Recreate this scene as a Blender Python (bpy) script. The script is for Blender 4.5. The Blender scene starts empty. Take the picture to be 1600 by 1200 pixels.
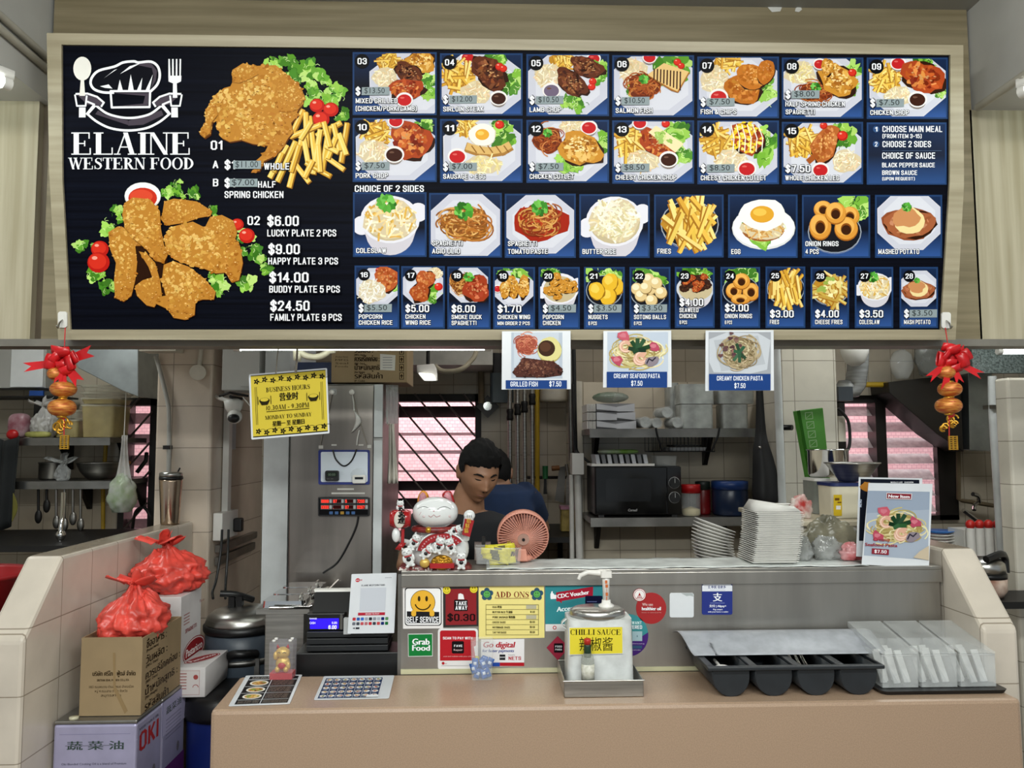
import bpy, bmesh, math, random
from math import sin, cos, pi, sqrt, radians as R
from mathutils import Vector as V, Matrix, noise
S = bpy.context.scene
COL = S.collection
# ---------------------------------------------------------------- camera
F = 1240.0
EYE = V((0, 0, 1.62))
_yaw, _pit, _rol = R(1.8), R(4.3), R(-.228)
_f = V((sin(_yaw)*cos(_pit), cos(_yaw)*cos(_pit), sin(_pit)))
_r = V((cos(_yaw), -sin(_yaw), 0)); _u = _r.cross(_f)
_r, _u = _r*cos(_rol)+_u*sin(_rol), _u*cos(_rol)-_r*sin(_rol)
cd = bpy.data.cameras.new('camera'); co = bpy.data.objects.new('camera', cd); COL.objects.link(co)
cd.sensor_width = 36; cd.lens = F/1600*36; cd.clip_start = .05; cd.clip_end = 60
co.matrix_world = Matrix(((_r.x, _u.x, -_f.x, 0), (_r.y, _u.y, -_f.y, 0), (_r.z, _u.z, -_f.z, EYE.z), (0, 0, 0, 1)))
S.camera = co
def ray(px, py): return _f+_r*((px-800)/F)-_u*((py-600)/F)
def P(px, py, Y):                 # the point at depth Y seen at a photo pixel
    d = ray(px, py); return EYE+d*(Y/d.y)
def PZ(px, py, z):                # the point at height z
    d = ray(px, py); return EYE+d*((z-EYE.z)/d.z)
def PX(px, py, x):
    d = ray(px, py); return EYE+d*(x/d.x)
# ---------------------------------------------------------------- light
S.view_settings.view_transform = 'Standard'; S.view_settings.look = 'None'
S.view_settings.exposure = 0; S.view_settings.gamma = 1; S.view_settings.use_curve_mapping = False
W = bpy.data.worlds.new('World'); S.world = W; W.use_nodes = True
W.node_tree.nodes['Background'].inputs[0].default_value = (.86, .95, 1, 1)
W.node_tree.nodes['Background'].inputs[1].default_value = .42
def area(name, loc, size, watts, aim, col=(1, 1, 1)):
    l = bpy.data.lights.new(name, 'AREA'); l.shape = 'RECTANGLE'; l.size, l.size_y = size; l.energy = watts; l.color = col
    o = bpy.data.objects.new(name, l); COL.objects.link(o); o.location = loc
    o.rotation_euler = (V(aim)-V(loc)).to_track_quat('-Z', 'Y').to_euler(); return o
area('hall_tube_light', (-1.0, .3, 3.05), (1.5, .15), 42, (-.8, 1.6, .6), (.97, 1, .96))
area('hall_tube_light', (1.1, .3, 3.05), (1.5, .15), 42, (.9, 1.6, .6), (.97, 1, .96))
area('hall_tube_light', (0, -2.2, 3.05), (3.2, .2), 90, (0, 0, .3), (.97, 1, .97))
area('daylight', (.4, 5.75, 4.3), (5.5, .9), 400, (.4, 7.0, 1.2), (1, .97, .98))
area('unseen_kitchen_light', (-2.35, 3.6, 2.75), (.2, 1.2), 16, (-2.2, 4.2, 0), (.95, 1, .97))  # unseen lamp, put in to light the white cabinet in the left kitchen
area('unseen_kitchen_light', (.45, 3.75, 2.75), (1.2, .2), 8, (.5, 4.3, 0), (1, .97, .92))  # added lamp out of view behind the stall front, brightens the kitchen walls
area('unseen_kitchen_light', (2.3, 3.5, 2.75), (1.2, .2), 16, (2.2, 4.1, 0), (.96, 1, .98))  # unseen area lamp over the right end of the kitchen
# ---------------------------------------------------------------- materials
def lin(c):
    if isinstance(c, str): c = c.lstrip('#'); c = [int(c[i:i+2], 16) for i in (0, 2, 4)]
    return [((x/255+.055)/1.055)**2.4 if x > 10 else x/255/12.92 for x in c]
_mats = {}
def M(name, col='#888888', rough=.5, metal=0., var=.06, sc=9., bump=0., emit=0., alpha=1., trans=0., col2=None, stretch=None, spec=.5, coat=0.):
    if name in _mats: return _mats[name]
    m = bpy.data.materials.new(name); _mats[name] = m; m.use_nodes = True
    N = m.node_tree.nodes; L = m.node_tree.links; b = N['Principled BSDF']
    c = lin(col); b.inputs['Base Color'].default_value = (*c, 1)
    b.inputs['Roughness'].default_value = rough; b.inputs['Metallic'].default_value = metal
    b.inputs['Specular IOR Level'].default_value = spec
    if coat: b.inputs['Coat Weight'].default_value = coat; b.inputs['Coat Roughness'].default_value = .08
    if trans: b.inputs['Transmission Weight'].default_value = trans; b.inputs['IOR'].default_value = 1.12
    if alpha < 1: b.inputs['Alpha'].default_value = alpha
    if emit: b.inputs['Emission Color'].default_value = (*c, 1); b.inputs['Emission Strength'].default_value = emit
    if var or bump or col2:
        t = N.new('ShaderNodeTexCoord'); mp = N.new('ShaderNodeMapping'); nz = N.new('ShaderNodeTexNoise')
        mp.inputs['Scale'].default_value = stretch or (1, 1, 1)
        nz.inputs['Scale'].default_value = sc; nz.inputs['Detail'].default_value = 5
        L.new(t.outputs['Object'], mp.inputs[0]); L.new(mp.outputs[0], nz.inputs[0])
        if var or col2:
            mx = N.new('ShaderNodeMix'); mx.data_type = 'RGBA'
            d = lin(col2) if col2 else [x*(1-var*2.2) for x in c]; e = c if col2 else [min(1, x*(1+var)) for x in c]
            mx.inputs[6].default_value = (*d, 1); mx.inputs[7].default_value = (*e, 1)
            cr = N.new('ShaderNodeMapRange'); cr.inputs[1].default_value = .35; cr.inputs[2].default_value = .65
            L.new(nz.outputs[0], cr.inputs[0]); L.new(cr.outputs[0], mx.inputs[0]); L.new(mx.outputs[2], b.inputs['Base Color'])
        if bump:
            bp = N.new('ShaderNodeBump'); bp.inputs['Strength'].default_value = bump; bp.inputs['Distance'].default_value = .01
            L.new(nz.outputs[0], bp.inputs['Height']); L.new(bp.outputs[0], b.inputs['Normal'])
    return m
def tiles(name, ax, w, h, col='#d8cfbf', grout='#8f8373', off=(0, 0), rough=.22, var=.07, mort=.004):
    if name in _mats: return _mats[name]
    m = bpy.data.materials.new(name); _mats[name] = m; m.use_nodes = True
    N = m.node_tree.nodes; L = m.node_tree.links; b = N['Principled BSDF']; b.inputs['Roughness'].default_value = rough
    t = N.new('ShaderNodeTexCoord'); sp = N.new('ShaderNodeSeparateXYZ'); cb = N.new('ShaderNodeCombineXYZ'); br = N.new('ShaderNodeTexBrick')
    L.new(t.outputs['Object'], sp.inputs[0])
    for i in (0, 1):
        ad = N.new('ShaderNodeMath'); ad.inputs[1].default_value = -off[i]+20*(w, h)[i]
        L.new(sp.outputs['XYZ'.index(ax[i])], ad.inputs[0]); L.new(ad.outputs[0], cb.inputs[i])
    br.offset = 0; br.inputs['Scale'].default_value = 1; br.inputs['Brick Width'].default_value = w; br.inputs['Row Height'].default_value = h
    br.inputs['Mortar Size'].default_value = mort/2; br.inputs['Mortar Smooth'].default_value = .3; br.inputs['Bias'].default_value = 0
    c = lin(col); br.inputs['Color1'].default_value = (*c, 1); br.inputs['Color2'].default_value = (*[x*(1-var) for x in c], 1); br.inputs['Mortar'].default_value = (*lin(grout), 1)
    nz = N.new('ShaderNodeTexNoise'); nz.inputs['Scale'].default_value = 4; nz.inputs['Detail'].default_value = 6
    L.new(t.outputs['Object'], nz.inputs[0])
    mr = N.new('ShaderNodeMapRange'); mr.inputs[1].default_value = .3; mr.inputs[2].default_value = .62; mr.inputs[3].default_value = .8
    L.new(nz.outputs[0], mr.inputs[0])
    mx = N.new('ShaderNodeMix'); mx.data_type = 'RGBA'; mx.blend_type = 'MULTIPLY'; mx.inputs[0].default_value = 1
    L.new(cb.outputs[0], br.inputs[0]); L.new(br.outputs[0], mx.inputs[6]); L.new(mr.outputs[0], mx.inputs[7]); L.new(mx.outputs[2], b.inputs['Base Color'])
    bp = N.new('ShaderNodeBump'); bp.inputs['Strength'].default_value = .4; bp.inputs['Distance'].default_value = .004; bp.invert = True
    L.new(br.outputs[1], bp.inputs['Height']); L.new(bp.outputs[0], b.inputs['Normal'])
    return m
def wood(name, ax, c1, c2):       # pale oak laminate, grain along ax
    st = {'X': (.5, 12, 12), 'Z': (12, 12, .5)}[ax]
    return M(name, c1, .42, col2=c2, sc=3.2, stretch=st, bump=.04)
def print_mat(name='print', rough=.4, coat=0):
    if name in _mats: return _mats[name]
    m = bpy.data.materials.new(name); _mats[name] = m; m.use_nodes = True
    N = m.node_tree.nodes; b = N['Principled BSDF']; b.inputs['Roughness'].default_value = rough
    b.inputs['Specular IOR Level'].default_value = .05
    if coat: b.inputs['Coat Weight'].default_value = coat; b.inputs['Coat Roughness'].default_value = .1
    a = N.new('ShaderNodeAttribute'); a.attribute_name = 'ink'; m.node_tree.links.new(a.outputs[0], b.inputs['Base Color'])
    return m
STEEL = M('brushed_steel', '#b9b7b2', .3, 1, var=.1, sc=5, stretch=(1, 1, 22))
STEELD = M('dull_steel', '#8f8d89', .38, 1, var=.12, sc=6)
CHROME = M('chrome', '#d8d8d8', .1, 1, var=0)
BLACK = M('black_plastic', '#0b0b0d', .4, var=0)
DARK = M('dark_metal', '#1b1918', .5, .3, var=.05)
WHITE = M('white_plastic', '#dedcd6', .4, var=.03)
CREAM = M('cream_paint', '#cfc8b8', .45, var=.06)
RED = M('red_plastic', '#b5161a', .35, var=.03)
GOLD = M('gold_foil', '#d6a23a', .28, .85, var=.1, sc=60)
CLEAR = M('clear_plastic', '#eef2f2', .06, alpha=.2, var=0)
HAZY = M('hazy_plastic', '#e3e6e5', .15, alpha=.26, var=.1, sc=14, bump=.25)
CARD = M('corrugated_card', '#978160', .8, var=.06, sc=5)
# ---------------------------------------------------------------- mesh helpers
class MB:
    def __init__(s): s.v = []; s.f = []; s.s = []; s.M = None
    def add(s, vs, fs, smooth=False):
        n = len(s.v); s.v += [(s.M @ V(p)) if s.M else V(p) for p in vs]
        for f in fs: s.f.append([n+i for i in f]); s.s.append(smooth)
        return s
    def box(s, x0, x1, y0, y1, z0, z1):
        return s.add([(x, y, z) for x in (x0, x1) for y in (y0, y1) for z in (z0, z1)],
                     [(0, 1, 3, 2), (4, 6, 7, 5), (0, 4, 5, 1), (2, 3, 7, 6), (0, 2, 6, 4), (1, 5, 7, 3)])
    def tube(s, pts, r, n=8, cap=True, close=False):
        pts = [V(p) for p in pts]; rs = r if isinstance(r, (list, tuple)) else [r]*len(pts); vs = []; fs = []; up = None; k = len(pts)
        for i, p in enumerate(pts):
            d = (pts[(i+1) % k if close else min(i+1, k-1)]-pts[(i-1) % k if close else max(i-1, 0)]).normalized()
            if up is None: up = d.orthogonal().normalized()
            up = (up-d*up.dot(d)); up = up.normalized() if up.length > 1e-6 else d.orthogonal().normalized()
            q = d.cross(up)
            vs += [p+(up*cos(2*pi*j/n)+q*sin(2*pi*j/n))*rs[i] for j in range(n)]
        for i in range(k if close else k-1):
            for j in range(n): a, b = i*n, ((i+1) % k)*n; fs.append((a+j, a+(j+1) % n, b+(j+1) % n, b+j))
        s.add(vs, fs, True)
        if cap and not close: s.add(vs[:n], [list(range(n))[::-1]]); s.add(vs[-n:], [list(range(n))])
        return s
    def cyl(s, p0, p1, r, n=20): return s.tube([p0, p1], r, n)
    def lathe(s, prof, c=(0, 0, 0), n=28, ax='Z', sx=1., sy=1.):
        vs = []; fs = []
        for (r, z) in prof:
            for j in range(n):
                a = 2*pi*j/n; p = (r*cos(a)*sx, r*sin(a)*sy, z)
                if ax == 'Y': p = (p[0], -p[2], p[1])
                if ax == 'X': p = (p[2], p[0], p[1])
                vs.append(V(c)+V(p))
        for i in range(len(prof)-1):
            for j in range(n): fs.append((i*n+j, i*n+(j+1) % n, (i+1)*n+(j+1) % n, (i+1)*n+j))
        if prof[0][0] > 1e-5: fs.append(list(range(n))[::-1])
        if prof[-1][0] > 1e-5: fs.append([(len(prof)-1)*n+j for j in range(n)])
        return s.add(vs, fs, True)
    def ball(s, c, r, n=18, m=12, e=1.):
        r = (r, r, r) if isinstance(r, (int, float)) else r
        sg = lambda x: abs(x)**e*(1 if x >= 0 else -1)
        vs = []; fs = []
        for i in range(m+1):
            t = pi*i/m
            for j in range(n):
                a = 2*pi*j/n; vs.append((c[0]+r[0]*sg(sin(t))*sg(cos(a)), c[1]+r[1]*sg(sin(t))*sg(sin(a)), c[2]+r[2]*sg(cos(t))))
        for i in range(m):
            for j in range(n): fs.append((i*n+j, (i+1)*n+j, (i+1)*n+(j+1) % n, i*n+(j+1) % n))
        return s.add(vs, fs, True)
    def ext(s, pts, vec):         # a polygon swept along vec
        pts = [V(p) for p in pts]; n = len(pts); vec = V(vec)
        return s.add(pts+[p+vec for p in pts], [list(range(n))[::-1], list(range(n, 2*n))]+[(i, (i+1) % n, n+(i+1) % n, n+i) for i in range(n)])
    def sheet(s, fn, nu, nv, th=0., smooth=True):
        vs = [V(fn(i/nu, j/nv)) for j in range(nv+1) for i in range(nu+1)]; w = nu+1
        fs = [(j*w+i, j*w+i+1, (j+1)*w+i+1, (j+1)*w+i) for j in range(nv) for i in range(nu)]
        s.add(vs, fs, smooth); s.th = th
        return s
    def hull(s, pts):
        bm = bmesh.new()
        for p in pts: bm.verts.new(p)
        bmesh.ops.convex_hull(bm, input=bm.verts); bm.verts.index_update()
        s.add([v.co.copy() for v in bm.verts], [[v.index for v in f.verts] for f in bm.faces], True); bm.free(); return s
WM = {}
def _mesh(name, b, mat, inv=None):
    me = bpy.data.meshes.new(name); vs = [inv @ p for p in b.v] if inv else b.v
    me.from_pydata([tuple(p) for p in vs], [], b.f); me.polygons.foreach_set('use_smooth', b.s)
    if mat: me.materials.append(mat)
    if not getattr(b, 'th', 0): 
        bm = bmesh.new(); bm.from_mesh(me); bmesh.ops.recalc_face_normals(bm, faces=bm.faces); bm.to_mesh(me); bm.free()
    me.update(); return me
def _mods(o, b, bevel, sub):
    if getattr(b, 'th', 0):
        m = o.modifiers.new('thick', 'SOLIDIFY'); m.thickness = b.th; m.offset = 0
    if bevel:
        m = o.modifiers.new('edge', 'BEVEL'); m.width = bevel; m.segments = 2; m.limit_method = 'ANGLE'; m.angle_limit = R(40)
    if sub:
        m = o.modifiers.new('sub', 'SUBSURF'); m.levels = sub; m.render_levels = sub
def tag(o, label=None, cat=None, group=None, kind=None):
    for k, v in (('label', label), ('category', cat), ('group', group), ('kind', kind)):
        if v: o[k] = v
    return o
def thing(name, label, cat, loc=(0, 0, 0), rz=0., group=None):
    o = bpy.data.objects.new(name, None); COL.objects.link(o); o.empty_display_size = .05
    o.location = loc; o.rotation_euler = (0, 0, rz); WM[o] = Matrix.Translation(V(loc)) @ Matrix.Rotation(rz, 4, 'Z')
    return tag(o, label, cat, group)
def part(name, b, mat, parent, label=None, local=False, bevel=0, sub=0, kind=None):
    w = WM[parent]; o = bpy.data.objects.new(name, _mesh(name, b, mat, None if local else w.inverted()))
    COL.objects.link(o); o.parent = parent; WM[o] = w; _mods(o, b, bevel, sub)
    return tag(o, label, kind=kind)
def solo(name, b, mat, label, cat, group=None, bevel=0, sub=0, kind=None):
    xs, ys, zs = zip(*[tuple(p) for p in b.v]); c = V(((min(xs)+max(xs))/2, (min(ys)+max(ys))/2, min(zs)))
    T = Matrix.Translation(c); o = bpy.data.objects.new(name, _mesh(name, b, mat, T.inverted())); COL.objects.link(o)
    o.location = c; WM[o] = T; _mods(o, b, bevel, sub); return tag(o, label, cat, group, kind)
def struct(name, b, mat, bevel=0, parent=None):
    o = bpy.data.objects.new(name, _mesh(name, b, mat)); COL.objects.link(o); _mods(o, b, bevel, 0); WM[o] = Matrix.Identity(4)
    if parent: o.parent = parent
    else: o['kind'] = 'structure'
    return o
def dup(root, loc, rz=None, label=None, scale=None):
    def cp(o, p):
        c = o.copy(); COL.objects.link(c)
        if p: c.parent = p
        for ch in o.children: cp(ch, c)
        return c
    r = cp(root, None); r.location = loc
    if rz is not None: r.rotation_euler = (0, 0, rz)
    if scale: r.scale = scale
    if label: r['label'] = label
    return r
def bx(x0, x1, y0, y1, z0, z1): return MB().box(x0, x1, y0, y1, z0, z1)
def wires(pts, r, n=8): return MB().tube(pts, r, n)
def curve(pts, k=6):              # smooth path through points
    pts = [V(p) for p in pts]; out = []
    for i in range(len(pts)-1):
        a, b, c, d = pts[max(i-1, 0)], pts[i], pts[i+1], pts[min(i+2, len(pts)-1)]
        for j in range(k):
            t = j/k; out.append(.5*((2*b)+(c-a)*t+(2*a-5*b+4*c-d)*t*t+(3*b-a-3*c+d)*t**3))
    return out+[pts[-1]]
def crumple(c, r, seed, amp=.18, freq=3., n=40, m=26, flat=.25, neck=None):   # a filled plastic bag
    b = MB(); b.ball((0, 0, 0), 1, n, m); out = []
    for p in b.v:
        d = p.normalized(); k = 1+amp*noise.noise(d*freq+V((seed, 0, 0)))+amp*.6*noise.noise(d*freq*2.7+V((0, seed, 0)))
        ri = abs(noise.noise(V((math.atan2(d.y, d.x)*3.2, seed, d.z*1.2))))*amp*.7; k -= ri*(.3+max(0, d.z))
        q = V((d.x*r[0], d.y*r[1], d.z*r[2]))*k
        if q.z < -r[2]*(1-flat): q.z = -r[2]*(1-flat)+(q.z+r[2]*(1-flat))*.05
        out.append(V(c)+q+V((0, 0, r[2]*(1-flat))))
    b.v = out; return b
# ---------------------------------------------------------------- flat printing: ink polygons laid on a surface
_txt = {}
def glyphs(s):
    if s not in _txt:
        cu = bpy.data.curves.new('t', 'FONT'); cu.body = s; cu.size = 1; cu.resolution_u = 2
        o = bpy.data.objects.new('t', cu); me = bpy.data.meshes.new_from_object(o)
        _txt[s] = ([(v.co.x, v.co.y) for v in me.vertices], [list(p.vertices) for p in me.polygons])
        bpy.data.objects.remove(o); bpy.data.meshes.remove(me); bpy.data.curves.remove(cu)
    return _txt[s]
BLK = {k: [[tuple(map(float, q.split(','))) for q in l.split()] for l in v.split('|')] for k, v in {
 'A': '0,0 1.5,7 3,0|.6,2.1 2.4,2.1', 'B': '0,0 0,7 2.2,7 3,6.2 3,4.6 2.2,3.7 0,3.7|2.2,3.7 3,2.9 3,.8 2.2,0 0,0', 'C': '3,5 3,6.1 2.2,7 .8,7 0,6.1 0,.9 .8,0 2.2,0 3,.9 3,2',
 'D': '0,0 0,7 2.1,7 3,6.1 3,.9 2.1,0 0,0', 'E': '2.8,7 0,7 0,0 2.8,0|0,3.6 2.5,3.6', 'F': '2.8,7 0,7 0,0|0,3.6 2.4,3.6', 'G': '3,5.2 3,6.1 2.2,7 .8,7 0,6.1 0,.9 .8,0 2.2,0 3,.9 3,3.2 1.8,3.2',
 'H': '0,0 0,7|3,0 3,7|0,3.6 3,3.6', 'I': '0,0 0,7', 'J': '2.4,7 2.4,.9 1.7,0 .8,0 0,.9 0,1.8', 'K': '0,0 0,7|.2,3 2.8,7|1,4 3,0', 'L': '0,7 0,0 2.6,0', 'M': '0,0 0,7 2,1 4,7 4,0', 'N': '0,0 0,7 3,0 3,7',
 'O': '.8,0 2.2,0 3,.9 3,6.1 2.2,7 .8,7 0,6.1 0,.9 .8,0', 'P': '0,0 0,7 2.2,7 3,6.2 3,4.1 2.2,3.2 0,3.2', 'Q': '.8,0 2.2,0 3,.9 3,6.1 2.2,7 .8,7 0,6.1 0,.9 .8,0|1.8,1.6 3.2,-.4', 'R': '0,0 0,7 2.2,7 3,6.2 3,4.2 2.2,3.4 0,3.4|1.7,3.3 3,0',
 'S': '3,5.2 3,6.1 2.2,7 .8,7 0,6.1 0,4.9 .8,4 2.2,3.2 3,2.3 3,.9 2.2,0 .8,0 0,.9 0,1.8', 'T': '-.2,7 3.2,7|1.5,7 1.5,0', 'U': '0,7 0,.9 .8,0 2.2,0 3,.9 3,7', 'V': '0,7 1.5,0 3,7', 'W': '0,7 1.1,0 2.2,7 3.3,0 4.4,7', 'X': '0,0 3,7|0,7 3,0', 'Y': '0,7 1.5,3.2 3,7|1.5,3.2 1.5,0', 'Z': '0,7 3,7 0,0 3,0',
 '0': '.8,0 2.2,0 3,.9 3,6.1 2.2,7 .8,7 0,6.1 0,.9 .8,0', '1': '0,5.4 1.4,7 1.4,0', '2': '0,5.2 0,6.1 .8,7 2.2,7 3,6.1 3,4.8 0,0 3,0', '3': '0,5.5 0,6.1 .8,7 2.2,7 3,6.1 3,4.5 2.2,3.7 1.2,3.7|2.2,3.7 3,2.9 3,.9 2.2,0 .8,0 0,.9 0,1.6', '4': '2.3,0 2.3,7 0,2 3.1,2',
 '5': '2.8,7 .3,7 .1,3.7 .8,4.4 2.2,4.4 3,3.5 3,.9 2.2,0 .8,0 0,.9 0,1.5', '6': '3,5.6 3,6.1 2.2,7 .8,7 0,6.1 0,.9 .8,0 2.2,0 3,.9 3,3.2 2.2,4.1 .8,4.1 0,3.2', '7': '0,7 3,7 1.2,0', '8': '.8,3.7 0,4.6 0,6.1 .8,7 2.2,7 3,6.1 3,4.6 2.2,3.7 .8,3.7 0,2.8 0,.9 .8,0 2.2,0 3,.9 3,2.8 2.2,3.7',
 '9': '0,1.4 0,.9 .8,0 2.2,0 3,.9 3,6.1 2.2,7 .8,7 0,6.1 0,3.8 .8,2.9 2.2,2.9 3,3.8', '$': '3,5.2 3,6.1 2.2,7 .8,7 0,6.1 0,4.9 .8,4 2.2,3.2 3,2.3 3,.9 2.2,0 .8,0 0,.9 0,1.8|1.5,8 1.5,-1', '.': '0,0 0,.15', '(': '.9,7.6 0,6.2 0,.4 .9,-1', ')': '0,7.6 .9,6.2 .9,.4 0,-1', '/': '0,-.4 2,7.4', '&': '3.4,0 .5,5.2 .5,6.2 1,7 1.7,7 2.2,6.2 2.2,5.2 0,2.6 0,1 .8,0 1.8,0 3.2,2.8', '+': '0,3.2 3,3.2|1.5,1.7 1.5,4.7', '-': '0,3 1.6,3', ':': '0,0 0,.15|0,4 0,4.15'}.items()}
def block_text(t, w=1.25):        # condensed bold capitals
    vs, fs, cx = [], [], 0
    for ch in t:
        if ch == ' ': cx += 2.1; continue
        g = BLK[ch]
        for l in g:
            for i in range(len(l)-1):
                (ax, ay), (bx_, by) = l[i], l[i+1]; dx, dy = bx_-ax, by-ay; n = math.hypot(dx, dy); ux, uy = dx/n, dy/n; e = w*.42 if w > 1 else w*.5
                b = len(vs); vs += [((ax-ux*e-uy*w/2+cx)/8.2, (ay-uy*e+ux*w/2+.55)/8.2), ((bx_+ux*e-uy*w/2+cx)/8.2, (by+uy*e+ux*w/2+.55)/8.2), ((bx_+ux*e+uy*w/2+cx)/8.2, (by+uy*e-ux*w/2+.55)/8.2), ((ax-ux*e+uy*w/2+cx)/8.2, (ay-uy*e-ux*w/2+.55)/8.2)]; fs.append([b, b+1, b+2, b+3])
        cx += max(p[0] for l in g for p in l)+2.05
    return vs, fs
def smooth2(pts, k=5, close=False):
    q = [(x, y, 0) for x, y in (pts+pts[:1] if close else pts)]; return [(p.x, p.y) for p in curve(q, k)]
def arc(cx, cy, rx, ry, a0, a1, n=14): return [(cx+rx*cos(R(a0+(a1-a0)*i/n)), cy+ry*sin(R(a0+(a1-a0)*i/n))) for i in range(n+1)]
def ring(cx, cy, rx, ry, wx, wy, a0=0, a1=360, n=20):
    o, i = arc(cx, cy, rx, ry, a0, a1, n), arc(cx, cy, rx-wx, ry-wy, a0, a1, n)
    return [[o[k], o[k+1], i[k+1], i[k]] for k in range(n)]
def _b(x0, y0, x1, y1): return [[(x0, y0), (x1, y0), (x1, y1), (x0, y1)]]
def _sf(x, y, w): return _b(x-w/2, y-.025, x+w/2, y+.025)
def serif_glyph(c):               # (polygons, advance), cap height 1
    st = lambda x, w=.19: _b(x, 0, x+w, 1)+_sf(x+w/2, .025, w+.17)+_sf(x+w/2, .975, w+.17)
    dg = lambda x0, y0, x1, y1, w: [[(x0, y0), (x0+w, y0), (x1+w, y1), (x1, y1)]]
    tk = lambda x, y0, y1: _b(x-.045, y0, x, y1)
    if c == 'E': return st(.1)+_b(.2, .95, .68, 1)+_b(.2, 0, .7, .05)+_b(.2, .48, .5, .53)+tk(.68, .72, 1)+tk(.72, 0, .3)+tk(.52, .38, .63), .8
    if c == 'F': return st(.1)+_b(.2, .95, .66, 1)+_b(.2, .48, .5, .53)+tk(.67, .72, 1)+tk(.52, .38, .63), .74
    if c == 'L': return st(.1)+_b(.2, 0, .68, .05)+tk(.71, 0, .32), .78
    if c == 'I': return st(.1), .36
    if c == 'T': return st(.29)+_b(.03, .95, .7, 1)+tk(.075, .72, 1)+tk(.7, .72, 1), .74
    if c == 'A': return dg(.07, 0, .36, 1, .05)+dg(.55, 0, .3, 1, .17)+_b(.17, .32, .58, .37)+_sf(.09, .025, .24)+_sf(.63, .025, .32), .82
    if c == 'N': return _b(.1, 0, .15, 1)+_b(.66, 0, .71, 1)+dg(.58, 0, .08, 1, .16)+_sf(.12, .025, .25)+_sf(.68, .975, .25)+_sf(.1, .975, .2), .8
    if c == 'M': return _b(.1, 0, .15, 1)+_b(.75, 0, .9, 1)+dg(.42, 0, .06, 1, .15)+dg(.44, 0, .77, 1, .05)+_sf(.12, .025, .25)+_sf(.82, .025, .32)+_sf(.84, .975, .26)+_sf(.08, .975, .2), 1.0
    if c == 'W': return dg(.28, 0, .03, 1, .15)+dg(.3, 0, .5, 1, .05)+dg(.66, 0, .42, 1, .15)+dg(.68, 0, .95, 1, .05)+_sf(.1, .975, .28)+_sf(.5, .975, .28)+_sf(.96, .975, .22), 1.06
    if c == 'Y': return _b(.3, 0, .45, .48)+dg(.31, .42, .04, 1, .15)+dg(.36, .45, .64, 1, .06)+_sf(.37, .025, .32)+_sf(.11, .975, .28)+_sf(.67, .975, .22), .76
    if c == 'H': return st(.1)+st(.6)+_b(.2, .48, .64, .53), .88
    if c == 'P': return st(.1)+ring(.22, .72, .4, .28, .14, .05, -90, 90), .68
    if c == 'R': return st(.1)+ring(.24, .74, .38, .26, .14, .05, -90, 90)+dg(.58, 0, .3, .5, .18)+_sf(.7, .025, .2), .82
    if c == 'B': return st(.1)+ring(.24, .76, .36, .24, .14, .05, -90, 90)+ring(.24, .27, .42, .27, .15, .05, -90, 90), .74
    if c == 'D': return st(.1)+ring(.22, .5, .52, .5, .16, .05, -90, 90), .82
    if c == 'O': return ring(.43, .5, .39, .52, .15, .05, 0, 360, 28), .86
    if c == 'C': return ring(.43, .5, .39, .52, .15, .05, 42, 318, 24)+tk(.75, .68, .98), .8
    if c == 'U': return _b(.1, .3, .25, 1)+_b(.62, .3, .67, 1)+ring(.385, .32, .285, .33, .1, .07, 180, 360)+_sf(.17, .975, .3)+_sf(.65, .975, .24), .8
    if c == 'S':
        pts = [(.55, .8), (.42, .95), (.25, .95), (.14, .82), (.17, .66), (.32, .55), (.46, .44), (.53, .28), (.47, .1), (.3, .03), (.16, .08), (.08, .22)]
        ws = [.03, .04, .06, .1, .15, .18, .18, .15, .1, .06, .04, .03]; q = []
        for i in range(len(pts)):
            a, b = pts[max(0, i-1)], pts[min(len(pts)-1, i+1)]; dx, dy = b[0]-a[0], b[1]-a[1]; l = math.hypot(dx, dy)
            nx, ny = -dy/l*ws[i]/2, dx/l*ws[i]/2; q.append(((pts[i][0]+nx, pts[i][1]+ny), (pts[i][0]-nx, pts[i][1]-ny)))
        return [[q[i][0], q[i+1][0], q[i+1][1], q[i][1]] for i in range(len(q)-1)]+tk(.57, .68, .98)+tk(.11, .02, .32), .64
    return None
def on_px(pt, nrm):
    pt, nrm = V(pt), V(nrm).normalized()
    return (lambda x, y: EYE+ray(x, y)*((pt-EYE).dot(nrm)/ray(x, y).dot(nrm))), nrm
def on_Y(y): return on_px((0, y, 0), (0, -1, 0))
def on_frame(o, u, v):            # o: upper corner, u across, v downwards; one unit of each per coordinate
    o, u, v = V(o), V(u), V(v); return (lambda a, b: o+u*a+v*b), v.cross(u).normalized()
def on_quad(c, w, h, base):       # four photo corners (from upper left clockwise) on a px plane
    fn, n = base
    def g(a, b):
        s, t = a/w, b/h
        return fn(*[(c[0][i]*(1-s)+c[1][i]*s)*(1-t)+(c[3][i]*(1-s)+c[2][i]*s)*t for i in (0, 1)])
    return g, n
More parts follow.
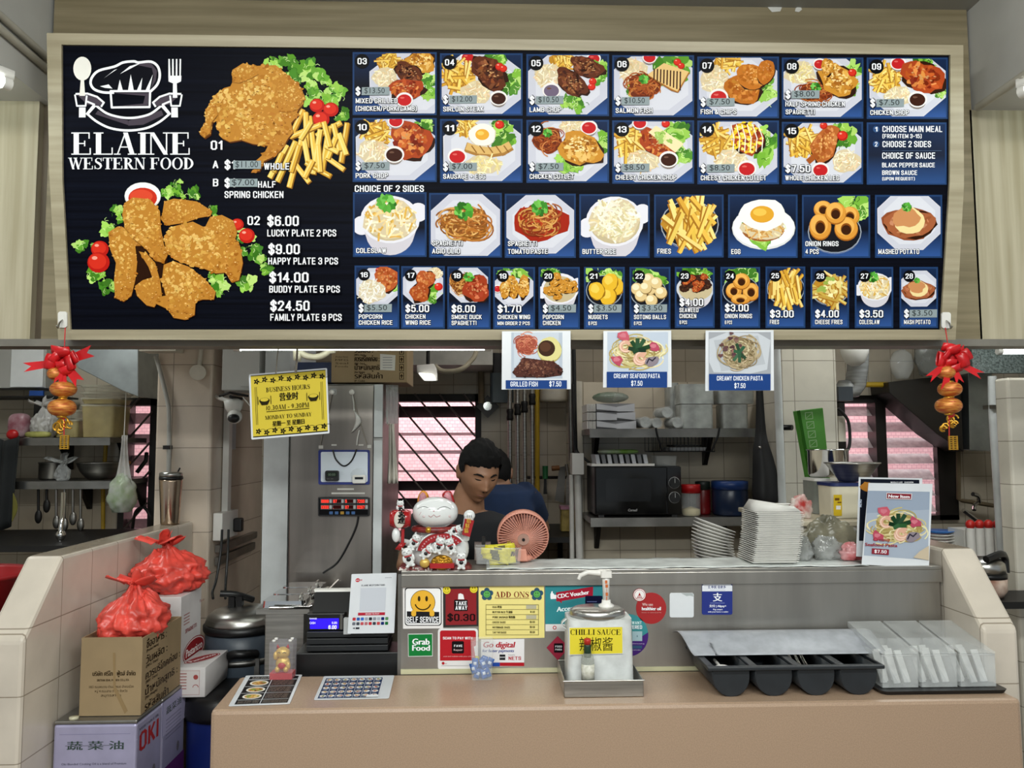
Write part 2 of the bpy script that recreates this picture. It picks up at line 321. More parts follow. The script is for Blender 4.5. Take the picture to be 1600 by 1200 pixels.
class Art:
    STEP = 4e-6
    def __init__(s, base, lift=.0004, seed=1):
        s.fn, s.n = base; s.v = []; s.f = []; s.c = []; s.k = 0; s.lift = lift; s.clip = None; s.g = random.Random(seed); s.d = 1
    def poly(s, pts, c, step=True):
        cs = c if isinstance(c, list) else None
        if s.clip and not cs:
            x0, y0, x1, y1 = s.clip
            for ax, lim, sg in ((0, x0, 1), (0, x1, -1), (1, y0, 1), (1, y1, -1)):
                o = []
                for i in range(len(pts)):
                    a, b = pts[i-1], pts[i]; ia, ib = (a[ax]-lim)*sg >= 0, (b[ax]-lim)*sg >= 0
                    if ia != ib:
                        t = (lim-a[ax])/(b[ax]-a[ax]); o.append((a[0]+(b[0]-a[0])*t, a[1]+(b[1]-a[1])*t))
                    if ib: o.append(b)
                pts = o
                if len(pts) < 3: return
        n = len(s.v); off = s.n*(s.lift+s.k*s.STEP)
        s.v += [s.fn(*p)+off for p in pts]; s.f.append(list(range(n, n+len(pts))))
        s.c += [lin(x) for x in cs] if cs else [lin(c)]*len(pts)
        if step: s.k += 1
    def rect(s, x0, y0, x1, y1, c): s.poly([(x0, y0), (x1, y0), (x1, y1), (x0, y1)], c)
    def grad(s, x0, y0, x1, y1, c0, c1): s.poly([(x0, y0), (x1, y0), (x1, y1), (x0, y1)], [c0, c0, c1, c1])
    def rrect(s, x0, y0, x1, y1, r, c):
        s.poly(arc(x1-r, y0+r, r, r, -90, 0, 5)+arc(x1-r, y1-r, r, r, 0, 90, 5)+arc(x0+r, y1-r, r, r, 90, 180, 5)+arc(x0+r, y0+r, r, r, 180, 270, 5), c)
    def ell(s, cx, cy, rx, ry, c, rot=0, n=22):
        a = R(rot); s.poly([(cx+rx*cos(t)*cos(a)-ry*sin(t)*sin(a), cy+rx*cos(t)*sin(a)+ry*sin(t)*cos(a)) for t in [2*pi*i/n for i in range(n)]], c)
    def blob(s, cx, cy, rx, ry, c, amp=.18, n=14, rot=0):
        g = s.g; a = R(rot); ph = [g.uniform(0, 6.3) for _ in range(3)]
        def p(t):
            k = 1+amp*(sin(3*t+ph[0])+.7*sin(5*t+ph[1])+.5*sin(8*t+ph[2]))/1.6
            x, y = rx*k*cos(t), ry*k*sin(t); return (cx+x*cos(a)-y*sin(a), cy+x*sin(a)+y*cos(a))
        s.poly([p(2*pi*i/n) for i in range(n)], c)
    def line(s, pts, w, c, close=False):
        k = len(pts); step = s.k
        for i in range(k if close else k-1):
            a, b = pts[i], pts[(i+1) % k]; dx, dy = b[0]-a[0], b[1]-a[1]; l = math.hypot(dx, dy) or 1; e = .25*w
            ux, uy = dx/l, dy/l; nx, ny = -uy*w/2, ux*w/2
            s.poly([(a[0]-ux*e+nx, a[1]-uy*e+ny), (b[0]+ux*e+nx, b[1]+uy*e+ny), (b[0]+ux*e-nx, b[1]+uy*e-ny), (a[0]-ux*e-nx, a[1]-uy*e-ny)], c)
    def arcl(s, cx, cy, rx, ry, a0, a1, w, c, n=14): s.line(arc(cx, cy, rx, ry, a0, a1, n), w, c)
    def text(s, t, x, y, h, c, x1=None, bold=0., al='l', sx=.78, rot=0., serif=False, slant=0., shadow=None):
        """t from x, base line y, cap height h; x1 fits the width"""
        if serif:
            vs, fs, cx = [], [], 0
            for ch in t:
                gl = serif_glyph(ch)
                if gl is None:
                    if ch == ' ': cx += .34; continue
                    gv, gf = glyphs(ch); m = max([p[0] for p in gv] or [.3])
                    b0 = len(vs); vs += [(p[0]*1.35+cx+.04, p[1]*1.4) for p in gv]; fs += [[b0+i for i in f] for f in gf]; cx += m*1.35+.12; continue
                for q in gl[0]: b0 = len(vs); vs += [(p[0]+cx, p[1]) for p in q]; fs.append(list(range(b0, b0+len(q))))
                cx += gl[1]
            cap = 1.
        elif bold and all(ch in BLK or ch == ' ' for ch in t): vs, fs = block_text(t, 1.0+bold*1.6); cap = 1.; bold = 0
        else: (vs, fs), cap = glyphs(t), .7
        if not vs: return
        lo, hi = min(p[0] for p in vs), max(p[0] for p in vs); ky = h/cap; sx = 1.0 if cap == 1. else sx
        kx = (x1-x-bold*h)/(hi-lo) if x1 is not None else ky*sx
        w = (hi-lo)*kx+bold*h
        ox = {'l': x, 'c': x-w/2, 'r': x-w}[al]-lo*kx; ca, sa = cos(R(rot)), sin(R(rot))
        for dx, dy, col in ([(h*.1, h*.11, shadow), (-h*.08, h*.06, shadow), (h*.06, -h*.08, shadow)] if shadow else [])+[(0, 0, c)]:
            for i in range(3 if bold else 1):
                n = len(s.v); off = s.n*(s.lift+s.k*s.STEP); k0 = s.k
                for p in vs:
                    px, py = p[0]*kx+bold*h*i/2+p[1]*ky*slant, -p[1]*ky; px += ox-x
                    s.v.append(s.fn(x+dx+px*ca-py*sa, y+dy+px*sa+py*ca)+off)
                if cap == 1.:
                    for f in fs:
                        for j in f: s.v[n+j] = s.v[n+j]+s.n*(s.k-k0)*s.STEP
                        s.k += 1
                else: s.k += 1
                k0 = s.k
                for f in fs: s.f.append([n+j for j in f]); s.c += [lin(col)]*len(f)
    def build(s, name, parent, mat=None, label=None):
        w = WM[parent].inverted(); me = bpy.data.meshes.new(name); me.from_pydata([tuple(w @ p) for p in s.v], [], s.f)
        at = me.attributes.new('ink', 'FLOAT_COLOR', 'CORNER'); flat = []
        for c in s.c: flat += [c[0], c[1], c[2], 1]
        at.data.foreach_set('color', flat); me.materials.append(mat or print_mat()); me.update()
        o = bpy.data.objects.new(name, me); COL.objects.link(o); o.parent = parent; WM[o] = WM[parent]
        return tag(o, label)
    # ---- food, drawn in print
    def jit(s, c, d=14):
        c = c.lstrip('#'); k = s.g.uniform(-d, d); return tuple(min(255, max(0, int(c[i:i+2], 16)+k+s.g.uniform(-d, d)*.3)) for i in (0, 2, 4))
    def pick(s, cs, d=10): return s.jit(s.g.choice(cs.split()), d)
    def P2(s, cx, cy, rx, ry):
        a, k = s.g.uniform(0, 6.283), sqrt(s.g.random()); return cx+rx*k*cos(a), cy+ry*k*sin(a)
    def plate(s, cx, cy, rx, ry, c='#cfcfd9', rot=22):
        p = lambda k, n=8: [(cx+rx*k*cos(R(rot+360*i/n)), cy+ry*k*sin(R(rot+360*i/n))) for i in range(n)]
        s.poly(p(1), c); s.poly(p(.97), '#c9c9d5'); s.poly(p(.8), '#d6d6df')
    def fries(s, cx, cy, rx, ry, n=26, cs='#e9bd4e #f2d06a #d9a53a #f5d983', ang=None, w=.13):
        s.blob(cx, cy, rx*.85, ry*.85, '#b98428', .12)
        for i in range(n):
            x, y = s.P2(cx, cy, rx*.75, ry*.75); a = s.g.gauss(ang, .45) if ang is not None else s.g.uniform(0, pi); l = s.g.uniform(.35, .6)*(rx+ry)/2*1.15; h = w*(rx+ry)/2*s.g.uniform(.85, 1.2)/2
            dx, dy = cos(a)*l, sin(a)*l; nx, ny = -sin(a)*h, cos(a)*h
            s.poly([(x-dx-nx, y-dy-ny), (x+dx-nx, y+dy-ny), (x+dx+nx*1.9, y+dy+ny*1.9), (x-dx+nx*1.9, y-dy+ny*1.9)], '#a8701f')
            s.poly([(x-dx-nx, y-dy-ny), (x+dx-nx, y+dy-ny), (x+dx+nx, y+dy+ny), (x-dx+nx, y-dy+ny)], s.pick(cs))
    def greens(s, cx, cy, rx, ry, n=16, cs='#5f9a2e #7db53e #9ccc57 #4a8526 #b4d873 #3d7420', amp=.3):
        for i in range(n):
            x, y = s.P2(cx, cy, rx*.75, ry*.75); k = s.g.uniform(.25, .5)
            s.blob(x, y, rx*k, ry*k, s.pick(cs), amp, 16, s.g.uniform(0, 90))
        for i in range(n):
            x, y = s.P2(cx, cy, rx*.85, ry*.85); a = s.g.uniform(0, 6.3); l = .16*(rx+ry)
            s.line([(x, y), (x+cos(a)*l*.5, y+sin(a)*l*.5), (x+cos(a+.6)*l, y+sin(a+.6)*l)], .035*(rx+ry)/2+.25, s.pick('#c4e08c #d4eaa4 #396b1c'))
    def slaw(s, cx, cy, rx, ry, n=60, cs='#efe3c8 #f7f0df #e3d0a8 #d9bd8a #f3e2b9 #e8c9a0'):
        s.blob(cx, cy, rx, ry, '#d8c6a2', .12, 18)
        for i in range(n):
            x, y = s.P2(cx, cy, rx*.92, ry*.9); a = s.g.uniform(0, pi); l = s.g.uniform(.1, .26)*rx
            s.line([(x-cos(a)*l, y-sin(a)*l), (x, y+s.g.uniform(-.05, .05)*rx), (x+cos(a)*l, y+sin(a)*l)], .075*rx, s.pick(cs))
    def noodles(s, cx, cy, rx, ry, n=46, cs='#c98a3e #a9682a #d9a257 #8a4f1e #e0b06a', base='#7a4218', w=.05):
        s.blob(cx, cy, rx*.8, ry*.75, base, .1, 24)
        for i in range(n):
            x, y = s.P2(cx, cy, rx*.6, ry*.6); a0 = s.g.uniform(0, 360); sp = s.g.uniform(70, 200); k = s.g.uniform(.2, .55)
            s.arcl(x, y, rx*k, ry*k*s.g.uniform(.6, 1), a0, a0+sp, w*rx+.2, s.pick(cs), 9)
    def meat(s, cx, cy, rx, ry, base='#6b3a1e', cs='#7d4826 #542a14 #8f5a30 #46200e #a06a3a', n=40, rot=0, amp=.16, gl=None):
        s.blob(cx+rx*.05, cy+ry*.08, rx*1.02, ry*1.02, '#2e1508', amp, 18, rot); s.blob(cx, cy, rx, ry, base, amp, 18, rot); a = R(rot)
        for i in range(n):
            u, v = s.P2(0, 0, rx*.8, ry*.8); x, y = cx+u*cos(a)-v*sin(a), cy+u*sin(a)+v*cos(a); k = s.g.uniform(.06, .2)
            s.blob(x, y, rx*k, ry*k*.8, s.pick(cs, 14), .3, 9, s.g.uniform(0, 180))
        for i in range(n//4):
            u, v = s.P2(0, -ry*.2, rx*.6, ry*.45); x, y = cx+u*cos(a)-v*sin(a), cy+u*sin(a)+v*cos(a)
            s.blob(x, y, rx*.06, ry*.05, gl or '#c89562', .3, 7)
    def crumbed(s, pts, cs='#b8782c #cc9340 #d9a751 #a8691f #e3b866 #c58834', n=240, k=.05, light=(.4, .35), base='#bd8030', lo='#5a2d0c', hi='#f0cd86', dk='#7a4312'):
        """fried crust filling an outline: crumbs lighter towards the upper middle"""
        xs, ys = [p[0] for p in pts], [p[1] for p in pts]; x0, x1, y0, y1 = min(xs), max(xs), min(ys), max(ys); W_, H_ = x1-x0, y1-y0
        def ins(x, y):
            c = False
            for i in range(len(pts)):
                (ax, ay), (bx_, by) = pts[i-1], pts[i]
                if (ay > y) != (by > y) and x < (bx_-ax)*(y-ay)/(by-ay)+ax: c = not c
            return c
        s.poly([(x+W_*.008, y+H_*.012) for x, y in pts], lo); s.poly(pts, base)
        q = cs.split(); q.sort(key=lambda h: int(h[1:3], 16)+int(h[3:5], 16)); r0 = sqrt(W_*H_)
        kb = s.k
        for i in range(n):
            s.k = kb+(i*5 % 180); x, y = s.g.uniform(x0, x1), s.g.uniform(y0, y1)
            if not ins(x, y): continue
            f = 1-min(1, math.hypot((x-x0)/W_-light[0], (y-y0)/H_-light[1])/.75)
            c = q[min(len(q)-1, max(0, int(f*len(q)+s.g.gauss(0, 1.1))))]; r = r0*k*s.g.uniform(.4, 1.1)
            s.blob(x, y, r, r*.65, s.jit(c, 8), .35, 8, s.g.uniform(0, 180))
            if i % 3 == 0: s.blob(x-r*.3, y-r*.4, r*.35, r*.2, s.jit(hi, 10), .3, 6)
            if i % 4 == 0: s.blob(x+r*.4, y+r*.5, r*.5, r*.16, s.jit(dk, 8), .3, 6)
        s.k = kb+190
    def cup(s, cx, cy, r, c='#c01f22', ry=None):
        ry = ry or r*.85; s.ell(cx, cy+ry*.25, r*.9, ry*.95, '#8b7f78'); s.ell(cx, cy, r, ry, '#ece6e4'); s.ell(cx, cy+ry*.06, r*.82, ry*.78, c)
        s.blob(cx-r*.25, cy-ry*.25, r*.25, ry*.12, '#d9625a' if c[1] in 'bcd' else '#6b4a3a', .2, 8)
    def tomato(s, cx, cy, r): s.ell(cx, cy, r, r*.92, '#b81c14'); s.ell(cx-r*.1, cy-r*.1, r*.8, r*.7, '#d5301f'); s.ell(cx-r*.35, cy-r*.4, r*.25, r*.16, '#f2a08c')
    def egg(s, cx, cy, r): s.blob(cx, cy, r, r*.85, '#d9cbb0', .05, 18); s.blob(cx, cy-r*.04, r*.96, r*.8, '#f3efe2', .05, 18); s.ell(cx, cy-r*.05, r*.5, r*.4, '#e8a936'); s.ell(cx-r*.12, cy-r*.15, r*.25, r*.15, '#f3c860')
    def herb(s, cx, cy, r, c='#3f8a2a #56a63a #2d6b1e #74bf52'):
        for i in range(9):
            a = 2*pi*i/9; s.blob(cx+cos(a)*r*.55, cy+sin(a)*r*.5, r*.42, r*.34, s.pick(c), .35, 12, s.g.uniform(0, 90))
    def onion(s, cx, cy, r, k=1.15):
        s.ell(cx, cy+r*.08, r, r*k, '#a5601a'); s.ell(cx, cy, r*.97, r*k*.95, '#d99438'); s.ell(cx-r*.1, cy-r*.15, r*.78, r*k*.75, '#e9ae54')
        s.ell(cx, cy+r*.08, r*.46, r*k*.5, '#8a4a12'); s.ell(cx, cy+r*.16, r*.4, r*k*.42, '#3a1c08')
    def bowl(s, cx, cy, rx, ry, c='#e4e2ea', ears=True):
        if ears: s.ell(cx-rx*.95, cy+ry*.25, rx*.32, ry*.4, c, 20); s.ell(cx+rx*.95, cy-ry*.3, rx*.32, ry*.4, c, 20)
        s.poly(arc(cx, cy, rx, ry*.9, 0, 0, 1)+arc(cx, cy+ry*.55, rx*.82, ry*.95, 10, 170, 12)+[(cx-rx, cy)], '#cfcad2'); s.ell(cx, cy, rx, ry, c); s.ell(cx, cy+ry*.04, rx*.88, ry*.86, '#c5b48f')
    def glass(s, cx, cy, rx, ry):
        s.ell(cx, cy, rx, ry, '#9aa1ad'); s.ell(cx, cy, rx*.96, ry*.96, '#15161c'); s.arcl(cx, cy+ry*.1, rx*.96, ry*.93, 20, 160, 1, '#b9c0ca')
# ---------------------------------------------------------------- the setting
YF, YB, YC = 2.7, 5.25, 3.95      # stall front, rear wall, tiled columns
TX = tiles('tile_wall', 'XZ', .2, .2, '#cdc2ae', '#8b8172', (P(912, 700, 4.5).x, 1.62))
TXB = tiles('tile_wall_rear', 'XZ', .155, .155, '#c6bba8', '#8a7f70', (P(782, 700, YB).x, 1.70))
TXC = tiles('tile_column', 'XZ', .205, .205, '#d6c6b4', '#94877a', (P(268, 700, YC).x, P(268, 700, YC).z))
TXR = tiles('tile_column_pale', 'XZ', .205, .205, '#d9d3c4', '#8f8778', (P(1244, 700, YC).x, P(1244, 627, YC).z))
TY = tiles('tile_partition', 'YZ', .2, .2, '#d5cabb', '#9a8d7c', (2.76, 1.25))
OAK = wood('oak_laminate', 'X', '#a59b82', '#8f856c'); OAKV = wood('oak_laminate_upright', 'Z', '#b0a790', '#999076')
OAKD = wood('oak_laminate_shaded', 'X', '#857a60', '#70654c')  # same oak made darker: shade above the board put into the colour
GREY = M('grey_paint', '#a3a29c', .6, var=.05, sc=3)
GREYL = M('pale_paint', '#bdbcb7', .6, var=.05, sc=3)
zc = P(800, 6, YF).z; zo = P(800, 530, YF).z; xl = P(74, 165, YF).x; xr = P(1522, 173, YF).x; zb = P(40, 158, YF).z
struct('floor', bx(-4, 4, -3, 5.4, -.1, 0), tiles('floor_tile', 'XY', .3, .3, '#8a7a68', '#5c5248'))
struct('ceiling', bx(-4, 4, -.6, 5.4, zc, zc+.1), GREY)
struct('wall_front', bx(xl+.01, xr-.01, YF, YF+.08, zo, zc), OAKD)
for pts in ([(1198, 10), (1210, 8), (1222, 11), (1219, 18), (1206, 19)], [(1243, 13), (1250, 9), (1253, 15), (1248, 19), (1242, 18)]): struct('paint_patch', MB().ext([P(x, y, YF-.0005) for x, y in pts], (0, -.001, 0)), M('old_paint', '#b9b8b2', .6), parent=bpy.data.objects['wall_front'])
struct('trim_1', bx(-4, 4, YF-.005, YF+.09, P(800, 541, YF).z, zo), M('alloy_strip', '#8a857b', .45, .6))
struct('wall_front_left', bx(-4, P(56, 300, YF).x, YF, YF+.08, zo, zb), OAKV)
struct('wall_front_right', bx(P(1521, 300, YF).x, 4, YF, YF+.08, zo, zb), OAKV)
struct('trim_2', bx(P(56, 300, YF).x, xl+.01, YF+.03, YF+.08, zo, zb), M('gap_shade_oak', '#4d4130', .5))  # gap beside the board frame: its shade put into the strip's dark colour
struct('trim_3', bx(xr-.06, P(1521, 300, YF).x, YF+.03, YF+.08, zo, zb), _mats['gap_shade_oak'])
struct('wall_beam_left', bx(-4, xl, -.5, YF+.08, zb, zc), GREYL)
struct('wall_beam_right', bx(xr, 4, -.5, YF+.08, zb, zc), GREYL)
struct('wall_left', bx(-3.75, -3.6, YF, 5.4, 0, zc), CREAM); struct('wall_right', bx(3.6, 3.75, YF, 5.4, 0, zc), CREAM)
# rear wall around three louvred windows
wins = [(190, 246, 622, 840), (610, 752, 616, 838), (1310, 1490, 618, 812)]
wr = []
for a, b, t, u in wins: wr.append((P(a, 700, YB).x, P(b, 700, YB).x, P((a+b)/2, u, YB).z, P((a+b)/2, t, YB).z))
b = MB(); xs = -3.6
for x0, x1, z0, z1 in wr: b.box(xs, x0, YB, YB+.12, 0, zc); b.box(x0, x1, YB, YB+.12, 0, z0); b.box(x0, x1, YB, YB+.12, z1, zc); xs = x1
b.box(xs, 3.6, YB, YB+.12, 0, zc); struct('wall_back', b, TXB)
FRM = M('window_frame_black', '#17120f', .5, var=.05); GLS = M('louvre_glass', '#e2dcdc', .3, var=.1, alpha=.55, sc=30)
for k, (x0, x1, z0, z1) in enumerate(wr):
    f = struct('window_%d' % (k+1), MB().box(x0, x0+.04, YB-.03, YB+.1, z0, z1).box(x1-.04, x1, YB-.03, YB+.1, z0, z1).box(x0, x1, YB-.03, YB+.1, z0, z0+.03).box(x0, x1, YB-.03, YB+.1, z1-.05, z1), FRM)
    n = 7 if k else 6; h = (z1-z0-.08)/n
    cols = [(x0+.04, x1-.04)] if k < 2 else [(x0+.04, x0+.24), (x0+.31, x1-.13)]
    if k == 2: struct('mullion', MB().box(x0+.24, x0+.31, YB-.04, YB+.08, z0, z1).box(x1-.13, x1-.04, YB-.03, YB+.02, z0, z1), FRM, parent=f)
    for i in range(n):
        z = z0+.05+h*i; hk = .5 if k == 0 else (.16, .62, .55, .14, .2, .16, .6)[i]
        for c0, c1 in cols:
            g = MB().ext([(c0, YB+.005, z), (c0, YB+.011, z+.004), (c0, YB+.085, z+h*.62), (c0, YB+.079, z+h*.62)] if k == 2 else [(c0, YB+.075, z), (c0, YB+.08, z), (c0, YB+.022, z+h*hk), (c0, YB+.017, z+h*hk)], (c1-c0, 0, 0))
            struct('louvre', g, GLS if k == 2 else M('louvre_pale_glass', '#b39a9c', .2, var=.2, alpha=.7) if k == 0 or hk < .3 else M('louvre_dark_glass', '#241c1c', .3, var=.2), parent=f)
    if k < 2:
        g = MB(); w = x1-x0; H = z1-z0
        for i in range(-6, 8):                        # slanting burglar bars
            xa = x0+i*.16; q = []
            for t in (0, 1):
                z = z0+H*t; x = xa+(H*(1-t) if k else H*t)*.85; q.append((x, z))
            (ax, az), (bx_, bz) = q; pts = []
            for t in [j/40 for j in range(41)]:
                x = ax+(bx_-ax)*t
                if x0+.02 < x < x1-.02: pts.append((x, YB-.045, az+(bz-az)*t))
            if len(pts) > 1: g.tube([pts[0], pts[-1]], .007, 6)
        struct('burglar_bars', g, M('bar_metal', '#5b5450', .4, .5), parent=f)
# the sunlit building outside
def facade():
    m = bpy.data.materials.new('outside_brick'); m.use_nodes = True; N = m.node_tree.nodes; L = m.node_tree.links
    t = N.new('ShaderNodeTexCoord'); sp = N.new('ShaderNodeSeparateXYZ'); cb = N.new('ShaderNodeCombineXYZ'); br = N.new('ShaderNodeTexBrick')
    L.new(t.outputs['Object'], sp.inputs[0]); L.new(sp.outputs[0], cb.inputs[0]); L.new(sp.outputs[2], cb.inputs[1]); L.new(cb.outputs[0], br.inputs[0])
    br.inputs['Scale'].default_value = 1; br.inputs['Brick Width'].default_value = .045; br.inputs['Row Height'].default_value = .03; br.inputs['Mortar Size'].default_value = .003
    br.inputs['Color1'].default_value = (*lin('#ecc2c6'), 1); br.inputs['Color2'].default_value = (*lin('#e4b0b6'), 1); br.inputs['Mortar'].default_value = (*lin('#cf9aa4'), 1)
    L.new(br.outputs[0], N['Principled BSDF'].inputs['Base Color']); return m
struct('wall_outside', bx(-5, 5, 7.2, 7.3, 0, 4.2), facade())
# microwave wall, columns, half walls
struct('wall_recess', bx(P(905, 700, 4.5).x, P(1226, 700, 4.5).x, 4.5, YB, 0, P(1000, 597, 4.5).z), TX)
struct('trim_4', bx(P(899, 700, 4.48).x, P(910, 700, 4.48).x, 4.47, 4.53, 0, P(1000, 596, 4.5).z), CREAM)
struct('wall_column_right', bx(P(1226, 700, YC).x, P(1310, 700, YC).x, YC, 4.5, 0, zc), TXR)
struct('wall_column_left', bx(P(242, 700, YC).x, P(330, 700, YC).x, YC, YC+.9, 0, zc), TXC, .012)
struct('wall_column_corner', bx(P(1579, 700, 3.7).x, 3.6, 3.7, 3.8, 0, P(1590, 590, 3.7).z), TXR, .012)
struct('wall_beam_kitchen', bx(P(225, 560, YC-.04).x, P(282, 560, YC-.04).x, YC-.1, YC+.02, P(250, 552, YC).z, zc), CREAM)
def half_wall(name, x0, x1, y1, z1, mats):
    b = MB(); prof = [(2.545, 0), (2.545, 1.02), (2.755, z1), (y1, z1), (y1, 0)]
    b.ext([(x0, y, z) for y, z in prof], (x1-x0, 0, 0)); struct(name, b, mats, .012)
half_wall('wall_half_left', -1.55, -1.43, YC, 1.25, TY)
half_wall('wall_half_right', 1.585, 1.70, 3.35, 1.25, TY)
struct('trim_5', bx(P(412, 700, 3.74).x, P(451, 700, 3.74).x, 3.74, 4.3, 0, 2.45), M('white_post', '#c9cdcd', .5, var=.05))
# ---------------------------------------------------------------- menu board
pb, pt_ = P(110, 515, 2.62), P(98, 71, 2.5); dv = (pt_-pb); dv.x = 0
BN = V((0, -dv.z, dv.y)).normalized(); BOARD = on_px(pb, BN)
mb = thing('menu_board', 'wide dark menu board in a pale oak frame above the stall opening', 'menu board', P(790, 515, 2.62))
O_ = [(75, 53), (1503, 72), (1504, 290), (1491, 531), (93, 531), (79, 270)]; I_ = [(98, 71), (1483, 87), (1482, 285), (1468, 515), (112, 515), (99.5, 280)]
b = MB(); q = lambda p, d=0.: BOARD[0](*p)+BN*d
for i in range(6):
    j = (i+1) % 6; b.ext([q(O_[i], .008), q(O_[j], .008), q(I_[j], .008), q(I_[i], .008)], -BN*.075)
part('frame', b, OAK, mb)
part('panel', MB().ext([q(p, -.0008) for p in I_], -BN*.03), M('board_black', '#07080f', .4, col2='#0d101b', sc=3, stretch=(.4, 6, 30), spec=.03), mb)
def bart(ox, oy, k=1/3.33333, seed=1):
    f = BOARD[0]; return Art((lambda x, y: f(ox+x*k, oy+y*k), BN), .0006, seed)
WH = '#f1f1f5'
# emblem: chef's hat between spoon and fork over a ribbon
a = bart(80, 60)
hat = [(325, 283), (270, 281), (225, 265), (206, 235), (215, 200), (250, 168), (330, 147), (375, 126), (430, 120), (455, 126), (520, 122), (556, 148), (566, 195), (553, 240), (520, 275)]; hat = smooth2(hat)
a.poly(hat, '#0c0d15'); a.line(hat, 13, WH)
for pts in ([(430, 135), (520, 128), (552, 170), (545, 220), (520, 262), (535, 200), (525, 155)], [(320, 285), (510, 285), (505, 350), (320, 355), (480, 340), (490, 300)]): a.poly(pts, '#4a424c')
a.line([(310, 275), (516, 275), (513, 358), (316, 360)], 11, WH, True)
for pts in ([(275, 208), (330, 165), (345, 160), (300, 190)], [(360, 185), (410, 145), (470, 128), (400, 165)], [(255, 250), (300, 240), (320, 262), (280, 258)],
            [(345, 275), (358, 215), (375, 275)], [(400, 275), (415, 188), (432, 275)], [(445, 275), (475, 205), (468, 275)], [(490, 275), (530, 188), (512, 275)]): a.poly(pts, WH)
rb = arc(402, 200, 255, 285, 140, 40, 16); ru = arc(402, 130, 205, 285, 40, 140, 16); rb = [(190, 395), (240, 435), (310, 468), (402, 480), (495, 468), (565, 435), (615, 395)]; ru = [(575, 350), (520, 392), (460, 410), (402, 415), (345, 408), (285, 388), (232, 348)]; rb, ru = smooth2(rb), smooth2(ru)
a.poly(rb+ru, '#0c0d15'); a.poly([(230, 395), (402, 452), (400, 428), (280, 398), (245, 375)], '#4a424c'); a.poly([(402, 430), (575, 375), (585, 400), (480, 450), (402, 455)], '#4a424c'); a.line(rb+ru, 12, WH, True)
for m in (1, -1):
    X = lambda x: x if m > 0 else 806-x
    pts = [(X(130), 290), (X(190), 288), (X(240), 305), (X(275), 335), (X(262), 355)]
    a.poly(pts+[(X(190), 345)], '#4a424c'); a.line(pts, 10, WH); a.line([(X(190), 330), (X(225), 345), (X(185), 395)], 10, WH); a.line([(X(125), 295), (X(135), 352), (X(180), 352), (X(186), 300)], 9, WH); a.poly([(X(146), 360), (X(180), 360), (X(180), 412), (X(145), 412)], WH)
a.ell(163, 158, 47, 62, '#e9e5dd'); a.poly([(155, 215), (172, 215), (178, 300), (148, 300)], '#e9e5dd')
for i in range(4): a.poly([(611+i*19.5, 108), (619+i*19.5, 108), (622+i*18, 205), (611+i*19, 205)], WH)
a.poly([(611, 195), (679, 195), (677, 225), (655, 235), (658, 310), (634, 310), (635, 235), (612, 225)], WH)
a.build('emblem_print', mb, label='white chef hat emblem with spoon, fork and ribbon')
a = bart(80, 60); a.text('ELAINE', 105, 606, 116, WH, 722, serif=True); a.text('WESTERN FOOD', 88, 682, 60, WH, 742, serif=True, bold=.03)
a.build('lettering', mb, label='white serif shop name')
# large printed plates
a = bart(80, 60, seed=4)
for x, y, rx, ry in [(1150, 135, 70, 40), (1250, 130, 70, 45), (1330, 165, 70, 60), (1390, 220, 80, 60), (1350, 290, 60, 60), (1480, 290, 60, 60), (1510, 400, 45, 45), (1440, 330, 60, 50), (1260, 200, 60, 50)]: a.greens(x, y, rx, ry, 9)
a.tomato(1385, 350, 39); a.tomato(1457, 371, 40); a.tomato(1405, 422, 45)
fl = [(1310, 375, 1245, 515), (1345, 410, 1380, 680), (1325, 390, 1330, 560), (1505, 440, 1385, 505), (1540, 445, 1510, 640), (1400, 450, 1250, 510), (1445, 470, 1410, 690), (1225, 560, 1140, 720), (1270, 540, 1180, 740), (1310, 500, 1240, 770), (1315, 520, 1340, 660), (1400, 480, 1365, 700), (1470, 450, 1500, 580), (1435, 620, 1520, 680), (1330, 650, 1450, 715), (1260, 640, 1340, 745), (1480, 520, 1440, 620), (1390, 560, 1400, 690), (1500, 500, 1535, 600), (1360, 640, 1320, 720), (1290, 560, 1250, 690), (1350, 440, 1300, 520), (1430, 560, 1490, 590), (1200, 600, 1160, 690), (1420, 440, 1450, 560)]
for x0, y0, x1, y1 in fl:
    a.line([(x0+5, y0+5), (x1+5, y1+5)], 27, '#8a5a14'); a.line([(x0, y0), (x1, y1)], 25, a.pick('#e9bd4e #f0cb62 #dca93c')); a.line([(x0-5, y0), (x1-5, y1)], 7, '#f8dd8a')
a.crumbed([(945, 165), (1000, 130), (1060, 145), (1170, 140), (1230, 190), (1290, 240), (1320, 300), (1310, 345), (1280, 385), (1290, 400), (1250, 440), (1260, 490), (1235, 520), (1200, 580), (1150, 620), (1110, 640), (1085, 690), (1055, 695), (1065, 640), (1110, 600), (1130, 560), (1050, 550), (990, 530), (930, 540), (890, 520), (865, 460), (860, 420), (840, 440), (830, 500), (800, 520), (775, 500), (780, 470), (805, 440), (810, 370), (850, 300), (900, 260), (935, 250), (950, 215), (940, 190)], n=900, k=.028)
a.crumbed([(1180, 230), (1240, 235), (1300, 270), (1318, 310), (1290, 370), (1230, 388), (1185, 380), (1165, 330)], n=160, k=.05, light=(.5, .3))
a.crumbed([(945, 170), (1000, 133), (1055, 150), (1080, 190), (1030, 215), (980, 235), (945, 230)], n=110, k=.06)
a.crumbed([(805, 370), (860, 345), (870, 400), (838, 440), (825, 500), (800, 515), (778, 495), (805, 440)], n=80, k=.07)
a.text('01', 832, 582, 48, WH, 896, bold=.14); a.text('A', 843, 678, 40, WH, 874, bold=.12); a.text('B', 845, 772, 40, WH, 874, bold=.12)
